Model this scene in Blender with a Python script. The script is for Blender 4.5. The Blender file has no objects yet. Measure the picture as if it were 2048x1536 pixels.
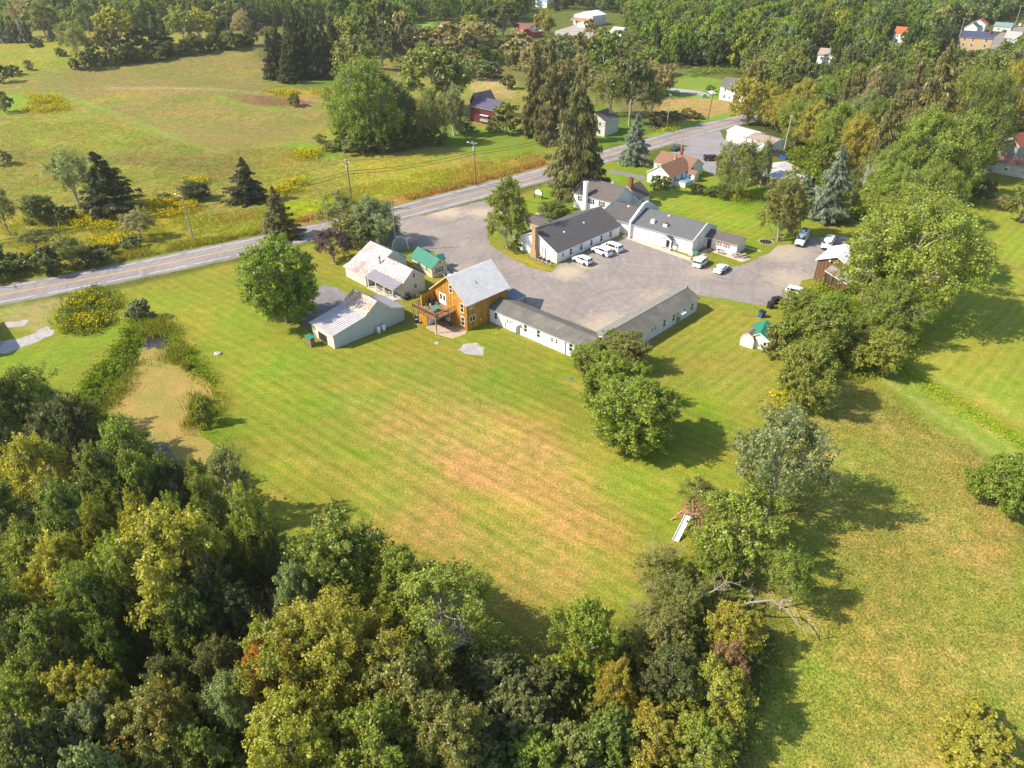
import bpy, math, random
import numpy as np
from mathutils import Vector, Matrix
from mathutils.geometry import tessellate_polygon

# ------------------------------------------------------------------ camera, sky, sun, exposure
S = bpy.context.scene
COL = S.collection
FPX, TILT, CAMH = 1440.0, math.radians(33), 63.0     # focal length in photo pixels, tilt below the horizon, height
cd = bpy.data.cameras.new('camera'); cam = bpy.data.objects.new('camera', cd); COL.objects.link(cam)
cam.location = (0, 0, CAMH); cam.rotation_euler = (math.radians(90) - TILT, 0, 0)
cd.sensor_width = 36; cd.lens = FPX / 2048 * 36; cd.clip_start = 1; cd.clip_end = 8000
S.camera = cam
SUN_EL, SH_AZ = math.radians(42), math.radians(10)    # elevation; direction the shadows fall (from +X)
w = bpy.data.worlds.new('World'); S.world = w; w.use_nodes = True
nt = w.node_tree; nt.nodes.clear()
sky = nt.nodes.new('ShaderNodeTexSky'); sky.sky_type = 'NISHITA'; sky.sun_disc = False
sky.sun_elevation = SUN_EL; sky.sun_rotation = math.radians(270) - SH_AZ
bg = nt.nodes.new('ShaderNodeBackground'); bg.inputs['Strength'].default_value = 0.145
wo = nt.nodes.new('ShaderNodeOutputWorld')
nt.links.new(sky.outputs[0], bg.inputs[0]); nt.links.new(bg.outputs[0], wo.inputs[0])
ld = bpy.data.lights.new('sun', 'SUN'); ld.energy = 4.6; ld.angle = math.radians(0.5); ld.color = (1, .90, .72)
sun = bpy.data.objects.new('sun', ld); COL.objects.link(sun)
sd = Vector((math.cos(SH_AZ) * math.cos(SUN_EL), math.sin(SH_AZ) * math.cos(SUN_EL), -math.sin(SUN_EL)))
sun.rotation_euler = sd.to_track_quat('-Z', 'Y').to_euler()
S.view_settings.view_transform = 'Standard'; S.view_settings.look = 'None'
S.view_settings.exposure = 0.82; S.view_settings.gamma = 1; S.view_settings.use_curve_mapping = False
S.cycles.max_bounces = 6; S.cycles.diffuse_bounces = 3; S.cycles.glossy_bounces = 2; S.cycles.transmission_bounces = 3
S.cycles.transparent_max_bounces = 6; S.cycles.caustics_reflective = False; S.cycles.caustics_refractive = False

# ------------------------------------------------------------------ measuring
cT, sT = math.cos(TILT), math.sin(TILT)
def sm(a, b, x):
    t = np.clip((x - a) / (b - a), 0, 1); return t * t * (3 - 2 * t)
def terr(x, y):
    x = np.asarray(x, float); y = np.asarray(y, float)
    # meadow knoll far left, flat round the buildings, hills behind the valley
    a = np.array([-330., 330.]); b = np.array([-95., 430.]); d = b - a; L = np.hypot(*d); d = d / L
    t = np.clip((x - a[0]) * d[0] + (y - a[1]) * d[1], 0, L)
    px, py = x - a[0] - t * d[0], y - a[1] - t * d[1]
    side = -px * d[1] + py * d[0]
    r = np.hypot(px, py) / np.where(side > 0, 34., 62.)
    h = 10.0 * np.exp(-r * r) * sm(225, 300, y)
    h = h + 5.0 * sm(250, 330, y) * np.exp(-(((x + 130) / 70) ** 2 + ((y - 300) / 28) ** 2))
    h = h + 60 * sm(900, 2600, np.hypot(x, y)) * (0.6 + 0.4 * np.sin(x / 330.) * np.cos(y / 410.))
    return h
def G(px, py, z=0):
    u = (px - 1024) / FPX; v = (py - 768) / FPX; t = (CAMH - z) / (sT + v * cT)
    return Vector((u * t, (cT - v * sT) * t, z))
def GT(px, py, up=0.0):
    z = 0.0
    for _ in range(12):
        p = G(px, py, z + up); z = 0.5 * z + 0.5 * float(terr(p.x, p.y))
    return Vector((p.x, p.y, float(terr(p.x, p.y))))
def depth(x, y, z=0): return y * cT - (z - CAMH) * sT
def PX(x, y, z):
    d = depth(x, y, z); return 1024 + FPX * x / d, 768 + FPX * (-(z - CAMH) * cT - y * sT) / d
def HT(p, ty):
    lo, hi = 0., 60.
    for _ in range(40):
        m = (lo + hi) / 2
        if PX(p.x, p.y, p.z + m)[1] > ty: lo = m
        else: hi = m
    return lo

# ------------------------------------------------------------------ materials
def new_mat(name):
    m = bpy.data.materials.new(name); m.use_nodes = True; m.node_tree.nodes.clear(); return m, m.node_tree
def N(t, ty, **kw):
    n = t.nodes.new(ty)
    for k, v in kw.items():
        if k[0] == '_': n.inputs[k[1:].replace('_', ' ')].default_value = v
        else: setattr(n, k, v)
    return n
def L(t, a, b): t.links.new(a, b)
def math_n(t, op, a, b=None, c=None):
    n = t.nodes.new('ShaderNodeMath'); n.operation = op
    for i, v in enumerate((a, b, c)):
        if v is None: continue
        if isinstance(v, (int, float)): n.inputs[i].default_value = v
        else: L(t, v, n.inputs[i])
    return n.outputs[0]
def mixc(t, f, a, b, mode='MIX'):
    n = t.nodes.new('ShaderNodeMix'); n.data_type = 'RGBA'; n.blend_type = mode
    for s, v in ((n.inputs[0], f), (n.inputs[6], a), (n.inputs[7], b)):
        if isinstance(v, (int, float)): s.default_value = v
        elif isinstance(v, (tuple, list)): s.default_value = tuple(v)[:3] + (1,)
        else: L(t, v, s)
    return n.outputs[2]
def ramp(t, f, stops):
    n = t.nodes.new('ShaderNodeValToRGB'); L(t, f, n.inputs[0]); e = n.color_ramp.elements
    while len(e) < len(stops): e.new(.5)
    for i, (p, c) in enumerate(stops):
        e[i].position = p; e[i].color = (tuple(c) + (1,))[:4] if isinstance(c, (tuple, list)) else (c, c, c, 1)
    return n.outputs[0]
def noise(t, vec, scale, detail=4, rough=.55, dist=0):
    n = N(t, 'ShaderNodeTexNoise', _Scale=scale, _Detail=detail, _Roughness=rough, _Distortion=dist)
    if vec is not None: L(t, vec, n.inputs['Vector'])
    return n.outputs[0]
def mapping(t, vec, scale=(1, 1, 1), rot=(0, 0, 0), loc=(0, 0, 0)):
    n = t.nodes.new('ShaderNodeMapping'); L(t, vec, n.inputs[0])
    n.inputs['Scale'].default_value = scale; n.inputs['Rotation'].default_value = rot; n.inputs['Location'].default_value = loc
    return n.outputs[0]
def finish(t, col, rough=.7, bump=None, bstr=.3, bdist=.02, metal=0, spec=.4):
    p = N(t, 'ShaderNodeBsdfPrincipled'); o = N(t, 'ShaderNodeOutputMaterial')
    if isinstance(col, (tuple, list)): p.inputs['Base Color'].default_value = tuple(col)[:3] + (1,)
    else: L(t, col, p.inputs['Base Color'])
    if isinstance(rough, (int, float)): p.inputs['Roughness'].default_value = rough
    else: L(t, rough, p.inputs['Roughness'])
    p.inputs['Metallic'].default_value = metal; p.inputs['Specular IOR Level'].default_value = spec
    if bump is not None:
        b = N(t, 'ShaderNodeBump', _Strength=bstr, _Distance=bdist); L(t, bump, b.inputs['Height']); L(t, b.outputs[0], p.inputs['Normal'])
    L(t, p.outputs[0], o.inputs[0])
_mc = {}
def plain(name, c, rough=.6, var=.12, scale=1.5, metal=0, spec=.4):
    """paint or solid colour with faint weathering"""
    if name in _mc: return _mc[name]
    m, t = new_mat(name); tc = N(t, 'ShaderNodeTexCoord').outputs['Object']
    n = noise(t, tc, scale, 5, .65); f = ramp(t, n, [(.3, 1 - var), (.7, 1 + var * .4)])
    finish(t, mixc(t, 1.0, c, f, 'MULTIPLY'), rough, noise(t, tc, 14, 3), .12, .02, metal, spec); _mc[name] = m; return m
def siding(name, c, pitch=.3, line=.72, vertical=True, var=.15, rough=.65):
    """boards: fine grooves between the boards, weathering per board"""
    if name in _mc: return _mc[name]
    m, t = new_mat(name); tc = N(t, 'ShaderNodeTexCoord').outputs['Object']
    sx = N(t, 'ShaderNodeSeparateXYZ'); L(t, tc, sx.inputs[0])
    a = math_n(t, 'ADD', sx.outputs[0], sx.outputs[1]) if vertical else sx.outputs[2]
    a = math_n(t, 'DIVIDE', a, pitch); fr = math_n(t, 'FRACT', a); fl = math_n(t, 'FLOOR', a)
    wn = N(t, 'ShaderNodeTexWhiteNoise', noise_dimensions='1D'); L(t, fl, wn.inputs['W'])
    g = ramp(t, fr, [(0, line), (.10, 1), (.9, 1), (1, line)])
    st = noise(t, mapping(t, tc, (2.2, 2.2, .5) if vertical else (.5, .5, 3)), 2.2, 5, .7)
    f = ramp(t, st, [(.3, 1 - var * 1.3), (.7, 1 + var * .4)])
    b = math_n(t, 'MULTIPLY_ADD', wn.outputs[0], var, 1 - var * .6)
    col = mixc(t, 1.0, mixc(t, 1.0, mixc(t, 1.0, c, g, 'MULTIPLY'), f, 'MULTIPLY'), N2col(t, b), 'MULTIPLY')
    finish(t, col, rough, g, .5, .03); _mc[name] = m; return m
def N2col(t, v):
    n = t.nodes.new('ShaderNodeCombineColor')
    for i in range(3): L(t, v, n.inputs[i])
    return n.outputs[0]
def shingle(name, c, c2=None, var=.3, streak=0.0):
    # soft weathering, thin courses
    if name in _mc: return _mc[name]
    m, t = new_mat(name); tc = N(t, 'ShaderNodeTexCoord').outputs['Object']
    n1 = noise(t, tc, 1.1, 5, .7); n2 = noise(t, tc, 9, 2, .6)
    sx = N(t, 'ShaderNodeSeparateXYZ'); L(t, tc, sx.inputs[0])
    row = math_n(t, 'FRACT', math_n(t, 'MULTIPLY', sx.outputs[2], 11.0))
    rr = ramp(t, row, [(0, .8), (.2, 1), (1, 1.02)])
    col = mixc(t, ramp(t, n1, [(.35, 0.), (.65, 1.)]), c, c2 or tuple(v * (1 + var) for v in c))
    col = mixc(t, 1.0, col, ramp(t, n2, [(.3, .90), (.7, 1.07)]), 'MULTIPLY')
    col = mixc(t, .6, col, rr, 'MULTIPLY')
    if streak:
        s = noise(t, mapping(t, tc, (1.6, .16, .16)), 1.6, 4, .7)
        col = mixc(t, ramp(t, s, [(.42, 0.), (.62, streak * 1.6)]), col, (.065, .055, .05)); col = mixc(t, ramp(t, noise(t, tc, .35, 3), [(.45, 0.), (.7, .5)]), col, (.21, .20, .17))
    finish(t, col, .9, n2, .4, .02, spec=.25); _mc[name] = m; return m
def sheet_metal(name, c, rust=0.0, rustc=(.22, .07, .03), pitch=.6, rough=.55, metal=.3, var=.12):
    """painted or galvanised sheet roof, rust stains and weathering"""
    if name in _mc: return _mc[name]
    m, t = new_mat(name); tc = N(t, 'ShaderNodeTexCoord').outputs['Object']
    n1 = noise(t, tc, .9, 5, .65)
    col = mixc(t, 1.0, c, ramp(t, n1, [(.3, 1 - var), (.7, 1 + var * .5)]), 'MULTIPLY')
    rgh = rough
    g2 = noise(t, mapping(t, tc, (2.5, .35, .35)), 1.5, 4, .7); col = mixc(t, 1.0, col, ramp(t, g2, [(.35, .86), (.6, 1.03)]), 'MULTIPLY')
    if rust:
        st = noise(t, mapping(t, tc, (1.8, 1.8, .9)), 1.8, 6, .75, .3)
        st2 = noise(t, mapping(t, tc, (.5, .5, .4)), .8, 3, .6)
        f = ramp(t, math_n(t, 'MULTIPLY_ADD', st2, .45, st), [(.86 - rust * .35, 0.), (.90 - rust * .30, 1.)])
        col = mixc(t, f, col, mixc(t, noise(t, tc, 7, 3), rustc, tuple(v * 1.9 for v in rustc)))
        rgh = .75
    finish(t, col, rgh, n1, .1, .05, metal, .5); _mc[name] = m; return m

def leaf_material():
    m, t = new_mat('foliage')
    oi = N(t, 'ShaderNodeObjectInfo'); geo = N(t, 'ShaderNodeNewGeometry')
    tc = N(t, 'ShaderNodeTexCoord').outputs['Object']
    isl = geo.outputs['Random Per Island']
    base = oi.outputs['Color']
    n = noise(t, tc, 5.5, 3, .6)
    v = math_n(t, 'MULTIPLY', ramp(t, isl, [(0, .62), (.5, 1.0), (1, 1.42)]), ramp(t, n, [(.3, .80), (.7, 1.18)]))
    col = mixc(t, 1.0, base, N2col(t, v), 'MULTIPLY')
    # yellowing leaves and clumps; the object colour's alpha says how far autumn has come
    n3 = noise(t, tc, 3.1, 2, .6)
    rr = math_n(t, 'FRACT', math_n(t, 'MULTIPLY', isl, 7.31))
    yf = math_n(t, 'MULTIPLY', ramp(t, n3, [(.46, .03), (.60, 1.)]), math_n(t, 'SUBTRACT', 1.0, oi.outputs['Alpha']))
    yf = math_n(t, 'GREATER_THAN', yf, math_n(t, 'MULTIPLY', rr, 1.05))
    hot = mixc(t, math_n(t, 'FRACT', math_n(t, 'MULTIPLY', isl, 13.7)), (.36, .29, .02), (.34, .15, .03))
    col = mixc(t, yf, col, hot)
    d = N(t, 'ShaderNodeBsdfPrincipled', _Roughness=.45); d.inputs['Specular IOR Level'].default_value = .5
    tr = N(t, 'ShaderNodeBsdfTranslucent'); mx = N(t, 'ShaderNodeMixShader'); mx.inputs[0].default_value = .44
    L(t, col, d.inputs['Base Color']); L(t, mixc(t, 1.0, col, (1.35, 1.3, .6), 'MULTIPLY'), tr.inputs[0])
    L(t, d.outputs[0], mx.inputs[1]); L(t, tr.outputs[0], mx.inputs[2])
    o = N(t, 'ShaderNodeOutputMaterial'); L(t, mx.outputs[0], o.inputs[0]); return m
def blade_material():
    m, t = new_mat('plants')
    at = N(t, 'ShaderNodeAttribute', attribute_name='tint'); geo = N(t, 'ShaderNodeNewGeometry')
    v = ramp(t, geo.outputs['Random Per Island'], [(0, .6), (1, 1.4)])
    col = mixc(t, 1.0, at.outputs[0], v, 'MULTIPLY')
    d = N(t, 'ShaderNodeBsdfDiffuse'); tr = N(t, 'ShaderNodeBsdfTranslucent'); mx = N(t, 'ShaderNodeMixShader'); mx.inputs[0].default_value = .3
    L(t, col, d.inputs[0]); L(t, mixc(t, 1.0, col, (1.3, 1.25, .6), 'MULTIPLY'), tr.inputs[0]); L(t, d.outputs[0], mx.inputs[1]); L(t, tr.outputs[0], mx.inputs[2])
    o = N(t, 'ShaderNodeOutputMaterial'); L(t, mx.outputs[0], o.inputs[0]); return m
def bark_material():
    m, t = new_mat('bark'); oi = N(t, 'ShaderNodeObjectInfo'); tc = N(t, 'ShaderNodeTexCoord').outputs['Object']
    n = noise(t, mapping(t, tc, (30, 30, 6)), 1.5, 5, .7)
    col = mixc(t, 1.0, oi.outputs['Color'], ramp(t, n, [(.3, .55), (.7, 1.25)]), 'MULTIPLY')
    finish(t, col, .9, n, .5, .01, spec=.2); return m
LEAF, BLADE, BARK = leaf_material(), blade_material(), bark_material()

WHITE = siding('white_siding', (.80, .80, .78), .3, .80, True, .08)
WHITEH = siding('white_clapboard', (.78, .78, .76), .2, .80, False, .08)
CREAM = siding('cream_siding', (.66, .61, .50), .25, .8, False, .1)
GREYW = siding('grey_white_siding', (.58, .61, .60), .3, .75, True, .12)
YELW = siding('golden_wood', (.58, .275, .032), .30, .50, True, .5)
YELT = plain('golden_trim', (.72, .36, .03), .5)
DECKW = siding('deck_wood', (.38, .20, .09), .15, .7, True, .3)
BARNW = siding('barn_board', (.15, .085, .05), .22, .35, True, .75, .9)
REDW = siding('red_barn', (.12, .02, .02), .3, .6, True, .4, .85)
BRICKW = siding('brick_dark', (.09, .04, .03), .1, .8, False, .3)
OLDW = siding('old_white', (.42, .40, .37), .3, .6, False, .6, .9)
TRIM = plain('white_trim', (.80, .80, .78), .5, .05)
SH_DARK = shingle('charcoal_shingle', (.085, .080, .082), (.11, .10, .10))
SH_HALL = shingle('grey_shingle', (.105, .108, .115), (.13, .13, .135))
SH_BR = shingle('taupe_shingle', (.10, .085, .085), (.13, .11, .10))
SH_MOT = shingle('motel_shingle', (.125, .115, .105), (.155, .145, .13), streak=.25)
SH_BROWN = shingle('brown_shingle', (.20, .105, .065), (.25, .14, .09))
M_LIGHT = sheet_metal('light_metal', (.70, .675, .655), 0, pitch=.4, metal=0)
M_GREY = sheet_metal('grey_metal', (.47, .445, .45), .0, metal=0)
M_PURP = sheet_metal('slate_metal', (.30, .27, .31), 0, metal=0)
M_WHITE = sheet_metal('white_metal', (.74, .75, .76), 0, var=.05)
M_RUST = sheet_metal('rusty_white_metal', (.55, .54, .53), .46, (.24, .17, .15), metal=0)
M_RUST2 = sheet_metal('rusty_patchy_metal', (.66, .64, .60), .55, (.30, .17, .11), metal=0)
M_RUSTD = sheet_metal('very_rusty_metal', (.42, .33, .29), 1.15, (.20, .06, .025))
M_GREEN = sheet_metal('green_metal', (.035, .22, .15), 0, metal=0)
M_BLUE = sheet_metal('blue_grey_metal', (.24, .29, .34), 0)
M_TAN = sheet_metal('tan_metal', (.42, .34, .28), .3, (.3, .16, .1))
M_RED = sheet_metal('red_metal', (.50, .06, .03), 0, metal=0)
BRICK = plain('tan_brick', (.42, .27, .16), .9, .3, 6)
REDBR = plain('red_brick', (.25, .08, .05), .9, .3, 6)
CONC = plain('concrete', (.50, .47, .42), .9, .2, 2)
GLASS = plain('window_glass', (.02, .028, .035), .08, .3, 1, 0, .8)
DARK = plain('dark_void', (.025, .022, .02), .8)
BLACKP = plain('black_plastic', (.02, .02, .022), .4)
SHUT = plain('black_shutter', (.02, .02, .025), .5)
SHUTR = plain('pink_red_shutter', (.52, .17, .15), .6)
SHUTM = plain('maroon_shutter', (.16, .03, .03), .6)
SHUTG = plain('green_shutter', (.05, .18, .14), .6)
STEEL = plain('steel', (.42, .43, .44), .35, .1, 3, .7)
PWHITE = plain('white_enamel', (.80, .80, .80), .3, .03)
WOODP = plain('pole_wood', (.16, .10, .065), .9, .3, 3)
WOODG = plain('grey_pole_wood', (.33, .30, .27), .9, .3, 3)
WOODR = plain('reddish_wood', (.44, .20, .11), .8, .5, 4)
RUBBER = plain('tyre_rubber', (.02, .02, .02), .85)
BLUEP = plain('blue_plastic', (.02, .09, .25), .4)
GREENP = plain('green_plastic', (.08, .22, .16), .4)
STONE = plain('pale_stone', (.45, .42, .38), .9, .35, 4)
LOGM = plain('firewood', (.35, .23, .13), .9, .4, 9)
POOL = plain('pool_water', (.02, .28, .6), .08, .1, 2, 0, .6)
ORANGE = plain('orange_plastic', (.75, .16, .03), .5)

# ------------------------------------------------------------------ mesh helpers
def obj(name, me, mats=None, parent=None):
    o = bpy.data.objects.new(name, me); COL.objects.link(o)
    if parent is not None: o.parent = parent
    if mats is not None and me is not None and not me.materials:
        for m in (mats if isinstance(mats, (list, tuple)) else [mats]): me.materials.append(m)
    return o
def tag(o, label=None, cat=None, group=None, kind=None):
    if label: o['label'] = label
    if cat: o['category'] = cat
    if group: o['group'] = group
    if kind: o['kind'] = kind
    return o
def empty(name, loc, rz=0, label=None, cat=None, group=None):
    o = bpy.data.objects.new(name, None); COL.objects.link(o); o.location = loc; o.rotation_euler = (0, 0, rz)
    o.empty_display_size = .3; return tag(o, label, cat, group)
class MB:
    """collects shapes into one mesh"""
    def __init__(s): s.v = []; s.f = []; s.m = []
    def add(s, v, f, mi=0):
        b = len(s.v); s.v += [tuple(p) for p in v]; s.f += [tuple(i + b for i in q) for q in f]; s.m += [mi] * len(f); return s
    def box(s, x0, x1, y0, y1, z0, z1, mi=0):
        return s.add([(x0, y0, z0), (x1, y0, z0), (x1, y1, z0), (x0, y1, z0), (x0, y0, z1), (x1, y0, z1), (x1, y1, z1), (x0, y1, z1)],
                     [(0, 3, 2, 1), (4, 5, 6, 7), (0, 1, 5, 4), (1, 2, 6, 5), (2, 3, 7, 6), (3, 0, 4, 7)], mi)
    def tube(s, p, q, r0, r1=None, n=8, mi=0, cap=True):
        p, q = Vector(p), Vector(q); r1 = r0 if r1 is None else r1; d = (q - p)
        if d.length < 1e-6: return s
        d.normalize(); a = d.orthogonal().normalized(); b = d.cross(a); vs = []
        for c, r in ((p, r0), (q, r1)):
            for i in range(n):
                th = 2 * math.pi * i / n; vs.append(c + (a * math.cos(th) + b * math.sin(th)) * r)
        fs = [(i, (i + 1) % n, n + (i + 1) % n, n + i) for i in range(n)]
        if cap: fs += [tuple(range(n - 1, -1, -1)), tuple(range(n, 2 * n))]
        return s.add(vs, fs, mi)
    def bar(s, p, q, w_, h_, mi=0):
        """square bar from p to q"""
        p, q = Vector(p), Vector(q); d = (q - p).normalized(); up = Vector((0, 0, 1)) if abs(d.z) < .95 else Vector((0, 1, 0))
        a = d.cross(up).normalized() * w_ / 2; b = a.cross(d).normalized() * h_ / 2
        vs = [c + e for c in (p, q) for e in (-a - b, a - b, a + b, -a + b)]
        return s.add(vs, [(0, 1, 2, 3), (7, 6, 5, 4), (0, 4, 5, 1), (1, 5, 6, 2), (2, 6, 7, 3), (3, 7, 4, 0)], mi)
    def lathe(s, cx, cy, prof, n=12, mi=0):
        vs = []; fs = []
        for r, z in prof:
            for i in range(n):
                th = 2 * math.pi * i / n; vs.append((cx + r * math.cos(th), cy + r * math.sin(th), z))
        for k in range(len(prof) - 1):
            for i in range(n): fs.append((k * n + i, k * n + (i + 1) % n, (k + 1) * n + (i + 1) % n, (k + 1) * n + i))
        fs += [tuple(range(n - 1, -1, -1)), tuple(range((len(prof) - 1) * n, len(prof) * n))]
        return s.add(vs, fs, mi)
    def prism(s, pts, a0, a1, axis='y', mi=0):
        """polygon pts (t,z) extruded along axis from a0 to a1"""
        n = len(pts); f = (lambda t, z, a: (t, a, z)) if axis == 'y' else (lambda t, z, a: (a, t, z))
        vs = [f(t, z, a0) for t, z in pts] + [f(t, z, a1) for t, z in pts]
        return s.add(vs, [tuple(range(n)), tuple(range(2 * n - 1, n - 1, -1))] + [(i, n + i, n + (i + 1) % n, (i + 1) % n) for i in range(n)], mi)
    def me(s, name, smooth=False):
        m = bpy.data.meshes.new(name); m.from_pydata(s.v, [], s.f)
        if any(s.m): m.polygons.foreach_set('material_index', s.m)
        if smooth: m.shade_smooth()
        m.validate(); return m
    def build(s, name, mats, parent=None, smooth=False):
        return obj(name, s.me(name, smooth), mats, parent)
def quads_mesh(name, V, mi=None, mat=LEAF, tri=False, tint=None):
    """V: (n,4,3) or (n,3,3) separate faces"""
    n, k, _ = V.shape; m = bpy.data.meshes.new(name)
    m.vertices.add(n * k); m.vertices.foreach_set('co', V.reshape(-1).astype(np.float32))
    m.loops.add(n * k); m.loops.foreach_set('vertex_index', np.arange(n * k, dtype=np.int32))
    m.polygons.add(n); m.polygons.foreach_set('loop_start', np.arange(0, n * k, k, dtype=np.int32))
    if tint is not None:
        a = m.color_attributes.new('tint', 'FLOAT_COLOR', 'POINT')
        c = np.ones((n, k, 4), np.float32); c[..., :3] = tint if tint.ndim == 3 else tint[:, None, :]
        a.data.foreach_set('color', c.reshape(-1))
    m.update(calc_edges=True); m.materials.append(mat); return m
# ------------------------------------------------------------------ ground
_lat = np.random.RandomState(5).rand(256, 256)
def vn(x, y, s, o=0):
    x = np.asarray(x) / s + 37.3 * o + 1000; y = np.asarray(y) / s + 91.7 * o + 1000
    i = np.floor(x).astype(int); j = np.floor(y).astype(int); a = x - i; b = y - j; a = a * a * (3 - 2 * a); b = b * b * (3 - 2 * b)
    g = lambda p, q: _lat[p % 256, q % 256]
    return (g(i, j) * (1 - a) + g(i + 1, j) * a) * (1 - b) + (g(i, j + 1) * (1 - a) + g(i + 1, j + 1) * a) * b
def fbm(x, y, s, o=0): return .55 * vn(x, y, s, o) + .28 * vn(x, y, s / 2.1, o + 3) + .17 * vn(x, y, s / 4.3, o + 5)
def sdist(X, Y, P, closed=True):
    """distance to polygon edges, negative inside"""
    d = np.full(X.shape, 1e9); ins = np.zeros(X.shape, bool); n = len(P)
    for i in range(n if closed else n - 1):
        ax, ay = P[i]; bx, by = P[(i + 1) % n]; ex, ey = bx - ax, by - ay; l2 = ex * ex + ey * ey + 1e-9
        t = np.clip(((X - ax) * ex + (Y - ay) * ey) / l2, 0, 1)
        d = np.minimum(d, np.hypot(X - ax - t * ex, Y - ay - t * ey))
        if closed:
            c = (ay > Y) != (by > Y); ins ^= c & (X < ex * (Y - ay) / (by - ay + 1e-12) + ax)
    return np.where(ins, -d, d)
def W(pts): return [tuple(GT(*p)[:2]) for p in pts]
def spaced(a0, a1, st, g, far, behind=None):
    v = list(np.arange(a0, a1, st)); s = st; x = v[-1]
    while x < far: s *= g; x += s; v.append(x)
    return v
rt = spaced(0, 96, .8, 1.03, 3500); xs = np.array([-q for q in rt[:0:-1]] + rt)
ys = np.array(list(np.arange(-400, 18, 22)) + spaced(22, 190, .7, 1.010, 4200))
GX, GY = np.meshgrid(xs, ys); GZ = terr(GX, GY)
JX = GX + 3.2 * (fbm(GX, GY, 7, 1) - .5); JY = GY + 3.2 * (fbm(GX, GY, 7, 2) - .5)
gc = np.zeros(GX.shape + (3,)); gp = np.zeros(GX.shape + (3,))
MEAD = (.215, .205, .045); LAWN = (.185, .19, .024); LAWN2 = (.19, .22, .02); BROWN = (.33, .215, .07); DKG = (.085, .12, .012)
gc[:] = (.10, .12, .02); gp[..., 0] = .8
def paint(px, col, alpha=1, soft=1.5, tall=None, sA=None, sB=None, pw=None, width=None):
    P = pw or W(px)
    d = sdist(JX, JY, P, True) if width is None else sdist(GX + .3 * (JX - GX), GY + .3 * (JY - GY), P, False)
    if width is not None: d = d - width
    a = (1 - sm(-soft, soft, d)) * alpha
    for k in range(3): gc[..., k] += (col[k] - gc[..., k]) * a
    for k, v in ((0, tall), (1, sA), (2, sB)):
        if v is not None: gp[..., k] += (v - gp[..., k]) * a
# meadow across the road and up to the knoll
paint([(-400, 640), (0, 575), (530, 470), (800, 410), (1100, 330), (1250, 280), (1240, 200), (1000, 170), (700, 90), (520, 60), (0, 60), (-400, 60)], MEAD, 1, 3, 1)
paint([(60, 150), (240, 122), (420, 98), (530, 82), (660, 95), (700, 170), (680, 230), (560, 290), (420, 300), (240, 230), (90, 190)], (.185, .16, .05), .85, 4, .7)
paint([(230, 178), (330, 182), (440, 190), (620, 205), (660, 235), (560, 290), (420, 300), (250, 225)], (.205, .175, .05), .9, 4, .6)
paint([(-200, 130), (120, 100), (180, 118), (60, 150), (-200, 190)], (.22, .23, .03), .8, 4, 1)
paint([(0, 75), (140, 78), (130, 108), (0, 118)], (.22, .22, .02), .8, 4, 1)
paint([(50, 190), (115, 195), (150, 225), (60, 230), (-20, 215)], (.24, .22, .015), .7, 3, 1)
paint([(0, 225), (70, 232), (190, 225), (300, 262), (280, 300), (120, 300), (0, 270)], (.20, .22, .025), .7, 5, 1)
paint([(60, 275), (180, 250), (290, 270), (200, 300), (80, 300)], (.235, .25, .035), .7, 3, 1)
paint([(0, 185), (45, 190), (70, 205), (20, 225), (0, 225)], (.15, .22, .02), .9, 3, 0)
paint([(0, 300), (150, 310), (420, 305), (620, 330), (480, 370), (250, 360), (0, 400)], (.145, .135, .03), .7, 8, 1)
paint([(440, 290), (560, 300), (650, 330), (560, 345), (480, 320)], (.20, .14, .045), .5, 4, 1)
paint([(95, 185), (165, 205), (240, 232), (418, 302)], (.175, .235, .035), .8, .9, .2, width=1.4)
paint([(418, 302), (560, 290), (680, 262)], (.17, .22, .035), .7, .9, .2, width=1.0)
paint([(440, 193), (455, 205), (560, 222), (680, 222)], (.175, .235, .035), .8, .9, .2, width=1.4)
paint([(230, 176), (420, 178), (560, 190), (655, 205)], (.30, .22, .11), .85, 1.5, 1, width=2)
paint([(455, 193), (560, 192), (640, 205), (600, 214), (500, 210)], (.17, .10, .05), .9, 2, 1)
paint([(530, 182), (660, 180), (660, 192), (560, 195)], (.34, .26, .01), .6, 3, 1)
paint([(515, 148), (570, 168), (680, 160), (680, 172), (560, 176)], (.08, .16, .015), .9, 3, 0)
paint([(555, 290), (600, 285), (690, 312), (640, 322)], (.13, .24, .02), .9, 1.2, 0)
paint([(620, 270), (700, 268), (720, 295), (650, 300)], (.15, .2, .02), .8, 3, 0)
paint([(0, 430), (300, 440), (560, 420), (700, 380), (900, 340), (1060, 310), (1100, 335), (800, 405), (540, 470), (0, 565)], (.235, .235, .02), .85, 5, 1)
paint([(280, 410), (370, 395), (390, 430), (300, 440)], (.36, .26, .008), .9, 3, 1)
paint([(150, 432), (240, 440), (230, 460), (150, 455)], (.26, .26, .01), .8, 3, 1)
paint([(530, 355), (600, 350), (610, 385), (540, 390)], (.27, .28, .01), .7, 4, 1)
paint([(540, 405), (660, 390), (700, 430), (560, 455)], (.29, .33, .01), .8, 4, 1)
paint([(430, 440), (520, 425), (520, 455), (440, 465)], (.24, .15, .05), .8, 3, 1)
paint([(620, 425), (860, 385), (1095, 320), (1098, 334), (800, 408), (560, 468)], (.30, .16, .05), .85, 2, 1)
paint([(920, 330), (1000, 318), (1090, 306), (1095, 318), (900, 366)], (.30, .17, .05), .6, 3, 1)
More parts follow.
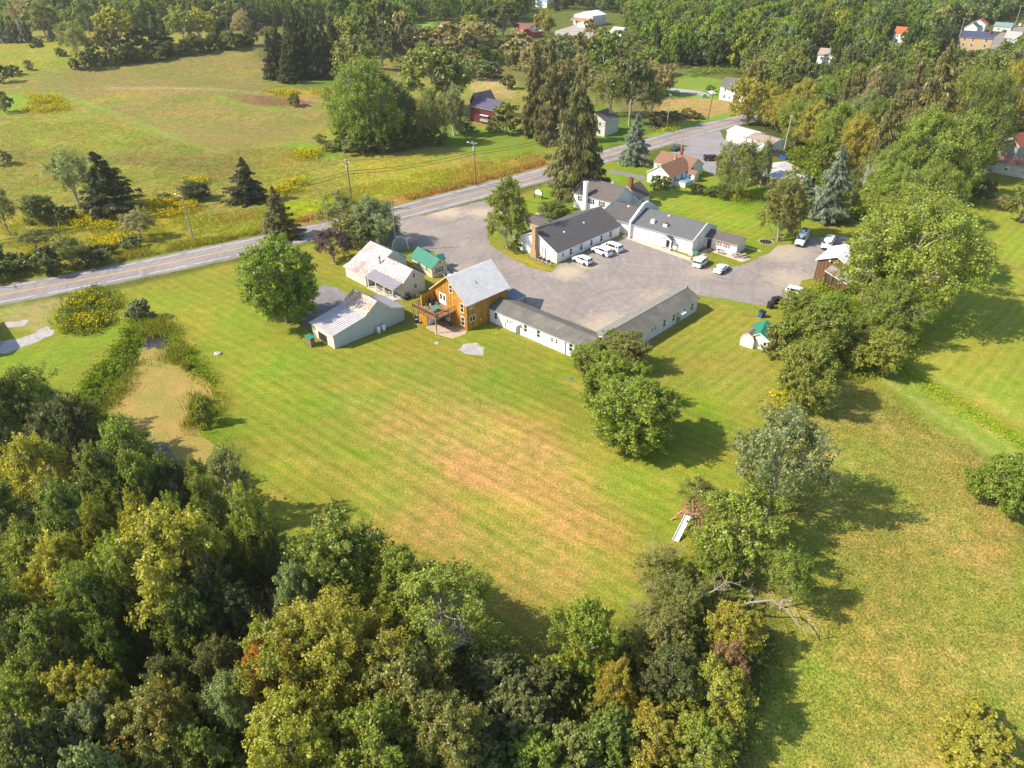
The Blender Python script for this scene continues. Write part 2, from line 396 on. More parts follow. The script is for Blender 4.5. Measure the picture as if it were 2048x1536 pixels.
for px, c, a in (([(0, 330), (160, 320), (420, 345), (300, 400), (0, 400)], (.22, .22, .035), .6), ([(520, 300), (660, 330), (840, 300), (880, 330), (640, 385), (500, 350)], (.24, .24, .03), .6), ([(0, 470), (120, 450), (260, 470), (200, 520), (0, 540)], (.24, .23, .04), .7), ([(640, 200), (670, 240), (640, 285), (560, 290)], (.23, .20, .05), .5), ([(700, 330), (900, 310), (930, 345), (720, 400)], (.30, .28, .03), .6), ([(420, 450), (530, 440), (520, 465), (430, 480)], (.26, .33, .03), .7)):
    paint(px, c, a, 5, 1)
# lawn beyond the road near the barn
paint([(880, 270), (960, 255), (1050, 262), (1105, 295), (1090, 305), (985, 320), (930, 308)], (.135, .195, .02), 1, 2, .1)
paint([(780, 250), (900, 230), (960, 262), (930, 300), (860, 290), (800, 295)], (.07, .12, .012), .7, 4, .4)
paint([(960, 155), (1030, 165), (1020, 195), (945, 185)], (.34, .27, .12), .9, 4, 1)
paint([(965, 100), (1010, 105), (1000, 120), (960, 118)], (.30, .30, .01), .8, 4, 1)
paint([(838, 48), (862, 45), (868, 62), (845, 65)], (.15, .34, .04), .9, 4, 0)
paint([(770, 150), (850, 60), (1000, 90), (1110, 85), (1250, 80), (1500, 100), (1500, 145), (1380, 145), (1310, 165), (1300, 240), (1200, 210), (1060, 180), (980, 150), (900, 165)], (.15, .15, .05), .85, 6, .9)
paint([(960, 155), (1030, 165), (1020, 195), (945, 185)], (.34, .27, .12), .9, 4, 1)
paint([(965, 100), (1010, 105), (1000, 120), (960, 118)], (.30, .30, .03), .8, 4, 1)
# right of the road, house lawns
paint([(1195, 205), (1300, 255), (1290, 290), (1215, 290), (1190, 300)], (.095, .165, .015), 1, 2, .1)
paint([(1305, 170), (1380, 150), (1450, 160), (1500, 205), (1440, 205), (1330, 190)], (.15, .215, .03), 1, 3, .1)
paint([(1310, 200), (1400, 195), (1470, 205), (1462, 232), (1340, 262), (1310, 240)], (.33, .25, .09), .95, 3, 1)
paint([(1280, 275), (1350, 250), (1462, 226), (1462, 234), (1350, 264), (1285, 285)], (.15, .24, .02), 1, 1, .1)
# motel and restaurant lawns
LW = [(-300, 700), (0, 620), (240, 578), (520, 512), (700, 462), (815, 450), (1000, 400), (1105, 362), (1215, 325), (1400, 330), (1560, 380), (1700, 420), (1760, 470), (1900, 330), (2300, 330), (2400, 560), (2300, 900),
      (2048, 880), (1900, 900), (1720, 780), (1650, 690), (1560, 830), (1500, 1000), (1260, 1240), (900, 1300), (500, 1050), (480, 900), (430, 800), (330, 650), (200, 790), (0, 760), (-300, 760)]
paint(LW, LAWN, 1, 1.5, .12, .6, .0)
paint([(1100, 365), (1215, 328), (1400, 335), (1620, 400), (1600, 480), (1480, 505), (1240, 430), (1100, 430), (1010, 420)], (.155, .205, .015), 1, 2, .05, .5, .5)
paint([(1285, 378), (1400, 392), (1545, 445), (1530, 485), (1430, 450), (1300, 412), (1265, 395)], (.20, .24, .025), .8, 3, .05, .9, .9)
paint([(1240, 330), (1300, 345), (1290, 380), (1240, 372)], (.12, .19, .012), .7, 3, .05)
paint([(245, 600), (520, 540), (480, 610), (600, 700), (620, 800), (480, 850), (400, 700), (300, 640)], (.205, .215, .025), .75, 6, .1, .5)
paint([(400, 560), (480, 620), (520, 660), (610, 690), (560, 720), (440, 650)], (.155, .205, .018), .5, 4, .1)
paint([(560, 700), (700, 740), (640, 800), (500, 760)], (.14, .195, .018), .6, 7, .1)
paint([(430, 840), (560, 800), (700, 860), (640, 980), (520, 960)], (.175, .205, .02), .6, 8, .1, .6)
paint([(700, 740), (900, 730), (960, 760), (800, 830), (640, 900)], (.20, .20, .035), .7, 8, .15, .8)
paint([(860, 760), (950, 770), (960, 810), (880, 810)], (.09, .16, .015), .45, 5, .1)
paint([(1000, 700), (1140, 740), (1180, 800), (1100, 840), (960, 800)], (.135, .18, .018), .6, 5, .1)
MS = [(470, 760), (1250, 760), (1500, 860), (1420, 1040), (1240, 1260), (700, 1160), (520, 980)]
paint(MS, LAWN, 0.0, 10, .1, 0)
for q_ in (0,):
    d_ = sdist(JX, JY, W(MS)); a_ = 1 - sm(-8, 8, d_); gp[..., 1] += (.9 - gp[..., 1]) * a_
BF = [(870, 790), (1000, 805), (1110, 845), (1170, 890), (1205, 970), (1250, 1080), (1200, 1180), (1060, 1190), (900, 1120), (780, 1050), (800, 960), (790, 870)]
paint(BF, BROWN, .78, 8, .35, .9)
paint([(960, 900), (1150, 900), (1180, 960), (1220, 1070), (1130, 1130), (1000, 1090), (850, 1060), (880, 960)], (.36, .22, .07), .6, 8, .35, .9)
paint([(920, 815), (1000, 850), (1140, 900), (1160, 960), (1120, 960), (1000, 900), (900, 870)], (.40, .25, .10), .5, 4, .35, .9)
paint([(880, 900), (1085, 845)], (.38, .30, .12), .5, .5, .2, width=.25)
paint([(1160, 870), (1190, 910), (1300, 930), (1440, 940), (1480, 1010), (1330, 1000), (1200, 960)], (.21, .25, .025), .7, 6, .2, .3)
paint([(1280, 700), (1420, 600), (1560, 640), (1600, 700), (1500, 830), (1380, 780), (1290, 770)], (.205, .205, .03), .8, 4, .2, 0, .9)
paint([(1400, 720), (1530, 700), (1560, 800), (1440, 800)], (.29, .22, .06), .45, 6, .2, 0, .9)
paint([(1360, 790), (1420, 790), (1480, 860), (1430, 900), (1360, 850)], (.11, .19, .012), .6, 5, .15)
paint([(1270, 705), (1400, 615)], (.33, .24, .10), .55, .6, .2, width=.6)
paint([(1000, 505), (1060, 532), (1105, 545), (1080, 525), (1010, 498)], (.30, .22, .035), .7, 1, .2)
for q in [((700, 800), (1000, 950), .5), ((760, 860), (1100, 1020), .5), ((640, 930), (950, 1090), .4), ((1100, 900), (1160, 960), .5)]:
    paint([q[0], q[1]], (.40, .28, .10), q[2] * .5, 3, .3, width=1.2)
for i in range(70):
    rr = random.Random(i); x, y = rr.uniform(500, 1450), rr.uniform(720, 1200); d = rr.uniform(20, 70)
    paint([(x, y), (x + d, y + d * .38)], [(.17, .25, .015), (.33, .25, .06), (.27, .29, .02), (.20, .27, .02)][i % 4], .35, 2.5, .2, width=rr.uniform(.4, 1.5))
for i in range(40):
    rr = random.Random(i + 500); x, y = rr.uniform(1600, 2040), rr.uniform(850, 1500); d = rr.uniform(10, 60)
    paint([(x, y), (x + d, y + d * rr.uniform(-.5, .9))], [(.17, .22, .015), (.33, .25, .07), (.27, .27, .03)][i % 3], .4, 3, .9, width=rr.uniform(.6, 2.5))
for i in range(60):
    rr = random.Random(i + 900); x, y = rr.uniform(0, 1000), rr.uniform(110, 440); d = rr.uniform(20, 90)
    paint([(x, y), (x + d, y + d * rr.uniform(-.2, .2))], [(.13, .16, .02), (.24, .18, .05), (.23, .22, .03), (.28, .27, .02)][i % 4], .4, 4, 1, width=rr.uniform(1, 4))
# far right field and mown track
paint([(1850, 400), (2048, 380), (2500, 500), (2500, 1000), (2048, 850), (1950, 800), (1800, 700), (1740, 640), (1860, 560), (1900, 470)], (.215, .235, .03), 1, 3, .1, 0, .6)
paint([(1700, 700), (1800, 740), (1900, 810), (2048, 900), (2200, 1010), (2200, 1120), (2048, 990), (1930, 890), (1820, 810), (1690, 740)], (.185, .225, .035), 1, 2, .05, .0, .0)
paint([(1780, 705), (1870, 770), (1960, 820), (2060, 880), (2048, 905), (1900, 815), (1770, 740)], (.22, .28, .02), .8, 2, .6)
paint([(1690, 745), (1780, 800), (1900, 880), (2048, 985)], (.33, .28, .11), .6, .5, .1, width=.25)
paint([(1700, 725), (1790, 775), (1910, 850), (2048, 945)], (.33, .29, .11), .6, .5, .1, width=.25)
paint([(1735, 700), (1770, 690), (1850, 740), (1960, 800), (2060, 850)], (.29, .28, .06), .5, 1, .1, width=1.2)
paint([(1820, 760), (1960, 850), (2048, 915)], (.33, .28, .10), .4, .6, .1, width=.4)
# rough field bottom right
paint([(1560, 840), (1700, 740), (1790, 820), (1900, 890), (2010, 960), (2048, 1100), (2100, 1300), (2300, 1700), (1500, 1700), (1500, 1450), (1560, 1250), (1500, 1120), (1640, 1000)], (.265, .255, .055), 1, 2.5, 1, 0, 0)
paint([(1650, 760), (1780, 830), (1920, 930), (2000, 1010), (1960, 1010), (1820, 900), (1690, 820)], (.30, .27, .07), .7, 4, 1)
paint([(1880, 960), (1960, 980), (2000, 1060), (1920, 1030)], (.34, .25, .09), .6, 3, .8)
paint([(1950, 1050), (2010, 1100), (1990, 1180), (1930, 1100)], (.31, .21, .06), .5, 3, .8)
paint([(1600, 1120), (1720, 1180), (1740, 1330), (1600, 1400), (1560, 1250)], (.19, .24, .02), .5, 7, 1)
paint([(1700, 1300), (1900, 1420), (1850, 1536), (1700, 1500)], (.26, .22, .04), .4, 7, 1)
paint([(2030, 1090), (2200, 1300), (2200, 1500), (2060, 1200)], (.19, .26, .02), .8, 2, .1)
# left: neighbour's drive and the pond margin
paint([(60, 640), (170, 600), (240, 585), (330, 640), (240, 700), (200, 790), (0, 760), (0, 690)], (.165, .205, .018), .9, 3, .1, 0, .4)
paint([(0, 612), (60, 605), (170, 590), (110, 625), (90, 660), (0, 640)], (.30, .25, .12), .65, 2, .2)
paint([(250, 640), (330, 650), (420, 730), (440, 800), (470, 900), (300, 940), (170, 860), (200, 780)], (.17, .21, .015), .8, 2, .6)
# woodland floor
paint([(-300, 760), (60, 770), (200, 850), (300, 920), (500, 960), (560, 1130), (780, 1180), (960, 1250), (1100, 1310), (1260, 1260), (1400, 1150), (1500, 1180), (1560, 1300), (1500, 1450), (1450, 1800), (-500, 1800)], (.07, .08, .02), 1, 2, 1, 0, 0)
paint([(960, 1210), (1080, 1230), (1150, 1300), (1060, 1330), (960, 1280)], (.20, .16, .035), .8, 3, .6)
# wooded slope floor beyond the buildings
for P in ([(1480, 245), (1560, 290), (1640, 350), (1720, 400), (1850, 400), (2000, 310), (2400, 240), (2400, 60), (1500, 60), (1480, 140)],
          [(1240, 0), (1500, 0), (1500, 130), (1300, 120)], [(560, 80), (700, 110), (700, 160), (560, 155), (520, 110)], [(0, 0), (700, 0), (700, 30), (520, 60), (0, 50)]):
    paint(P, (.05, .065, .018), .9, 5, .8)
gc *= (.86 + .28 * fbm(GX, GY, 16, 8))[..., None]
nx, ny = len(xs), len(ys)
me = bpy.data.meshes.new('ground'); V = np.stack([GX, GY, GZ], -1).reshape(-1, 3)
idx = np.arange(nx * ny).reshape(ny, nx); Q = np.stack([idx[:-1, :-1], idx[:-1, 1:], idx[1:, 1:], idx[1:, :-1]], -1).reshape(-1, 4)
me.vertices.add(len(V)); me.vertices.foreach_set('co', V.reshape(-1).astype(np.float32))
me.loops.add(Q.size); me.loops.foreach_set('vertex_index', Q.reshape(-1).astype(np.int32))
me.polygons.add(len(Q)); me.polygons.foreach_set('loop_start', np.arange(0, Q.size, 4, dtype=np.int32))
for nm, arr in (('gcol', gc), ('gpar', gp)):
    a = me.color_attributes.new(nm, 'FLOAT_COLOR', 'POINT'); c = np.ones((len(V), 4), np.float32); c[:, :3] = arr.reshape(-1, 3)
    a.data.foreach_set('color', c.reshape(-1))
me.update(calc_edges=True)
def ground_material():
    m, t = new_mat('grass_ground'); tc = N(t, 'ShaderNodeTexCoord').outputs['Object']
    c = N(t, 'ShaderNodeAttribute', attribute_name='gcol').outputs[0]
    s = N(t, 'ShaderNodeSeparateColor'); L(t, N(t, 'ShaderNodeAttribute', attribute_name='gpar').outputs[0], s.inputs[0])
    tall, sa, sb = s.outputs
    px_ = noise(t, tc, 6.0, 3, .8); big = noise(t, tc, .09, 4, .6); mid = noise(t, tc, .55, 5, .72); fine = noise(t, tc, 3.2, 4, .75); vf = noise(t, tc, 9, 2, .7)
    # tufts stretched a little along the mowing
    v = mixc(t, tall, ramp(t, fine, [(.32, .70), (.68, 1.30)]), ramp(t, fine, [(.34, .45), (.66, 1.55)]))
    col = mixc(t, 1.0, c, v, 'MULTIPLY')
    col = mixc(t, 1.0, col, mixc(t, tall, ramp(t, mid, [(.34, .88), (.66, 1.11)]), ramp(t, mid, [(.34, .72), (.66, 1.26)])), 'MULTIPLY')
    col = mixc(t, 1.0, col, ramp(t, px_, [(.35, .74), (.65, 1.28)]), 'MULTIPLY')
    hue = mixc(t, ramp(t, mid, [(.35, 0.), (.65, 1.)]), (.80, 1.04, .75), (1.24, .99, 1.15))
    col = mixc(t, math_n(t, 'MULTIPLY_ADD', tall, .45, .38), col, mixc(t, 1.0, col, hue, 'MULTIPLY'))
    hue2 = mixc(t, ramp(t, big, [(.38, 0.), (.62, 1.)]), (.88, 1.05, .8), (1.14, 1.0, 1.1))
    col = mixc(t, 1.0, col, hue2, 'MULTIPLY')
    col = mixc(t, math_n(t, 'MULTIPLY', ramp(t, vf, [(.45, 0.), (.75, .7)]), tall), col, mixc(t, 1.0, col, (1.5, 1.2, 1.3), 'MULTIPLY'))
    for ang, wgt, off, per in ((-38.7, sa, 0, 1.9), (45, sb, 3, 1.8)):
        a = math.radians(ang + 90); sp = N(t, 'ShaderNodeSeparateXYZ'); L(t, tc, sp.inputs[0])
        q = math_n(t, 'ADD', math_n(t, 'MULTIPLY', sp.outputs[0], math.cos(a)), math_n(t, 'MULTIPLY', sp.outputs[1], math.sin(a)))
        q = math_n(t, 'ADD', q, math_n(t, 'MULTIPLY', noise(t, tc, .08, 2), 1.6))
        sn = math_n(t, 'SINE', math_n(t, 'MULTIPLY', q, 2 * math.pi / per)); sn2 = math_n(t, 'SINE', math_n(t, 'MULTIPLY', q, 2 * math.pi / (per * 2.03)))
        st = noise(t, mapping(t, mapping(t, tc, (1, 1, 1), (0, 0, -math.radians(ang))), (.10, 2.6, 1)), .8, 4, .7)
        k = math_n(t, 'MULTIPLY', math_n(t, 'ADD', math_n(t, 'ADD', math_n(t, "MULTIPLY", sn, .075), math_n(t, 'MULTIPLY', sn2, .035)), math_n(t, 'MULTIPLY_ADD', st, .5, -.25)), wgt)
        k = math_n(t, 'MULTIPLY', k, 1.25); col = mixc(t, 1.0, col, N2col(t, math_n(t, 'ADD', k, 1.0)), 'MULTIPLY'); sw = math_n(t, 'MULTIPLY_ADD', math_n(t, 'DIVIDE', k, math_n(t, 'MAXIMUM', wgt, .05)), 1.6, .5)
        col = mixc(t, math_n(t, 'MULTIPLY', wgt, .8), col, mixc(t, 1.0, col, mixc(t, sw, (.84, 1.10, .80), (1.16, .93, 1.15)), 'MULTIPLY'))
    h = math_n(t, 'ADD', math_n(t, 'MULTIPLY', fine, math_n(t, 'MULTIPLY_ADD', tall, .55, .12)), math_n(t, 'MULTIPLY', mid, math_n(t, 'MULTIPLY', tall, .9)))
    finish(t, col, .95, h, .8, .6, spec=.12); return m
ground = obj('ground', me, ground_material()); tag(ground, kind='structure')

# ------------------------------------------------------------------ sheets lying on the ground
def catmull(P, n=8, closed=False):
    P = [Vector(p) for p in P]; out = []; m = len(P)
    for i in range(m if closed else m - 1):
        p0 = P[(i - 1) % m] if closed or i > 0 else P[0] * 2 - P[1]; p1 = P[i]; p2 = P[(i + 1) % m]
        p3 = P[(i + 2) % m] if closed or i + 2 < m else P[-1] * 2 - P[-2]
        for k in range(n):
            t = k / n; out.append(.5 * ((2 * p1) + (p2 - p0) * t + (2 * p0 - 5 * p1 + 4 * p2 - p3) * t * t + (3 * p1 - p0 - 3 * p2 + p3) * t ** 3))
    if not closed: out.append(P[-1])
    return out
def sheet(name, px, z, mat, jit=.35, seed=1, thick=0, world=None, step=.7, kind='structure', parent=None):
    P = world or [tuple(G(*p)[:2]) for p in px]; out = []
    for i in range(len(P)):
        a = Vector(P[i]).to_2d(); b = Vector(P[(i + 1) % len(P)]).to_2d(); l = (b - a).length; n = max(1, int(l / step)) if jit else 1
        nrm = Vector((-(b - a).y, (b - a).x)).normalized() if l else Vector((0, 0))
        for k in range(n):
            q = a.lerp(b, k / n); e = min(k, n - k) / max(1, n) * 4
            q = q + nrm * float(fbm(q.x, q.y, 1.6, seed) - .5) * 2 * jit * min(1, e + .3); out.append(q)
    tris = tessellate_polygon([[Vector((q.x, q.y, 0)) for q in out]])
    m = MB(); m.add([(q.x, q.y, z) for q in out], tris)
    if thick:
        n = len(out); m.add([(q.x, q.y, z) for q in out] + [(q.x, q.y, z - thick) for q in out], [(i, (i + 1) % n, n + (i + 1) % n, n + i) for i in range(n)])
    o = m.build(name, mat, parent)
    return tag(o, kind=kind) if kind else o
def asphalt(name, c, tan=(.5, .40, .27), amt=.5, spots=(), crack=True):
    m, t = new_mat(name); tc = N(t, 'ShaderNodeTexCoord').outputs['Object']
    n1 = noise(t, tc, .12, 5, .6); n2 = noise(t, tc, 1.3, 5, .7); n3 = noise(t, tc, 12, 2, .6)
    col = mixc(t, 1.0, c, ramp(t, n1, [(.3, .86), (.7, 1.12)]), 'MULTIPLY')
    col = mixc(t, 1.0, col, ramp(t, n2, [(.3, .90), (.7, 1.08)]), 'MULTIPLY')
    col = mixc(t, 1.0, col, ramp(t, n3, [(.3, .85), (.7, 1.15)]), 'MULTIPLY')
    # swept arcs left by tyres
    for i, (cx, cy) in enumerate(((25, 118), (-2, 150), (48, 148))):
        v = mapping(t, tc, (1, 1, 0), (0, 0, 0), (-cx, -cy, 0)); ln = N(t, 'ShaderNodeVectorMath', operation='LENGTH'); L(t, v, ln.inputs[0])
        q = math_n(t, 'ADD', ln.outputs['Value'], math_n(t, 'MULTIPLY', noise(t, tc, .08, 2), 8)); n1d = N(t, 'ShaderNodeTexNoise', noise_dimensions='1D', _Scale=.9, _Detail=3.0); L(t, q, n1d.inputs['W'])
        col = mixc(t, .8, col, ramp(t, n1d.outputs[0], [(.35, .93), (.65, 1.06)]), 'MULTIPLY')
    vo = N(t, 'ShaderNodeTexVoronoi', feature='DISTANCE_TO_EDGE', _Scale=.16); L(t, mapping(t, tc, (1, 1, 1), (0, 0, .5)), vo.inputs['Vector']); wv = noise(t, tc, .2, 3)
    cr_ = math_n(t, 'MULTIPLY', ramp(t, vo.outputs[0], [(0, 1.), (.012, 0.)]), ramp(t, wv, [(.48, 0.), (.56, .45)])); col = mixc(t, cr_, col, (.10, .09, .085))
    pt_ = ramp(t, noise(t, mapping(t, tc, (1, 1, 1), (0, 0, .3), (9, 4, 0)), .25, 5, .75), [(.60, 0.), (.64, .28)]); col = mixc(t, pt_, col, (.19, .17, .155))
    for (px, py, r, a) in spots:
        p = G(px, py); v = mapping(t, tc, (1, 1, 0), (0, 0, 0), (-p.x, -p.y, 0)); ln = N(t, 'ShaderNodeVectorMath', operation='LENGTH'); L(t, v, ln.inputs[0])
        f = math_n(t, 'SUBTRACT', math_n(t, 'MULTIPLY', math_n(t, 'ADD', n2, noise(t, tc, .5, 3)), 1.45), math_n(t, 'DIVIDE', ln.outputs['Value'], r))
        col = mixc(t, math_n(t, 'MULTIPLY', ramp(t, f, [(0, 0.), (1.0, 1.)]), a), col, tan)
    finish(t, col, .93, n3, .3, .01, spec=.2); return m
LOTM = asphalt('lot_asphalt', (.25, .216, .198), spots=((890, 425, 4.5, .6), (960, 425, 3.5, .55), (1135, 545, 3.5, .6), (1175, 530, 2.5, .4), (820, 470, 6, .2), (1400, 545, 3, .3), (1215, 655, 5, .5), (1560, 500, 6, .45), (1580, 560, 5, .4), (1330, 600, 5, .35), (940, 540, 4, .2)))
ROADM = asphalt('road_asphalt', (.245, .22, .218), amt=.2)
DRIVEM = asphalt('dark_asphalt', (.20, .18, .185))
GRAVM = asphalt('gravel', (.36, .33, .33)); DIRTM = asphalt('bare_dirt', (.40, .31, .22))
LOT = [(780, 447), (870, 425), (985, 397), (1006, 397), (1014, 402), (1000, 412), (985, 430), (975, 455), (975, 478), (990, 497), (1020, 515), (1060, 535), (1103, 545), (1116, 531), (1234, 477), (1248, 472), (1262, 478), (1384, 523), (1401, 533), (1440, 537), (1484, 530), (1506, 521), (1540, 506), (1555, 492), (1600, 488), (1626, 475), (1690, 470), (1720, 500),
       (1700, 540), (1640, 530), (1634, 556), (1606, 560), (1596, 574), (1600, 600), (1560, 608), (1515, 610), (1450, 598), (1395, 590), (1280, 640), (1200, 690), (1120, 660), (1020, 600), (975, 570), (920, 548), (893, 548), (880, 520), (870, 505), (840, 497), (812, 497), (795, 480)]
sheet('parking_lot', LOT, .012, LOTM, .5, 3)
RC = [tuple(G(*p)[:2]) for p in [(-420, 655), (-200, 628), (0, 590), (250, 543.5), (519.5, 487.5), (649, 459), (788, 427.3), (935.7, 389), (1099.5, 345.3), (1240, 304), (1381.6, 264.5), (1442, 248.5), (1500, 235), (1580, 216), (1700, 185), (1800, 150)]]
RC = catmull([Vector(p) for p in RC], 10)
def ribbon(name, line, off0, off1, z, mat, parent=None, kind='structure', dash=None, wob=0):
    m = MB(); n = len(line); A = []; B_ = []; acc = 0
    for i, p in enumerate(line):
        a = line[max(0, i - 1)]; b = line[min(n - 1, i + 1)]; d = (b - a).normalized(); nr = Vector((-d.y, d.x))
        j = wob * (float(fbm(p.x, p.y, 2.5, 4)) - .5)
        A.append(p + nr * (off0 - j)); B_.append(p + nr * (off1 + j))
    for i in range(n - 1):
        if dash and (i % dash[1]) >= dash[0]: continue
        m.add([(A[i].x, A[i].y, z), (A[i + 1].x, A[i + 1].y, z), (B_[i + 1].x, B_[i + 1].y, z), (B_[i].x, B_[i].y, z)], [(0, 3, 2, 1)])
    o = m.build(name, mat, parent); return tag(o, kind=kind) if kind else o
def paintmat(name, c, wear=.45):
    m, t = new_mat(name); tc = N(t, 'ShaderNodeTexCoord').outputs['Object']; n = noise(t, tc, 2.0, 5, .8)
    finish(t, mixc(t, ramp(t, n, [(wear - .06, 0.), (wear + .06, 1.)]), (.29, .27, .27), c), .8, spec=.2); return m
fine_line = []
for i in range(len(RC) - 1):
    k = max(1, int((RC[i + 1] - RC[i]).length / 1.2))
    for j in range(k): fine_line.append(RC[i].lerp(RC[i + 1], j / k))
ribbon('road_shoulder', fine_line, -5.5, 5.3, .004, asphalt('shoulder_gravel', (.20, .18, .11)), wob=1.4)
ribbon('road', fine_line, -4.9, 4.9, .016, ROADM, wob=.2)
YL, WL = paintmat('yellow_road_paint', (.62, .34, .03), .38), paintmat('white_road_paint', (.72, .70, .68), .39)
for o0, o1 in ((-.25, -.09), (.09, .25)): ribbon('centre_line', fine_line, o0, o1, .020, YL)
for o0, o1 in ((-3.75, -3.6), (3.6, 3.75)): ribbon('edge_line', fine_line, o0, o1, .020, WL, dash=(5, 6))
sheet('side_road', [(1290, 300), (1340, 285), (1380, 292), (1340, 305), (1335, 318), (1395, 330), (1425, 350), (1500, 330), (1510, 300), (1470, 284), (1448, 278), (1440, 262), (1380, 272), (1300, 290)], .008, asphalt('side_asphalt', (.25, .235, .24)), .3, 4)
ribbon('driveway', catmull([Vector(G(*p)[:2]) for p in [(1218, 342), (1250, 348), (1292, 357)]], 8), -1.6, 1.6, .008, DRIVEM, wob=.5)
sheet('driveway', [(645, 568), (672, 575), (700, 592), (690, 612), (640, 650), (606, 655), (600, 630), (620, 600)], .008, DRIVEM, .4, 6)
sheet('driveway', [(-40, 690), (30, 678), (58, 670), (95, 652), (110, 660), (100, 672), (60, 690), (20, 705), (-40, 716)], .008, GRAVM, .9, 7)
sheet('gravel_patch', [(10, 645), (55, 640), (48, 652), (15, 655)], .008, GRAVM, .5, 8)
sheet('gravel_patch', [(912, 700), (925, 690), (955, 685), (972, 695), (965, 712), (935, 708)], .010, GRAVM, .7, 9)
sheet('bare_patch', [(850, 655), (885, 640), (935, 660), (930, 668), (905, 678), (870, 668)], .008, DIRTM, .5, 10)
sheet('bare_patch', [(733, 572), (750, 575), (800, 592), (805, 600), (790, 603), (755, 585)], .008, GRAVM, .3, 11)
PAV = siding('paving', (.52, .42, .33), .9, .85, True, .1)
for px in ([(1244, 474), (1249, 468), (1386, 517), (1382, 523)], [(1380, 519), (1385, 521), (1418, 506), (1412, 498)], [(1413, 500), (1425, 492), (1487, 512), (1502, 518), (1484, 524)], [(1116, 405), (1130, 398), (1140, 400), (1090, 428), (1070, 436), (1062, 432)], [(1486, 492), (1520, 501), (1523, 504), (1486, 495)]):
    sheet('paving', px, .03, PAV, 0, 1, thick=.03)
# pond
WATER_MAT, tt = new_mat('algae_water'); tcw = N(tt, 'ShaderNodeTexCoord').outputs['Object']
na, nb, nc = noise(tt, tcw, .35, 5, .7, .6), noise(tt, tcw, 3.5, 4, .75), noise(tt, tcw, .12, 3, .6)
cc = mixc(tt, ramp(tt, na, [(.35, 0.), (.65, 1.)]), (.275, .19, .035), (.35, .23, .055))
cc = mixc(tt, ramp(tt, nc, [(.4, 0.), (.65, .8)]), cc, (.19, .19, .03)); cc = mixc(tt, 1.0, cc, ramp(tt, nb, [(.35, .62), (.65, 1.3)]), 'MULTIPLY')
pp = G(322, 684); vv = mapping(tt, tcw, (1, 1, 0), (0, 0, 0), (-pp.x, -pp.y, 0)); lnn = N(tt, 'ShaderNodeVectorMath', operation='LENGTH'); L(tt, vv, lnn.inputs[0])
op = ramp(tt, math_n(tt, 'SUBTRACT', math_n(tt, 'MULTIPLY', na, 2.0), math_n(tt, 'DIVIDE', lnn.outputs['Value'], 4.0)), [(.25, 0.), (.32, 1.)])
p = G(300, 915); vv = mapping(tt, tcw, (1, 1, 0), (0, 0, 0), (-p.x, -p.y, 0)); ln2 = N(tt, 'ShaderNodeVectorMath', operation='LENGTH'); L(tt, vv, ln2.inputs[0])
op2 = ramp(tt, math_n(tt, 'SUBTRACT', math_n(tt, 'MULTIPLY', na, 2.0), math_n(tt, 'DIVIDE', ln2.outputs['Value'], 5.0)), [(.25, 0.), (.4, 1.)])
op = math_n(tt, 'MAXIMUM', op, op2)
finish(tt, mixc(tt, op, cc, (.03, .03, .025)), mixc(tt, op, (.8,) * 3, (.08,) * 3), nb, .25, .03)
POND = [(292, 672), (318, 668), (340, 676), (350, 705), (372, 735), (400, 750), (422, 765), (426, 785), (410, 810), (392, 840), (400, 870), (430, 890), (400, 950), (280, 960), (230, 900), (215, 830), (212, 805), (240, 780), (262, 740), (280, 715), (288, 690)]
sheet('pond_water', POND, .02, WATER_MAT, .35, 12)
# ------------------------------------------------------------------ buildings
_wc = {}
def window_meshes(w_, h_, style):
    k = (round(w_, 2), round(h_, 2), style)
    if k in _wc: return _wc[k]
    f = MB(); b = .09
    f.box(-w_ / 2 - b, w_ / 2 + b, -.06, 0, -b, 0); f.box(-w_ / 2 - b, w_ / 2 + b, -.06, 0, h_, h_ + b)
    f.box(-w_ / 2 - b, -w_ / 2, -.06, 0, 0, h_); f.box(w_ / 2, w_ / 2 + b, -.06, 0, 0, h_)
    if style in ('sash', 'grid'): f.box(-w_ / 2, w_ / 2, -.05, 0, h_ / 2 - .035, h_ / 2 + .035)
    if style == 'grid': f.box(-.02, .02, -.045, 0, 0, h_)
    if style == 'slide': f.box(-.04, .04, -.05, 0, 0, h_)
    p = MB().box(-w_ / 2 + .002, w_ / 2 - .002, -.02, .01, .002, h_ - .002)
    a, c_ = f.me('window'), p.me('pane'); a.materials.append(TRIM); c_.materials.append(GLASS); _wc[k] = (a, c_); return _wc[k]
_sh = {}
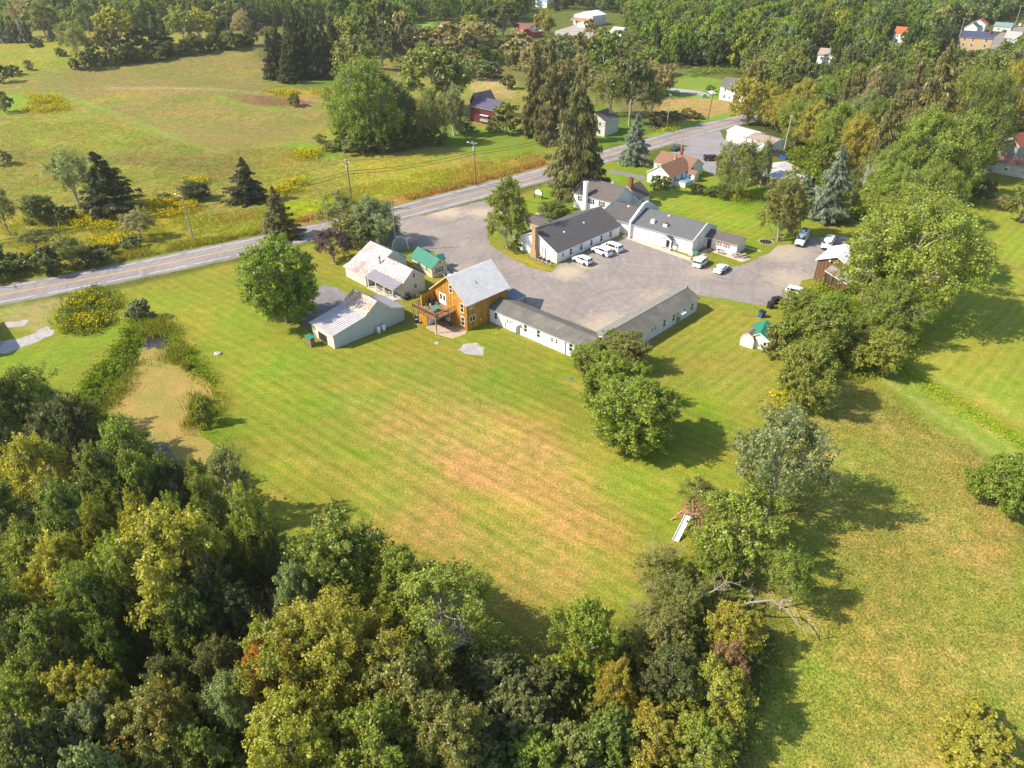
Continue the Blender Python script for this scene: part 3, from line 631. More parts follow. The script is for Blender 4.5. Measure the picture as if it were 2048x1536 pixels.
class Bd:
    def __init__(s, name, label, cat, A, ang, group=None, z=0):
        p = GT(*A) if not isinstance(A, Vector) else A; s.o = empty(name, (p.x, p.y, p.z + z), math.radians(ang), label, cat, group); s.ang = math.radians(ang); s.p = p
    def loc(s, x, y):
        c_, n_ = math.cos(s.ang), math.sin(s.ang); return Vector((s.p.x + x * c_ - y * n_, s.p.y + x * n_ + y * c_))
    def part(s, name, mb, mat, parent=None): return mb.build(name, mat, parent or s.o)
    def prof(s, axis, pts, a0, a1, wall=WHITE, roof=SH_DARK, over=.35, th=.14, trim=TRIM, eave=None, ribs=None, walls=True, zb=-.05):
        """walls under a polyline roof profile pts (t,z), extruded from a0 to a1; one roof slab per slope"""
        if walls: s.part('wall', MB().prism([(pts[0][0], zb)] + list(pts) + [(pts[-1][0], zb)], a0, a1, axis), wall)
        n = len(pts); eave = over if eave is None else eave; roofs = roof if isinstance(roof, list) else [roof] * (n - 1); up = .015
        nrm = []
        for i in range(n - 1):
            (t0, z0), (t1, z1) = pts[i], pts[i + 1]; l = math.hypot(t1 - t0, z1 - z0); nrm.append((-(z1 - z0) / l, (t1 - t0) / l))
        offs = []
        for i in range(n):
            if i == 0: v = nrm[0]
            elif i == n - 1: v = nrm[-1]
            else:
                a, b = nrm[i - 1], nrm[i]; k = 1 + a[0] * b[0] + a[1] * b[1]; v = ((a[0] + b[0]) / k, (a[1] + b[1]) / k)
            offs.append(v)
        P = [list(q) for q in pts]
        for i, j, sg in ((0, 1, 1), (n - 1, n - 2, 1)):
            d = (pts[i][0] - pts[j][0], pts[i][1] - pts[j][1]); l = math.hypot(*d); P[i] = [pts[i][0] + d[0] / l * eave, pts[i][1] + d[1] / l * eave]
        for i in range(n - 1):
            lo0, lo1 = [(P[k][0] + offs[k][0] * up, P[k][1] + offs[k][1] * up) for k in (i, i + 1)]
            hi0, hi1 = [(P[k][0] + offs[k][0] * (up + th), P[k][1] + offs[k][1] * (up + th)) for k in (i, i + 1)]
            m = MB().prism([lo0, hi0, hi1, lo1], a0 - over, a1 + over, axis, 1); m.m[3] = 0
            o = s.part('roof', m, [roofs[i], trim])
            rb = ribs[i] if isinstance(ribs, list) else ribs
            if rb:
                r = MB(); a = a0 - over + .05; f = (lambda t, a_, z: (t, a_, z)) if axis == 'y' else (lambda t, a_, z: (a_, t, z))
                while a < a1 + over - .05:
                    r.bar(f(hi0[0], a, hi0[1] + .02), f(hi1[0], a, hi1[1] + .02), .07, .09); a += rb
                tag(s.part('roof_rib', r, roofs[i], o), kind='stuff')
    def gable(s, x0, x1, y0, y1, ze, zr, ridge='x', rp=.5, **k):
        if ridge == 'x': s.prof('x', [(y0, ze), (y0 + (y1 - y0) * rp, zr), (y1, ze)], x0, x1, **k)
        else: s.prof('y', [(x0, ze), (x0 + (x1 - x0) * rp, zr), (x1, ze)], y0, y1, **k)
    def place(s, o, face, pos, t, z):
        r = {'S': 0, 'E': 90, 'N': 180, 'W': -90}[face]; o.location = (t, pos, z) if face in 'SN' else (pos, t, z); o.rotation_euler = (0, 0, math.radians(r))
    def win(s, face, pos, t, z, w_=.8, h_=1.3, style='sash', sh=None):
        a, b = window_meshes(w_, h_, style); o = obj('window', a, None, s.o); s.place(o, face, pos, t, z); obj('pane', b, None, o)
        if sh:
            k = (sh.name, round(h_, 2))
            if k not in _sh:
                m = MB().box(-.2, .2, -.05, 0, 0, h_)
                for q in range(int(h_ / .12)): m.box(-.16, .16, -.065, -.05, .04 + q * .12, .10 + q * .12)
                _sh[k] = m.me('shutter'); _sh[k].materials.append(sh)
            for sg in (-1, 1): u = obj('shutter', _sh[k], None, o); u.location = (sg * (w_ / 2 + .31), 0, 0)
        return o
    def door(s, face, pos, t, w_=.95, h_=2.05, mat=TRIM, glass=True, z=0.02):
        m = MB().box(-w_ / 2, w_ / 2, -.05, 0, 0, h_)
        o = s.part('door', m, mat); s.place(o, face, pos, t, z)
        g = MB()
        if glass: g.box(-w_ / 2 + .18, w_ / 2 - .18, -.065, -.05, .9, h_ - .2); s.part('pane', g, GLASS, o)
        s.part('handle', MB().box(w_ / 2 - .12, w_ / 2 - .06, -.1, -.05, .95, 1.05), STEEL, o)
        fr = MB().box(-w_ / 2 - .1, -w_ / 2, -.07, 0, 0, h_ + .1).box(w_ / 2, w_ / 2 + .1, -.07, 0, 0, h_ + .1).box(-w_ / 2, w_ / 2, -.07, 0, h_, h_ + .1)
        s.part('door_frame', fr, TRIM, o); return o
    def corner(s, pts, z0, z1, mat=TRIM):
        for x, y in pts: s.part('corner_board', MB().box(x - .09, x + .09, y - .09, y + .09, z0, z1), mat)
    def chimney(s, x, y, w_, z0, z1, mat, d_=None):
        d_ = d_ or w_; m = MB().box(x - w_ / 2, x + w_ / 2, y - d_ / 2, y + d_ / 2, z0, z1)
        c_ = s.part('chimney', m, mat); s.part('chimney_cap', MB().box(x - w_ / 2 - .08, x + w_ / 2 + .08, y - d_ / 2 - .08, y + d_ / 2 + .08, z1, z1 + .12), mat, c_)
        s.part('flue', MB().tube((x, y, z1 + .12), (x, y, z1 + .35), .13, n=8), DARK, c_); return c_
    def vent(s, x, y, z, r=.28, mat=PWHITE): s.part('roof_vent', MB().lathe(x, y, [(r, z - .1), (r, z + .12), (r * .7, z + .26), (.05, z + .32)], 12), mat)

# 1 metal garage, front left
b = Bd('garage', 'grey metal garage with patchy rusty white roof and two white tanks at its side', 'garage', (670.3, 698), 45)
b.prof('y', [(0, 2.6), (6.6, 3.75), (9.5, 5.8), (12.3, 3.5), (15.2, 2.55)], 0, 6.9, wall=siding('pale_metal_wall', (.50, .54, .54), .3, .8, True, .08), roof=[M_GREY, M_RUST2, M_RUST2, M_GREY], over=.25, eave=.3, ribs=[.6, .7, .7, .6])
b.part('cladding', MB().box(-.04, 0.0, 0, 6.9, 0, 2.5), CREAM)
b.part('opening', MB().box(-.07, -.04, 2.2, 4.9, .1, 1.7), DARK)
# 2 old white cottage pair
b = Bd('cottage', 'white two-gabled cottage with patchy rusted metal roofs and slate-grey porch', 'cottage', (736.7, 572.6), 45)
CW = siding('cottage_wall', (.60, .58, .50), .15, .82, False, .1)
b.prof('y', [(-.4, 2.3), (1.2, 2.8), (6.6, 5.6), (10, 3.6)], 0, 7.2, wall=CW, roof=[M_RUST, M_RUST, M_BLUE], over=.35, ribs=[.7, .7, .7])
b.prof('y', [(1.9, 3.2), (4.4, 5.2), (7.2, 3.1)], -9.4, -.5, wall=CW, roof=[M_RUST, M_GREY], over=.3, eave=.3, ribs=[.8, .8])
b.prof('y', [(-.6, 2.35), (1.70, 3.13)], -9.2, -.4, roof=M_PURP, over=.2, eave=.05, walls=False, ribs=.5)
b.part('porch_floor', MB().box(-.7, 1.86, -9.2, -.4, 0, .12), CONC)
for y in (-9.0, -6.2, -3.4, -.8): b.part('post', MB().box(-.5, -.36, y - .07, y + .07, .12, 2.36), TRIM)
b.win('S', -9.4, 4.6, 3.5, .5, 1.0); b.win('S', -9.4, 4.8, 1.2, .7, .9); b.win('S', 0, 8.6, 2.2, .5, .5, 'grid')
b.win('W', -.3, 1.5, .8, .5, 1.3, 'sash', SHUTM); b.door('W', 1.9, -2.2); b.win('W', 1.9, -4.5, 1.1, .8, 1.1); b.win('W', 1.9, -7, 1.1, .8, 1.1)
b.chimney(3.0, -.6, .3, 3.5, 5.4, STEEL)
# 3 green-roofed cottage
b = Bd('cottage', 'little cream cottage with a green metal roof and green shutters', 'cottage', (864.9, 556.7), 38)
b.gable(0, 3.7, 0, 7.8, 2.35, 3.75, 'y', wall=siding('cream_wall', (.62, .55, .40), .2, .8, False, .1), roof=M_GREEN, over=.35, eave=.4, ribs=.45)
b.win('S', 0, 1.8, .95, .8, 1.1, 'sash', SHUTG); b.win('W', 0, 2, 1, .7, .9); b.win('W', 0, 5, 1, .7, .9)
b.gable(3.72, 5.2, 3.0, 4.8, 2.0, 2.75, 'x', wall=CREAM, roof=M_GREEN, over=.2, ribs=.45)
b.part('ball_finial', MB().lathe(1.85, -.37, [(.05, 3.1), (.14, 3.2), (.14, 3.35), (.05, 3.45)], 8), DARK)
# 4 golden house
b = Bd('house', 'golden yellow wooden house with a light metal roof and raised deck', 'house', (934.8, 662), -45)
b.gable(-9.5, 0, 0, 10.3, 5.25, 9.1, 'y', wall=YELW, roof=M_LIGHT, over=.45, eave=.35, trim=YELT, ribs=.42)
for z in (3.15, .4): b.door('S', 0, -6.0, .85, 2.1); 
dr = b.door('S', 0, -6.95, .85, 2.1, z=3.15); b.door('S', 0, -6.1, .85, 2.1, z=.05); b.door('S', 0, -5.2, .85, 2.1, z=.05); b.door('S', 0, -6.05, .85, 2.1, z=3.15)
b.win('S', 0, -1.2, 3.4, .8, 1.6); b.win('S', 0, -1.1, .8, .8, 1.6); b.win('S', 0, -4.1, 6.3, .75, 1.4)
b.win('E', 0, 1.1, 4.2, .8, .7, 'slide'); b.win('E', 0, 1.3, 1.6, 1.2, 1.0, 'slide')
for y, z in ((5.2, 3.1), (5.4, 1.6), (3.3, 1.2)): b.part('wall_vent', MB().tube((0, y, z), (.12, y, z), .11), PWHITE)
for x in (-3.3, -2.7): b.part('wall_lamp', MB().tube((x, 0, 5.6), (x, -.15, 5.6), .09, n=8), PWHITE)
b.part('deck_frame', MB().box(-9.8, -3.2, -4.6, -.01, 2.75, 2.93), DECKW)
yy = -4.62; dk = MB()
for i in range(31): o = b.part('deck_board', MB().box(-9.85, -3.15, yy + i * .149, yy + i * .149 + .135, 2.93, 2.97), DECKW)
for x, y in ((-3.3, -4.5), (-9.7, -4.5), (-9.7, -1.2), (-3.3, -.3)): b.part('deck_post', MB().box(x - .08, x + .08, y - .08, y + .08, 0, 2.75), DECKW)
rp = [(-9.8, -.05), (-9.8, -4.6), (-3.2, -4.6), (-3.2, -.05)]
for i in range(3):
    a, c_ = Vector(rp[i] + (0,)), Vector(rp[i + 1] + (0,)); r = b.part('railing', MB().bar(a + Vector((0, 0, 3.92)), c_ + Vector((0, 0, 3.92)), .16, .07).bar(a + Vector((0, 0, 3.1)), c_ + Vector((0, 0, 3.1)), .08, .06), DECKW)
    l = (c_ - a).length; n = int(l / .14); bl = MB()
    for k in range(1, n): q = a.lerp(c_, k / n); bl.tube((q.x, q.y, 3.1), (q.x, q.y, 3.9), .016, n=4)
    tag(b.part('baluster', bl, BLACKP, r), kind='stuff')
    for k in range(int(l / 1.55) + 1): q = a.lerp(c_, min(1, k * 1.55 / l)); b.part('rail_post', MB().box(q.x - .055, q.x + .055, q.y - .055, q.y + .055, 2.97, 4.0), DECKW, r)
for i in range(15): b.part('screen_board', MB().box(-8.95, -8.9, -3.0 + i * .2, -3.0 + i * .2 + .19, 2.97, 5.0 + i * .02), YELW)
b.part('screen_post', MB().box(-9.02, -8.84, -3.14, -3.01, 2.97, 5.15), YELT)
b.part('storage_wall', MB().box(-9.3, -6.7, -3.8, -.02, 0, 2.7), YELW)
b.part('storage_panel', MB().box(-6.7, -6.64, -3.6, -.9, .05, 2.6), PWHITE); b.part('storage_trim', MB().box(-8.0, -7.86, -3.86, -3.8, 0, 2.7), YELT)
b.part('flue', MB().tube((-2.6, 4.6, 6.9), (-2.6, 4.6, 7.5), .08), DARK); b.part('mast', MB().bar((-2.6, 4.6, 7.5), (-1.6, 4.2, 7.4), .08, .08), DARK)
b.prof('y', [(-2.2, 2.9), (1.2, 2.5)], 10.75, 14, roof=M_BLUE, over=.05, walls=False, ribs=.45); b.part('post', MB().box(1.0, 1.14, 13.7, 13.84, 0, 2.4), DECKW); b.part('post', MB().box(-2.1, -1.96, 13.7, 13.84, 0, 2.8), DECKW)
YH = b
# 5, 6 motel wings
b = Bd('motel_wing', 'long low white motel wing joined to the golden house, shingle roof streaked grey', 'motel', (979.5, 642.8), -42)
b.gable(0, 22.2, 0, 5.3, 2.8, 3.75, 'x', wall=WHITE, roof=SH_MOT, over=.35, eave=.35)
for x, z, w_, h_ in ((1.6, 1.1, .65, 1.2), (4.5, 1.35, .4, .7), (5.25, 1.5, .35, .5), (8.8, 1.1, .65, 1.3), (11.8, 1.1, .65, 1.3), (14.9, 1.4, .4, .8), (15.9, 1.4, .4, .8), (19.0, 1.1, .7, 1.4)): b.win('S', 0, x, z, w_, h_)
b.part('cabinet', MB().box(6.2, 6.7, -.3, 0, .2, 1.1), PWHITE); b.part('cabinet', MB().box(6.8, 7.3, -.3, 0, .3, 1.5), STEEL); b.part('conduit', MB().tube((7.1, -.1, 1.5), (7.1, -.1, 2.9), .05), STEEL)
b.part('awning', MB().box(6.5, 7.7, -.7, 0, 2.15, 2.22), PWHITE); b.part('downpipe', MB().box(17.8, 17.9, -.08, 0, 0, 2.6), BLACKP); b.part('downpipe', MB().box(3.9, 4.0, -.08, 0, .2, 1.4), STEEL)
b.part('ridge_cap', MB().prism([(2.45, 3.78), (2.65, 3.97), (2.85, 3.78)], -.3, 22.2, 'x'), SH_DARK)
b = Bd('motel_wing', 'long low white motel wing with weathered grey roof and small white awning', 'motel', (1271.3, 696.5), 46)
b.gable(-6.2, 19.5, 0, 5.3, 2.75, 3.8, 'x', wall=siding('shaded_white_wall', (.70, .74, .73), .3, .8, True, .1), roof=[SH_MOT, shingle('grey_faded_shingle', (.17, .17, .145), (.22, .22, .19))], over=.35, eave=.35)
for x, z, w_, h_ in ((-.6, 1.0, .5, 1.2), (1.3, 1.0, .6, 1.0), (4.6, 1.4, .4, .8), (5.6, 1.4, .4, .8), (8.4, 1.0, .65, 1.5), (11.4, 1.0, .65, 1.5), (14.9, 1.3, .5, .9), (17.6, 1.0, .65, 1.5)): b.win('S', 0, x, z, w_, h_)
b.part('awning', MB().prism([(-1.0, 2.05), (0, 2.35), (0, 2.42), (-1.0, 2.12)], 12.7, 14.1, 'x'), PWHITE); b.part('cabinet', MB().box(12.6, 13.2, -.4, 0, .5, 1.3), STEEL); b.part('conduit', MB().tube((12.5, -.1, .2), (12.5, -.1, 2.5), .04), STEEL)
b.part('ridge_cap', MB().prism([(2.45, 3.83), (2.65, 4.02), (2.85, 3.83)], -6, 19.8, 'x'), SH_DARK); b.part('flue', MB().tube((19.6, 2.6, 3.8), (19.6, 2.6, 4.35), .09), DARK)
b.part('meter', MB().box(-.2, .15, -.15, 0, 1.5, 2.0), PWHITE); b.part('satellite_dish', MB().lathe(-1.6, -.3, [(.05, 2.9), (.3, 3.0), (.34, 3.05)], 10), PWHITE)
for i in range(9): b.part('window', MB().box(-3 + i * 2.4, -2.2 + i * 2.4, 5.3, 5.34, 1, 2.1), GLASS)
# 7 restaurant wing
b = Bd('restaurant_wing', 'white low building with wide charcoal roof and tan brick chimney at the gable', 'restaurant', (1113.3, 527), 46)
b.prof('x', [(0, 2.5), (6.1, 5.5), (13.0, 2.5)], 0, 22.3, wall=WHITEH, roof=SH_DARK, over=.3, eave=.35)
for i, x in enumerate((4.6, 8.2, 11.8, 15.4, 18.9)): b.win('S', 0, x, .75, .75, 1.35)
b.win('S', 0, 2.0, 1.0, .45, .8)
cm = MB().box(-1.0, -.02, 5.2, 6.9, 0, 1.3).prism([(5.2, 1.3), (6.9, 1.3), (6.55, 2.2), (5.55, 2.2)], -1.0, -.02, 'x').box(-.95, -.02, 5.55, 6.55, 2.2, 6.9)
c_ = b.part('chimney', cm, BRICK); b.part('chimney_cap', MB().box(-1.05, .08, 5.45, 6.65, 6.9, 7.02), BRICK, c_)
for x, y in ((6.4, 3.6), (13.6, 3.9)): b.vent(x, y, 2.5 + y * .49)
b.part('door_frame', MB().box(-.06, 0, 4.2, 4.3, 0, 2.4).box(-.06, 0, 3.2, 3.3, 0, 2.4).box(-.06, 0, 3.2, 4.3, 2.4, 2.5), BLACKP)
for y in (1.0, 2.1, 3.0, -0.0): b.part('downpipe', MB().tube((-.1, y + .4, .6), (-.1, y + .4, 2.2), .04, n=6), STEEL)
b.gable(8.8, 14.2, 13.2, 18.6, 2.5, 3.3, 'y', roof=SH_BR, over=.2, walls=False)
for x, y in ((9, 18.4), (14, 18.4), (9, 15.8), (14, 15.8)): b.part('post', MB().box(x - .09, x + .09, y - .09, y + .09, 0, 2.5), TRIM)
b.part('wall', MB().box(9.5, 22.2, -0.02, 0.0, 0, .35), CONC)
b.part('link_wall', MB().box(22.31, 25.3, 1.5, 12, 0, 2.6), WHITEH)
# 8 main farmhouse
b = Bd('farmhouse', 'white clapboard main house with taupe roof, tall white chimney and black shutters', 'house', (1148.4, 414.7), -41)
b.gable(-.3, 11.8, 0, 8.8, 3.95, 6.7, 'x', wall=WHITEH, roof=SH_BR, over=.35, eave=.35)
c_ = b.chimney(3.7, -.55, .95, 0, 7.5, PWHITE, .95)
b.win('S', 0, 1.9, 2.1, .8, 1.25, 'grid', SHUT); b.win('S', 0, 5.2, 2.1, .8, 1.25, 'grid', SHUT); b.win('S', 0, 8.4, 2.1, .8, 1.25, 'grid', SHUT); b.win('W', -.3, 3, 2.1, .8, 1.3, 'grid', SHUT)
b.gable(6.8, 13.5, 8.9, 14.0, 2.9, 5.4, 'y', wall=WHITEH, roof=SH_BR, over=.35)
b.chimney(10.6, 9.2, .9, 4.2, 7.6, REDBR); b.chimney(7.0, 6.5, .5, 5, 7.0, PWHITE)
b.win('E', 13.5, 11, 1.2, .8, 1.1, 'grid'); b.part('porch_post', MB().box(13.3, 13.45, 8.4, 8.55, 0, 2.4), TRIM)
# 9, 10 hall with stepped parapet
b = Bd('hall', 'long white hall with grey roof, scalloped parapet wall and little gabled entrance porch', 'hall', (1261.5, 475.2), -40)
b.gable(.05, 15.7, 0, 11.3, 3.35, 5.55, 'x', wall=WHITE, roof=SH_HALL, over=.0, eave=.4)
pt = [(-.7, 0), (-.7, 3.9)]
for k in range(1, 8): z = 3.9 + (6.95 - 3.9) * k / 7.; y = -.7 + 5.6 * k / 7.; pt += [(y - .55, z - .12), (y, z)]
pt += [(6.7, 6.95)] 
for k in range(1, 8): z = 6.95 - 3.0 * k / 7.; y = 6.7 + 5.2 * k / 7.; pt += [(y - .2, z + .2), (y, z)]
pt += [(11.9, 0)]
pw_ = b.part('parapet_wall', MB().prism(pt, -.32, .04, 'x'), WHITEH)
cp = MB()
for i in range(1, len(pt) - 2): a, c2_ = pt[i], pt[i + 1]; cp.bar((-.14, a[0], a[1] + .04), (-.14, c2_[0], c2_[1] + .04), .5, .08)
b.part('coping', cp, TRIM, pw_)
b.part('gable_trim', MB().prism([(-.35, 3.3), (5.65, 5.68), (11.65, 3.3), (11.65, 3.1), (5.65, 5.48), (-.35, 3.1)], 15.72, 15.85, 'x'), TRIM)
b.prof('x', [(1.3, 2.9), (7.3, 4.6), (11.2, 3.5)], -10.1, -.36, roof=SH_DARK, over=.0, eave=.5, wall=WHITEH)
b.vent(-5.2, 6.6, 4.5); b.vent(6.6, 5.0, 5.35)
for x, mt in ((4.4, CREAM), (7.7, REDBR)):
    v = b.part('roof_hatch', MB().box(x - .5, x + .5, 1.4, 2.2, 3.6, 4.7), PWHITE); b.part('hatch_cap', MB().box(x - .42, x + .42, 1.48, 2.12, 4.7, 5.0), mt, v)
b.gable(8.9, 11.1, -1.35, -.01, 2.45, 3.1, 'y', roof=SH_BR, over=.15, walls=False, eave=.25)
b.part('pediment', MB().prism([(8.9, 2.4), (10, 3.05), (11.1, 2.4)], -1.3, -1.2, 'y'), TRIM)
for x in (8.95, 11.05): b.part('post', MB().box(x - .11, x + .11, -1.4, -1.18, 0, 2.42), TRIM)
b.part('step', MB().box(9.0, 11.0, -1.5, -.02, 0, .3), STONE); b.door('S', 0, 9.7, .85, 2.1, SHUT); b.door('S', 0, 10.55, .85, 2.1, SHUT)
b.part('wall_lamp', MB().box(12.0, 12.3, -.12, 0, 1.2, 1.5), DARK); b.part('panel', MB().box(12.5, 12.7, -.1, 0, 1.3, 2.3), PWHITE)
for x in (1.2, 2.5, 6.5, 13.0, 15.2): b.part('guard_post', MB().tube((x, -1.6, 0), (x, -1.6, 1.1), .03, n=6), STEEL)
for x in (15.6, 16.0, 16.3): b.part('bollard', MB().tube((x, -.8, 0), (x, -.8, 1.2), .1, n=8), PWHITE)
b.part('cabinet', MB().box(16.0, 17.0, .2, .9, 0, .8), GREENP)
b.win('E', 15.7, 8.0, 2.9, .5, .6); b.part('downpipe', MB().tube((15.8, 3, 0), (15.8, 3, 3.4), .05, n=6), STEEL)
b.gable(15.72, 23.4, 6.1, 10.5, 2.5, 3.5, 'x', wall=siding('annex_wall', (.75, .74, .70), .2, .85, False, .08), roof=SH_BR, over=.2, eave=.45)
b.part('recess', MB().box(16.3, 17.3, 6.05, 6.1, 0, 2.3), BARNW)
b.win('S', 6.1, 19.0, 1.1, .55, .9, 'grid', SHUTR); b.win('S', 6.1, 20.9, 1.1, .55, .9, 'grid', SHUTR)
HALL = b
# 12 brown-roofed bungalow
b = Bd('bungalow', 'white bungalow with brown shingle roof beside a small above-ground pool', 'house', (1293.7, 363), -43)
b.gable(0, 7.4, 0, 11.5, 2.75, 5.1, 'y', wall=WHITEH, roof=SH_BROWN, over=.3)
b.gable(-4.2, 7.5, 9.6, 17.2, 2.75, 5.0, 'x', wall=WHITEH, roof=SH_BROWN, over=.3)
b.win('S', 0, 2.4, 1.0, .9, 1.2, 'grid', SHUTG); b.win('S', 0, 5.4, 1.0, .8, 1.2, 'sash'); b.win('S', 0, 4.0, 3.6, .35, .45, 'sash'); b.win('S', 9.6, -2.4, 1, 1.4, 1.2, 'slide')
for y in (2.5, 6): b.win('E', 7.4, y, 1.1, .8, 1.2)
b.chimney(3.0, 9.0, .7, 3.6, 5.9, BRICK); b.chimney(1.0, 15.5, .7, 3.6, 6.2, REDBR)
b.gable(7.42, 10.2, 8.2, 10.6, 2.2, 2.9, 'x', wall=WHITEH, roof=SH_BROWN, over=.2)
b.win('S', 8.2, 8.8, .9, .7, 1.1)
# 13 white garage block
b = Bd('garage', 'white workshop with three overhead doors and a bright white metal roof', 'garage', (1451.8, 281), -58)
b.gable(0, 10.6, 0, 7.8, 3.2, 4.2, 'x', wall=WHITE, roof=M_WHITE, over=.25, ribs=.6)
for x in (2.0, 5.2, 8.3): 
    d_ = b.part('overhead_door', MB().box(x - 1.35, x + 1.35, -.05, 0, 0, 2.7), PWHITE); b.part('door_frame', MB().box(x - 1.45, x - 1.35, -.07, 0, 0, 2.8).box(x - 1.35, x + 1.45, -.07, 0, 2.7, 2.8), DARK, d_)
b.gable(10.62, 20.5, -2.4, 5.6, 3.4, 4.5, 'x', wall=WHITE, roof=[M_TAN, M_WHITE], over=.25, ribs=.6)
b.door('E', 20.5, -1.0); b.part('flue', MB().tube((19, -1.2, 3.6), (19, -1.2, 5.4), .06), STEEL)
# 14 low grey roofs
b = Bd('workshop', 'low brick workshop with a long pale grey metal roof behind the tall bush', 'building', (1530, 372), -40)
b.gable(-4.5, 11.0, 0.0, 7.0, 2.6, 3.8, 'x', wall=BRICKW, roof=M_GREY, over=.3, ribs=.6); b.door('S', 0, .9, .9, 2.0); b.win('S', 0, 3.5, .9, 1.2, 1.2)
b.win('S', 0, 6.3, .9, 1.2, 1.2)
b.gable(-4.2, 3.4, 7.3, 13.5, 2.5, 3.6, 'y', wall=GREYW, roof=M_GREY, over=.3, ribs=.6)
# quonset shelter
b = Bd('arched_shed', 'grey-green arched metal shelter behind the utility pole at the lot edge', 'shed', (786, 503), 22)
arc = [(1.7 - 1.75 * math.cos(math.pi * k / 10), .6 + 2.6 * math.sin(math.pi * k / 10)) for k in range(11)]
b.prof('y', [(-.05, .6)] + arc[1:-1] + [(3.45, .6)], 0, 5, wall=M_BLUE, roof=M_BLUE, over=.05, eave=.55, ribs=.5)
# wooden barn by the lot
b = Bd('barn', 'weathered brown board barn with white metal roof under the big trees', 'barn', (1626.5, 559), -40)
b.part('wall', MB().prism([(0, 0), (0, 4.4), (3.6, 5.9), (6.0, 4.6), (6.0, 0)], 0, 8.5, 'y'), BARNW)
for i in range(27):
    x = i * .222 + .01; zt = 4.4 + x * .41 if x < 3.6 else 5.9 - (x - 3.6) * .54
    b.part('board', MB().box(x, x + .2, -.03 - .012 * (i * 7 % 3), 0, .0, zt - .12 - .05 * (i % 4)), [BARNW, WOODP, plain('red_brown_board', (.26, .10, .05), .9, .4, 3), plain('grey_board', (.26, .21, .17), .9, .4, 3)][(i * 5 + i // 3) % 4])
b.prof('y', [(0, 4.45), (3.6, 5.95), (6.0, 4.65)], 0, 8.5, roof=M_WHITE, over=.4, walls=False, ribs=.6)
b.prof('y', [(3.0, 3.9), (7.2, 2.5)], -3.6, -.08, wall=BARNW, roof=sheet_metal('pale_rusty_metal', (.45, .43, .42), .35), over=.25, ribs=.5); b.part('lamp', MB().box(2.2, 2.5, -.35, -.06, 4.7, 5.0), PWHITE)
# sheds at the right
b = Bd('shed', 'small white shed with green metal roof half hidden behind bushes', 'shed', (1513, 697), -28)
b.gable(-1.6, 1.8, 0, 5.0, 1.9, 3.0, 'y', wall=WHITE, roof=M_GREEN, over=.2, ribs=.45); b.door('S', 0, 1.2, .8, 1.7)
b = Bd('shed', 'small beige gambrel garden shed with brown roof and double doors', 'shed', (1478.5, 690), -38)
b.prof('y', [(0, 1.5), (.35, 2.25), (1.2, 2.7), (2.05, 2.25), (2.4, 1.5)], 0, 2.2, wall=siding('beige_vinyl', (.62, .55, .50), .4, .85, True, .05), roof=shingle('shed_roof', (.18, .11, .085)), over=.08, th=.06)
for x in (.85, 1.55): b.part('door', MB().box(x - .33, x + .33, -.04, 0, .05, 2.0), PWHITE)
# far right: stone barn and outbuilding
b = Bd('barn', 'grey-white two-storey barn with very rusty metal roof at the right edge', 'barn', (1984, 312), -58, z=0)
b.gable(0, 6.6, 0, 10, 4.4, 7.0, 'y', wall=siding('peeling_wall', (.40, .40, .39), .3, .7, True, .5, .9), roof=M_RUSTD, over=.4); b.win('S', 0, 3.4, 4.9, .6, .8); b.win('S', 0, 2.0, 1.9, .6, .8); b.win('S', 0, 4.6, 2.0, .6, .8)
b = Bd('outbuilding', 'white outbuilding with rusty metal roof at the right edge of the picture', 'outbuilding', (1983.5, 345), -43)
b.gable(0, 13, 0, 6, 3.1, 4.4, 'x', wall=siding('off_white_wall', (.62, .60, .52), .3, .8, False, .1), roof=sheet_metal('rust_streaked_metal', (.50, .42, .38), .7), over=.3, ribs=.6); b.win('S', 0, 3.2, 1.3, .8, .7, 'slide'); b.win('S', 0, 8.0, 1.3, .8, .7, 'slide')
# across the road
b = Bd('barn', 'dark red barn with slate-purple roof among the trees across the road', 'barn', (941, 241), -42)
b.gable(0, 12, 0, 9, 5.2, 7.6, 'x', wall=REDW, roof=sheet_metal('purple_roof', (.13, .11, .17), 0), over=.3, ribs=.8); b.gable(-4, .0, 4, 13, 5.6, 8.4, 'y', wall=REDW, roof=sheet_metal('streaked_roof', (.25, .21, .24), .3), over=.3)
b.part('porch_roof', MB().box(5.5, 9.5, -.9, 0, 2.9, 3.02), PWHITE); b.part('shelf', MB().box(5.6, 9.4, -.8, -.02, .8, 1.6), WOODG); b.win('S', 0, 7.4, 1.6, 2.0, 1.0, 'slide')
b = Bd('farmhouse', 'white farmhouse with dark roof behind the tallest spruce', 'house', (1178, 268), -38)
b.gable(-3, 6.2, 0, 9, 4.9, 7.2, 'y', wall=siding('old_white_clapboard', (.60, .58, .50), .2, .85, False, .1), roof=SH_BR, over=.3)
for x in (1.5, 4.2): b.win('S', 0, x, 3.4, .7, 1.2); b.win('S', 0, x, .9, .7, 1.2)
b.chimney(3.5, 5, .6, 6, 7.9, REDBR)
b = Bd('farmhouse', 'two-storey white house with dark roof above the golden field', 'house', (1437.5, 199), -41)
b.gable(0, 10.2, 0, 8.2, 5.3, 8.0, 'x', wall=WHITEH, roof=SH_HALL, over=.4)
for x in (2.2, 5, 8): b.win('S', 0, x, 3.6, .8, 1.2)
b.win('S', 0, 2.2, .9, .8, 1.2); b.win('S', 0, 7.2, .7, 2.2, 1.6, 'slide'); b.part('bay_roof', MB().box(5.7, 8.7, -.9, 0, 2.5, 2.62), PWHITE); b.door('S', 0, 4.4, .9, 2)
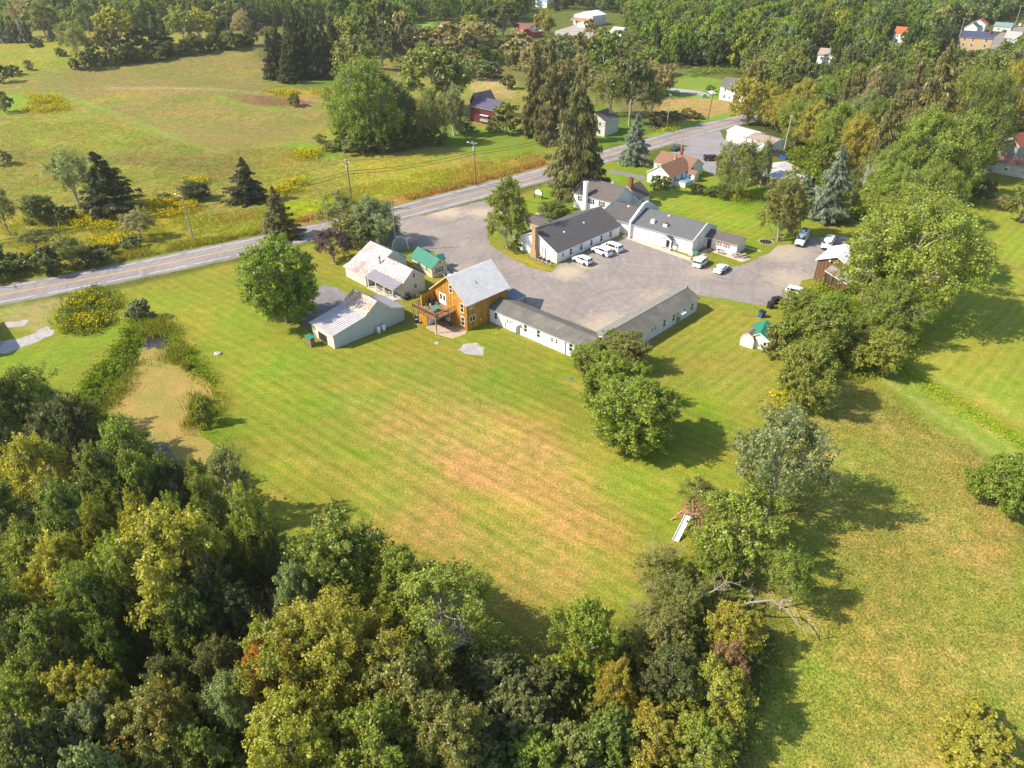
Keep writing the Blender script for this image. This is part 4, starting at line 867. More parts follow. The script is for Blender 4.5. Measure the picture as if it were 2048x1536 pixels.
# far shops and village
b = Bd('shop', 'white flat-fronted store with tan awning roof beside a far car park', 'shop', (1147, 49), -42)
b.gable(0, 16, 0, 16, 6.2, 8.4, 'y', wall=WHITE, roof=M_WHITE, over=.3); b.prof('x', [(-4, 3.2), (-.4, 4.6)], 0, 15, roof=sheet_metal('tan_awning', (.38, .20, .14), 0), over=.2, walls=False); b.gable(9, 20, -8, -.5, 2.4, 3.8, 'y', wall=CREAM, roof=SH_BR)
for x in (3, 7.5, 12): b.win('S', 0, x, .8, 2.4, 1.8, 'slide')
b = Bd('shed', 'faded red roadside shed far behind the willows', 'shed', (1022, 66), -42); b.gable(0, 14, 0, 12, 3.4, 5.4, 'x', wall=M_RED, roof=sheet_metal('dull_red_roof', (.22, .08, .07), .3), over=.3); b.gable(15, 24, -6, 3, 3.0, 4.6, 'y', wall=M_RED, roof=M_RUST)
b = Bd('cabin', 'small white cabin beyond the far car park', 'cabin', (1221, 72), -42); b.gable(0, 8, 0, 7, 3, 5, 'x', wall=WHITE, roof=M_GREY); b.win('S', 0, 2, 1, 1, 1.2); b.win('S', 0, 5.5, 1, 1, 1.2)
b = Bd('house', 'house with a pale blue roof in the farthest trees', 'house', (1071, 14), -42); b.gable(0, 12, 0, 10, 5, 8, 'x', wall=WHITE, roof=sheet_metal('blue_roof', (.25, .40, .62), 0)); b.win('S', 0, 3, 1, 1, 1.2); b.win('S', 0, 9, 1, 1, 1.2)
b = Bd('village_house', 'white village house with bright orange-red roof', 'house', (1783, 88), -35); b.gable(0, 9, 0, 8, 6, 8.8, 'x', wall=WHITE, roof=sheet_metal('orange_roof', (.62, .12, .04), 0, metal=0), over=.3)
for x in (2, 6): b.win('S', 0, x, 4, .8, 1.2); b.win('S', 0, x, 1.2, .8, 1.2)
b = Bd('apartment_house', 'orange-yellow three-storey village building with dark blue roof', 'building', (1910, 108), -32); b.gable(0, 15.5, 0, 12, 8.6, 11.0, 'x', wall=plain('ochre_wall', (.52, .36, .20), .8), roof=shingle('navy_roof', (.05, .055, .10)), over=.4)
for x in (2.4, 6.4, 12.6):
    for z in (1.2, 4.2, 7.0): b.win('S', 0, x, z, .9, 1.4)
b.chimney(13, 4, .9, 9, 12.4, REDBR)
b = Bd('village_house', 'narrow white village house with dark roof left of the yellow building', 'house', (1922, 78), -40); b.gable(0, 7, 0, 9, 6.5, 9.0, 'y', wall=WHITE, roof=SH_HALL); b.win('S', 0, 2, 3.6, .8, 1.2); b.win('S', 0, 5, 3.6, .8, 1.2)
b = Bd('village_house', 'small white village house with red-and-white roof', 'house', (1936, 62), -40); b.gable(0, 9, 0, 8, 4.5, 7, 'y', wall=WHITE, roof=M_RED); b.win('S', 0, 3, 1.5, .9, 1.2)
b = Bd('village_house', 'pale grey gabled house beside the village street', 'house', (2003, 95), -35); b.gable(0, 13, 0, 10, 5, 8, 'x', wall=GREYW, roof=shingle('pale_shingle', (.30, .30, .29))); b.gable(4, 10, -4, .5, 4.4, 6.6, 'y', wall=GREYW, roof=shingle('pale_shingle', (.3, .3, .29)))
b.win('S', -4, 7, 3.6, .9, 1.4)
b = Bd('village_house', 'low house with grey-green roof near the village street', 'house', (1985, 62), -40); b.gable(0, 10, 0, 7, 3, 5, 'x', wall=GREYW, roof=sheet_metal('seafoam_roof', (.22, .33, .31), 0)); b.win('S', 0, 3, 1, 1, 1)
b = Bd('house', 'white house with pale roof glimpsed through the wooded slope', 'house', (1632, 128), -35); b.gable(0, 11, 0, 8, 4.6, 7, 'x', wall=WHITE, roof=shingle('pale_brown_shingle', (.28, .23, .20)))
for x in (2, 5.5, 9): b.win('S', 0, x, 2.4, .9, 1.2)
b = Bd('neighbour_house', 'grey house outside the left edge whose shadow falls on the grass', 'house', Vector((-97.4, 102, 0)), -48); b.gable(-12, 0, 0, 9, 4.2, 7.4, 'x', wall=GREYW, roof=SH_HALL); b.win('S', 0, -3, 1, 1, 1.2); b.win('S', 0, -8, 1, 1, 1.2)
# ------------------------------------------------------------------ trees
def leaf_quads(C, Nn, size, rng, asp=(.75, 1.3), droop=None):
    """diamond leaves: centres C, preferred normals Nn"""
    n = len(C); r = rng.normal(size=(n, 3)); nn = Nn + r * .75; nn /= np.linalg.norm(nn, axis=1)[:, None] + 1e-9
    a = np.cross(nn, rng.normal(size=(n, 3))) if droop is None else droop - nn * (droop * nn).sum(1)[:, None]
    a /= np.linalg.norm(a, axis=1)[:, None] + 1e-9; b = np.cross(nn, a)
    s = size * rng.uniform(.65, 1.35, n)[:, None]; a = a * s * rng.uniform(asp[1] * .85, asp[1] * 1.1, n)[:, None] * .5; b = b * s * asp[0] * .5
    k = nn * s * .12
    return np.stack([C - a, C + b - k, C + a, C - b + k], 1)
def skeleton_tube(mb, pts, r0, r1, n=5):
    for i in range(len(pts) - 1):
        a = r0 + (r1 - r0) * i / (len(pts) - 1); c_ = r0 + (r1 - r0) * (i + 1) / (len(pts) - 1); mb.tube(pts[i], pts[i + 1], a, c_, n, cap=False)
def bend(p, q, rng, k=.08, n=4):
    p, q = np.array(p, float), np.array(q, float); o = rng.normal(size=3) * k * np.linalg.norm(q - p); o2 = np.array([0, 0, -.06 * np.linalg.norm(q - p)])
    return [tuple(p + (q - p) * t + (o - o2) * math.sin(math.pi * t)) for t in np.linspace(0, 1, n)]
def gen_broad(seed, n_leaf, size, shape='round', lobes=14, cl=240, gap=0.0, trunk_r=.022, twigs=1):
    """unit tree: height 1, crown width about 1 (x,y) -> scaled per tree"""
    rng = np.random.RandomState(seed); cz, rz, base = {'round': (.52, .48, .08), 'tall': (.55, .45, .12), 'wide': (.54, .45, .1), 'bush': (.46, .52, 0.0), 'open': (.60, .40, .25), 'vase': (.66, .33, .3)}[shape]
    L_ = []
    for i in range(lobes):
        f = (i + .5) / lobes; zz = 1 - (1.9 if shape in ('round', 'wide', 'bush', 'tall') else 1.7) * f; th = i * 2.39996 + rng.uniform(-.4, .4); rr = math.sqrt(max(0, 1 - zz * zz))
        if shape in ('round', 'wide', 'tall', 'bush') and zz < 0: rr = (1 - abs(zz) ** 3) ** .5 * (1.0 if shape != 'tall' else .9)
        if shape == 'tall': rr = rr * (.68 + .32 * f)
        k = rng.uniform(.42, .80); c_ = np.array([rr * math.cos(th) * .5 * k, rr * math.sin(th) * .5 * k, cz + zz * rz * k * 1.05])
        L_.append((c_, rng.uniform(.085, .215) * (1.0 if shape != 'tall' else .85)))
    L_.append((np.array([0, 0, cz + rz * .62]), .17))
    tw = MB(); top = (rng.normal() * .03, rng.normal() * .03, cz + rz * .3)
    trunk = bend((0, 0, -.02), top, rng, .03, 6); skeleton_tube(tw, trunk, trunk_r, trunk_r * .3, 7)
    CC, CN = [], []
    per = max(4, cl // len(L_))
    for c_, r in L_:
        if shape != 'bush' or c_[2] > .3:
            h = max(.1, min(c_[2] - .12 - abs(c_[0]) * .5, top[2])); i = min(len(trunk) - 1, int(h / max(top[2], .01) * (len(trunk) - 1))); st = trunk[i]
            skeleton_tube(tw, bend(st, c_, rng, .10), trunk_r * .48, trunk_r * .18, 5)
        out = c_ - np.array([0, 0, cz - .1]); out /= np.linalg.norm(out) + 1e-6
        for j in range(per):
            if rng.rand() < gap: continue
            d = rng.normal(size=3) + out * .9 + np.array([0, 0, .35]); d /= np.linalg.norm(d); q = c_ + d * r * np.array([1, 1, .85]) * rng.uniform(.35, 1.15)
            if q[2] < .02: q[2] = .02 + rng.rand() * .05
            CC.append(q); CN.append(d)
            if twigs and j % 2 == 0: skeleton_tube(tw, bend(c_, c_ + (q - c_) * (1.25 if j % 6 == 0 else 1.0), rng, .12, 3), trunk_r * .19, trunk_r * .07, 3)
    CC = np.array(CC); CN = np.array(CN); k = max(1, n_leaf // len(CC)); cr = .034 if shape != 'open' else .042
    P = np.repeat(CC, k, 0); D = np.repeat(CN, k, 0); s_ = rng.uniform(-.35, 1.0, (len(P), 1)); o = rng.normal(size=P.shape) * cr * .5 * (1.25 - s_ * .6); P = P + D * s_ * cr * 2.1 + o; o = o + D * s_ * cr * .8
    P[:, 2] = np.maximum(P[:, 2], .01)
    Nn = D * .6 + o / cr * .35 + np.array([0, 0, .5]); return leaf_quads(P, Nn, size, rng), tw
def gen_conifer(seed, n_leaf, size, levels=26, shape='spruce', trunk_r=.014, droop=.35):
    rng = np.random.RandomState(seed); tw = MB(); tw.tube((0, 0, -.02), (0, 0, .98), trunk_r, .002, 6, cap=False)
    C, D, A = [], [], []
    for i in range(levels):
        f = (i + .4) / levels; z = .04 + .94 * f if shape != 'pine' else .3 + .68 * f
        R = .56 * (1 - f) ** (.78 if shape == 'spruce' else .6) + .012
        if f < .12: R *= .8 + f
        nb = max(5, int(11 * (1 - f * .6)))
        for b in range(nb):
            if rng.rand() < .12: continue
            th = rng.uniform(0, 6.28); r = R * rng.uniform(.5, 1.2) * (1 + .18 * math.sin(th + seed)); e = np.array([r * math.cos(th), r * math.sin(th), -droop * r * rng.uniform(.6, 1.3) * .35]); p0 = np.array([0, 0, z])
            if r > .08: tw.tube(tuple(p0), tuple(p0 + e * .85), trunk_r * .22, trunk_r * .08, 3, cap=False)
            m = max(3, int(n_leaf / (levels * 8.) * (r / .3 + .25)))
            t = rng.uniform(.18, 1, m) ** .75; up = .10 * r * (t - .4)
            side = np.array([-math.sin(th), math.cos(th), 0]); w_ = (1 - t * .75) * r * .30
            s_ = rng.uniform(-1, 1, m); pts = p0 + e * t[:, None] + side * (s_ * w_)[:, None]; pts[:, 2] += up - np.abs(s_) * .02 - rng.rand(m) * .02
            C.append(pts); D.append(np.tile(np.array([math.cos(th) * .5, math.sin(th) * .5, .75]), (m, 1)))
            A.append(np.tile(e / np.linalg.norm(e), (m, 1)) + side * (s_ * .7)[:, None] + np.array([0, 0, -.35]))
    C, D, A = np.concatenate(C), np.concatenate(D), np.concatenate(A); k = min(len(C), n_leaf); ii = rng.permutation(len(C))[:k]
    return leaf_quads(C[ii], D[ii], size, rng, (.42, 1.9), A[ii]), tw
def gen_bare(seed, n=90, r=.012, dens=5, spread=.5, upw=.6):
    rng = np.random.RandomState(seed); tw = MB()
    def grow(p, d, l, rad, lv):
        q = p + d * l; skeleton_tube(tw, bend(p, q, rng, .07, 3), rad, rad * .6, 4 if lv else 6)
        if lv >= 4: return
        for k in range(dens if lv < 3 else 3):
            nd = d + rng.normal(size=3) * spread; nd[2] = nd[2] * .8 + upw * .25; nd /= np.linalg.norm(nd); grow(p + d * l * rng.uniform(.45, 1), nd, l * rng.uniform(.5, .75), rad * .55, lv + 1)
    for k in range(4):
        th = k * 1.57 + rng.rand(); d = np.array([math.cos(th) * .4, math.sin(th) * .4, 1]); grow(np.zeros(3), d / np.linalg.norm(d), .38, r, 1)
    return None, tw
VAR = {}
def variant(key, fn, *a, **k):
    q, tw = fn(*a, **k); t = tw.me('trunk', True); t.materials.append(BARK)
    VAR.setdefault(key, []).append((quads_mesh('crown', q) if q is not None else None, t))
for s_ in range(4): variant('round_n', gen_broad, 10 + s_, 26000, .0215, ('round', 'wide', 'round', 'open')[s_], (19, 17, 22, 17)[s_], 420, gap=(0, .1, 0, .2)[s_])
for s_ in range(2): variant('round_b', gen_broad, 15 + s_, 46000, .0145, ('round', 'wide')[s_], 26, 900, gap=.06)
for s_ in range(3): variant('tall_n', gen_broad, 20 + s_, 23000, .0195, 'tall', 22, 420, gap=.14, trunk_r=.026)
for s_ in range(2): variant('open_n', gen_broad, 30 + s_, 13000, .020, 'open', 16, 340, gap=.25, trunk_r=.026)
for s_ in range(3): variant('bush_n', gen_broad, 40 + s_, 20000, .033, 'bush', 18, 380)
for s_ in range(2): variant('bush_b', gen_broad, 45 + s_, 44000, .0195, 'bush', (24, 19)[s_], 800)
for s_ in range(5): variant('round_m', gen_broad, 50 + s_, 9500, .035, ('round', 'wide', 'round', 'tall', 'open')[s_], (16, 15, 18, 18, 14)[s_], 280, twigs=0)
for s_ in range(2): variant('bush_m', gen_broad, 60 + s_, 5000, .058, 'bush', 13, 200, twigs=0)
for s_ in range(2): variant('vase_m', gen_broad, 65 + s_, 5500, .040, 'vase', 14, 200, gap=.1, twigs=0, trunk_r=.028)
for s_ in range(5): variant('round_f', gen_broad, 70 + s_, 3800, .056, ('round', 'wide', 'round', 'tall', 'open')[s_], (10, 9, 12, 13, 10)[s_], 130, twigs=0)
for s_ in range(2): variant('spruce_n', gen_conifer, 80 + s_, 20000, .034, 32)
for s_ in range(3): variant('spruce_m', gen_conifer, 85 + s_, 13000, .042, 28)
for s_ in range(2): variant('spruce_f', gen_conifer, 90 + s_, 3600, .075, 18)
variant('pine_m', gen_conifer, 95, 6000, .045, 13, 'pine', .02, -.2)
for s_ in range(2): variant('bare_n', gen_bare, 97 + s_)
C_ = dict(dk=(0.15, 0.17, 0.05), md=(0.19, 0.235, 0.045), lt=(0.26, 0.31, 0.048), yg=(0.38, 0.36, 0.05), ol=(0.25, 0.26, 0.065), wl=(0.38, 0.33, 0.14), bl=(0.28, 0.34, 0.28), sp=(0.12, 0.13, 0.05), so=(0.24, 0.22, 0.085), gr=(0.255, 0.295, 0.12), rd=(0.32, 0.2, 0.1), pu=(0.14, 0.08, 0.075), bg=(0.23, 0.3, 0.035), vy=(0.36, 0.34, 0.03), br=(0.33, 0.28, 0.13), bk=(0.38, 0.33, 0.27), bw=(0.66, 0.61, 0.54), **{'or': (.50, .24, .05)})
KN = {'round': 'leafy_tree', 'tall': 'slender_tree', 'open': 'open_tree', 'bush': 'shrub', 'vase': 'vase_shaped_tree', 'spruce': 'spruce_tree', 'pine': 'pine_tree', 'bare': 'bare_shrub'}
_tc = [0]
def tree(kind, x, y, z, h, wm, c, label=None, group=None, autumn=0.0, bark='bk', name=None, cat=None, lean=0, far=False):
    _tc[0] += 1; rng = random.Random(_tc[0] * 7919); d = depth(x, y)
    lod = 'n' if d < 135 else ('m' if d < 330 else 'f')
    for l in (lod, 'n', 'm', 'f'):
        if kind + '_' + l in VAR: key = kind + '_' + l; break
    if kind == 'round' and wm > 11.5 and d < 260: key = 'round_b'
    if kind == 'bush' and wm > 7.5 and d < 200: key = 'bush_b'
    crown, tr = VAR[key][rng.randrange(len(VAR[key]))]
    j = rng.uniform(.9, 1.1); col = [v * j * rng.uniform(.95, 1.06) for v in C_[c]]; kn = name or KN[kind]
    cat = cat or ('shrub' if kind in ('bush', 'bare') and not (name or '').endswith('_tree') else 'tree'); sc = (wm, wm, h); rz = rng.uniform(0, 6.28)
    if far:
        o = obj(kn, crown); o.location = (x, y, z); o.scale = sc; o.rotation_euler = (0, 0, rz); o.color = (*col, 1 - autumn); return tag(o, label, cat, group)
    e = empty(kn, (x, y, z), rz, label, cat, group); e.rotation_euler = (lean, lean * .5, rz)
    t = obj('stems' if kind in ('bush', 'bare') else 'trunk', tr, None, e); t.scale = sc; t.color = (*C_[bark], 1)
    if crown is not None: o = obj('crown', crown, None, e); o.scale = sc; o.color = (*col, 1 - autumn)
    return e
REC = []
def TB(kind, bx, by, ty, wpx, c, label=None, **k):
    """base at pixel bx,by; top at pixel row ty; crown wpx wide"""
    p = GT(bx, by); REC.append([None, bx, (by + ty) / 2, c, kind, by]); e_ = REC[-1][0] = tree(kind, p.x, p.y, p.z, HT(p, ty) * 1.03, wpx * depth(p.x, p.y, p.z) / FPX, c, label, **k); return e_
def TT(kind, tx, ty, h, wpx, c, label=None, **k):
    """top seen at pixel tx,ty for a tree h metres tall"""
    p = GT(tx, ty, h * .93); REC.append([None, tx, ty + 40, c, kind, ty]); e_ = REC[-1][0] = tree(kind, p.x, p.y, p.z, h, wpx * depth(p.x, p.y, p.z + h * .6) / FPX, c, label, **k); return e_
# the grass in front of the motel and the hedge line on the right
TB('bush', 1262, 893, 766, 195, 'bg', 'biggest round green tree of the clump on the lawn below the motel corner', name='maple_tree')
TB('bush', 1225, 815, 720, 130, 'bg', 'round green tree just above the largest clump tree', name='maple_tree')
TB('bush', 1180, 742, 690, 95, 'lt', 'loose flowering shrub hiding the corner of the two motel wings')
TB('bush', 1244, 738, 668, 110, 'ol', 'olive shrub against the right motel wing corner')
TB('bush', 1215, 712, 668, 80, 'md', 'dark shrub in the angle between both motel wings')
TB('open', 1532, 1030, 836, 200, 'gr', 'loose grey-green tree with visible trunk in the rough field', bark='bk', autumn=.08)
TT('round', 1492, 1000, 10, 195, 'lt', 'old spreading tree with dead limbs beside the playset', autumn=.05)
TB('round', 1425, 1160, 1085, 95, 'bg', 'small round fresh green tree left of the old spreading tree')
TT('open', 1590, 1120, 8, 110, 'lt', 'airy low tree reaching right toward the rough field')
TB('bush', 1602, 812, 690, 135, 'lt', 'rounded shrubby tree at the low end of the hedge line', name='leafy_tree')
TB('bush', 1622, 725, 612, 140, 'lt', 'broad olive-green tree above the small sheds', name='leafy_tree', autumn=.1)
TB('bush', 1562, 715, 645, 75, 'ol', 'greyish bush leaning over the green shed', autumn=.15)
TB('bush', 1655, 660, 585, 90, 'bg', 'bright green bush in front of the wooden barn')
TB('bush', 1600, 640, 588, 110, 'lt', 'bright green bush hiding the parked white car')
TB('round', 1800, 632, 400, 250, 'lt', 'very large light green tree beside the wooden barn', bark='bk')
TB('round', 1885, 550, 445, 130, 'lt', 'big light green tree on the field edge, right of the largest one')
TB('round', 1722, 600, 465, 100, 'lt', 'light tree growing over the barn roof')
TB('round', 1765, 680, 565, 130, 'lt', 'low light green tree below the largest hedge tree', autumn=.03)
TB('bush', 1745, 740, 665, 130, 'lt', 'light green undergrowth bush at the hedge foot')
TB('bush', 1700, 690, 648, 60, 'md', 'small bush behind the light green undergrowth')
TT('bush', 2045, 925, 8, 150, 'bg', 'dense green maple cut off by the right edge', name='maple_tree')
TT('bush', 1965, 1455, 4.0, 165, 'yg', 'yellow-green bush at the bottom right corner', autumn=.15)
# between road and lawn
TB('bush', 575, 645, 476, 172, 'bg', 'large bright green tree left of the grey garage', name='locust_tree')
TB('open', 668, 525, 462, 85, 'pu', 'small purple-leaved tree beside the white cottage', name='plum_tree')
TB('open', 688, 478, 392, 95, 'ol', 'thin olive tree beside the road under the wires', autumn=.05)
TB('round', 748, 492, 398, 110, 'gr', 'grey-green tree between the road and the arched shed')
TB('round', 712, 500, 430, 90, 'ol', 'low olive tree behind the white cottage roof')
TB('spruce', 562, 476, 372, 74, 'so', 'narrow grey-green spruce standing right by the road')
TB('tall', 1014, 496, 355, 92, 'lt', 'slender birch in front of the restaurant gable', autumn=.15, bark='bw', name='birch_tree')
TB('bush', 1030, 505, 480, 24, 'md', 'small green shrub at the foot of the birch')
TB('spruce', 1155, 398, 128, 122, 'so', 'tallest spruce, drooping branches, beside the white farmhouse', bark='bk')
TB('spruce', 1170, 395, 250, 80, 'so', 'lower spruce merged into the tallest one')
TB('spruce', 1268, 328, 224, 62, 'bl', 'blue spruce on the lawn corner by the road', name='blue_spruce')
TB('bush', 1105, 436, 406, 75, 'md', 'clipped green bush beside the front walk')
TB('bush', 1312, 376, 351, 30, 'md', 'left green bush against the bungalow wall')
TB('bush', 1328, 378, 352, 30, 'lt', 'right yellowing bush against the bungalow wall', autumn=.2)
TB('round', 1470, 392, 282, 92, 'ol', 'big arching olive bush-tree beside the bungalow', bark='bw', name='cedar_tree')
TB('tall', 1520, 375, 280, 36, 'gr', 'narrow greyish tree right of the arching bush-tree')
TB('tall', 1437, 372, 296, 32, 'ol', 'thin tree left of the arching bush-tree')
TB('tall', 1555, 482, 350, 100, 'ol', 'large rounded golden-olive cedar behind the hall lawn', autumn=.25, name='cedar_tree')
TB('tall', 1585, 468, 380, 56, 'ol', 'second golden-olive cedar joined to the large one', name='cedar_tree', autumn=.15)
TB('spruce', 1650, 442, 290, 84, 'bl', 'tall blue spruce behind the golden-olive cedars', name='blue_spruce')
TB('spruce', 1607, 390, 344, 38, 'bl', 'small blue spruce in front of the grey workshop roof', name='blue_spruce')
TB('bush', 1395, 386, 368, 40, 'dk', 'dark low bush behind the pool deck')
TB('bush', 1440, 392, 372, 60, 'md', 'green bush under the arching bush-tree')
# meadow and road verge, left
TB('spruce', 222, 428, 303, 118, 'sp', 'broad dark spruce in the meadow left of the poles')
TB('open', 160, 410, 306, 90, 'gr', 'pale willow leaning against the dark meadow spruce', name='willow_tree')
TB('spruce', 500, 402, 314, 78, 'sp', 'single compact dark spruce in the middle of the meadow')
TB('bush', 392, 398, 363, 62, 'dk', 'low dark domed bush between the meadow spruces')
TB('bush', 333, 400, 386, 36, 'md', 'small green bush left of the dark domed bush')
TB('bush', 86, 444, 390, 68, 'md', 'round green bush at the left of the meadow'); TB('bush', 135, 446, 412, 45, 'dk', 'dark bush right of the round green bush')
TB('open', 283, 478, 425, 76, 'wl', 'twiggy pale bush beside the road pole')
TB('bush', 265, 497, 472, 40, 'gr', 'grey-green shrub near the road pole')
for i, (x, y, t, w_, c) in enumerate([(20, 470, 385, 60, 'ol'), (38, 545, 505, 60, 'md'), (75, 500, 462, 66, 'ol'), (105, 545, 495, 70, 'dk'), (148, 535, 478, 76, 'ol'), (190, 530, 492, 60, 'dk'), (215, 512, 488, 40, 'md'), (5, 560, 525, 60, 'md'), (130, 515, 470, 45, 'yg'), (-20, 545, 480, 80, 'dk')]):
    TB('bush' if c != 'ol' else 'open', x, y, t, w_, c, 'scrubby bush in the thicket along the road at the left edge', group='thicket along the road')
TB('bush', 284, 640, 600, 50, 'gr', 'grey-leaved willow bush at the top end of the pond', name='willow_bush')
TB('bush', 412, 850, 800, 40, 'lt', 'reedy willow bush on the right bank of the pond', name='willow_bush')
TB('bush', 590, 212, 186, 26, 'md', 'lone small bush on the mown island in the far meadow')
for x, y, t, w_, c in [(700, 258, 232, 50, 'md'), (820, 268, 248, 50, 'dk'), (985, 262, 250, 30, 'dk'), (660, 300, 285, 40, 'ol'), (1350, 240, 222, 34, 'ol'), (1322, 250, 222, 50, 'so'), (1375, 236, 216, 34, 'ol'), (1395, 238, 226, 24, 'dk'), (1420, 183, 170, 20, 'md')]:
    TB('bush', x, y, t, w_, c, 'bush near the road or trees in the middle distance', group='middle distance bushes')
for x, y, t, w_, c in [(60, 140, 128, 18, 'dk'), (78, 98, 78, 26, 'sp'), (122, 112, 96, 22, 'ol'), (14, 110, 102, 16, 'dk'), (28, 150, 130, 30, 'dk'), (8, 165, 128, 34, 'dk'), (15, 225, 182, 30, 'ol'), (55, 128, 120, 14, 'dk'), (8, 330, 300, 40, 'ol')]:
    TB('bush', x, y, t, w_, c, 'bush dotted over the far left yellow-green meadow', group='far left meadow bushes')
# middle distance
TB('round', 742, 300, 122, 135, 'bg', 'large bright green tree at the meadow corner', name='maple_tree')
TB('round', 700, 290, 150, 80, 'bg', 'bright green tree left of the meadow corner maple')
TB('round', 800, 290, 175, 80, 'dk', 'dark shaded tree right of the meadow corner maple')
TB('round', 862, 288, 180, 76, 'ol', 'olive tree in front of the dark red barn')
TB('tall', 908, 272, 178, 60, 'gr', 'pale grey-green tree beside the dark red barn', bark='bw')
TB('round', 872, 232, 96, 150, 'ol', 'very broad dark olive tree behind the dark red barn')
TB('round', 716, 170, 74, 96, 'ol', 'olive tree right of the dark spruce clump'); TB('round', 698, 110, 38, 60, 'yg', 'tall yellow-green tree behind the olive one')
TB('round', 765, 140, 10, 90, 'dk', 'tall dark tree behind the yellow-green one'); TB('round', 800, 120, 30, 70, 'br', 'brownish tree top centre left')
TB('spruce', 1068, 272, 84, 68, 'so', 'tall drooping spruce nearest the dark red barn'); TB('spruce', 1100, 285, 76, 66, 'so', 'tall drooping spruce, middle of the three'); TB('spruce', 1132, 268, 110, 60, 'so', 'tall drooping spruce behind the tallest')
TB('bush', 1014, 266, 206, 66, 'ol', 'big rounded bush between the red barn and the spruces')
TB('spruce', 1184, 170, 104, 46, 'bg', 'blue-green conifer behind the spruces', name='pine_tree')
TB('vase', 1258, 252, 118, 100, 'dk', 'tall dark green tree on bare trunks by the road bend'); TB('open', 1220, 232, 140, 80, 'ol', 'thin olive tree left of the road-bend tree'); TB('round', 1205, 160, 60, 90, 'md', 'green tree behind the blue-green conifer')
TB('open', 1300, 238, 165, 60, 'so', 'brownish conifer-like tree right of the road-bend tree')
TB('round', 905, 120, 46, 110, 'wl', 'broad beige-leaved willow in the far hollow', name='willow_tree'); TB('round', 955, 112, 46, 90, 'wl', 'second beige willow in the far hollow', name='willow_tree'); TB('round', 842, 118, 60, 80, 'wl', 'leftmost beige willow in the far hollow', name='willow_tree'); TB('round', 800, 118, 75, 60, 'br', 'brown-tinged willow at the hollow edge', name='willow_tree')
TB('round', 1042, 140, 66, 90, 'wl', 'beige willow left of the far car park', name='willow_tree'); TB('round', 1065, 165, 88, 70, 'wl', 'lower beige willow behind the tall spruces', name='willow_tree')
TB('round', 1090, 80, 27, 44, 'yg', 'round yellow-green tree in front of the far car park'); TB('round', 1005, 75, 6, 90, 'dk', 'dark green tree left of the red sheds'); TB('round', 945, 55, 30, 50, 'yg', 'yellow-green tree top centre')
TB('bush', 1017, 178, 148, 34, 'md', 'round bush in the beige grass clearing')
for x, y, t, w_, c in [(925, 150, 118, 60, 'gr'), (955, 158, 122, 60, 'gr'), (985, 155, 125, 50, 'gr'), (1110, 140, 80, 60, 'gr'), (1150, 120, 70, 50, 'ol'), (1075, 115, 80, 50, 'ol'), (975, 95, 75, 50, 'gr'), (900, 150, 120, 40, 'gr'), (1180, 75, 38, 40, 'wl'), (1200, 90, 62, 40, 'wl'), (1235, 95, 60, 44, 'lt'), (1215, 125, 80, 60, 'lt'), (1160, 135, 95, 50, 'br'), (1275, 120, 72, 60, 'md'), (1330, 190, 130, 50, 'wl'), (1300, 150, 95, 66, 'lt')]:
    TB('round', x, y, t, w_, c, 'scrubby grey-green tree in the far hollow', group='scrub trees in the far hollow')
for x, y, t, w_ in [(548, 158, 60, 46), (566, 150, 40, 50), (590, 158, 28, 56), (612, 150, 18, 56), (636, 156, 30, 52), (655, 150, 40, 46), (575, 166, 95, 40), (600, 150, 10, 60), (628, 145, 5, 60), (670, 130, 30, 50)]:
    TB('spruce', x, y, t, w_, 'sp', 'dark spruce in the tight clump at the top of the meadow', group='dark spruce clump')
for x, y, t, w_, c, k in [(242, 110, 18, 78, 'yg', 'vase'), (370, 92, 22, 60, 'lt', 'vase'), (405, 88, 20, 76, 'yg', 'vase'), (160, 125, 48, 62, 'ol', 'open'), (215, 118, 62, 56, 'ol', 'round'), (290, 110, 62, 70, 'dk', 'round'), (330, 102, 55, 50, 'sp', 'spruce'), (318, 100, 32, 60, 'dk', 'spruce'), (440, 82, 40, 46, 'sp', 'spruce'), (488, 78, 26, 46, 'wl', 'open'), (512, 76, 40, 44, 'sp', 'spruce'), (185, 85, 5, 50, 'md', 'round'), (150, 80, 20, 60, 'lt', 'round'), (95, 80, 10, 70, 'ol', 'round'), (60, 75, 0, 60, 'br', 'open'), (385, 90, 60, 30, 'sp', 'spruce'), (455, 60, 10, 60, 'ol', 'round'), (345, 60, -10, 70, 'md', 'round')]:
    TB(k, x, y, t, w_, c, 'tree in the row along the crest of the far meadow', group='row along the meadow crest')
for i in range(22): x = 150 + i * 18.5; TB('bush', x, 138 - i * 2.6 + (i * 7 % 5), 116 - i * 2.5 - (i * 5 % 11) * 1.6, 22 + (i * 7 % 4) * 8, ['dk', 'ol', 'dk', 'md'][i % 4], 'bush filling the foot of the crest row', group='row along the meadow crest')
for x, y, t, w_, c in [(690, 300, 262, 60, 'bg'), (725, 306, 265, 70, 'md'), (765, 305, 262, 70, 'dk'), (800, 298, 255, 60, 'dk'), (835, 292, 250, 60, 'dk'), (870, 290, 255, 50, 'md'), (640, 285, 268, 30, 'lt'), (930, 265, 245, 40, 'dk')]: TB('bush', x, y, t, w_, c, 'shaded bush under the meadow corner trees', group='middle distance bushes')
for x in range(5, 70, 11): TB('spruce', x, 86 - x * .02, 36 + (x * 7 % 9), 22, 'bl' if x % 2 else 'sp', 'dark blue-green spruce in the far left row', group='far left spruce row')
for x, y, t in [(105, 82, 52), (122, 80, 56)]: TB('spruce', x, y, t, 20, 'bl', 'small blue spruce behind the far left meadow', group='far left spruce row')
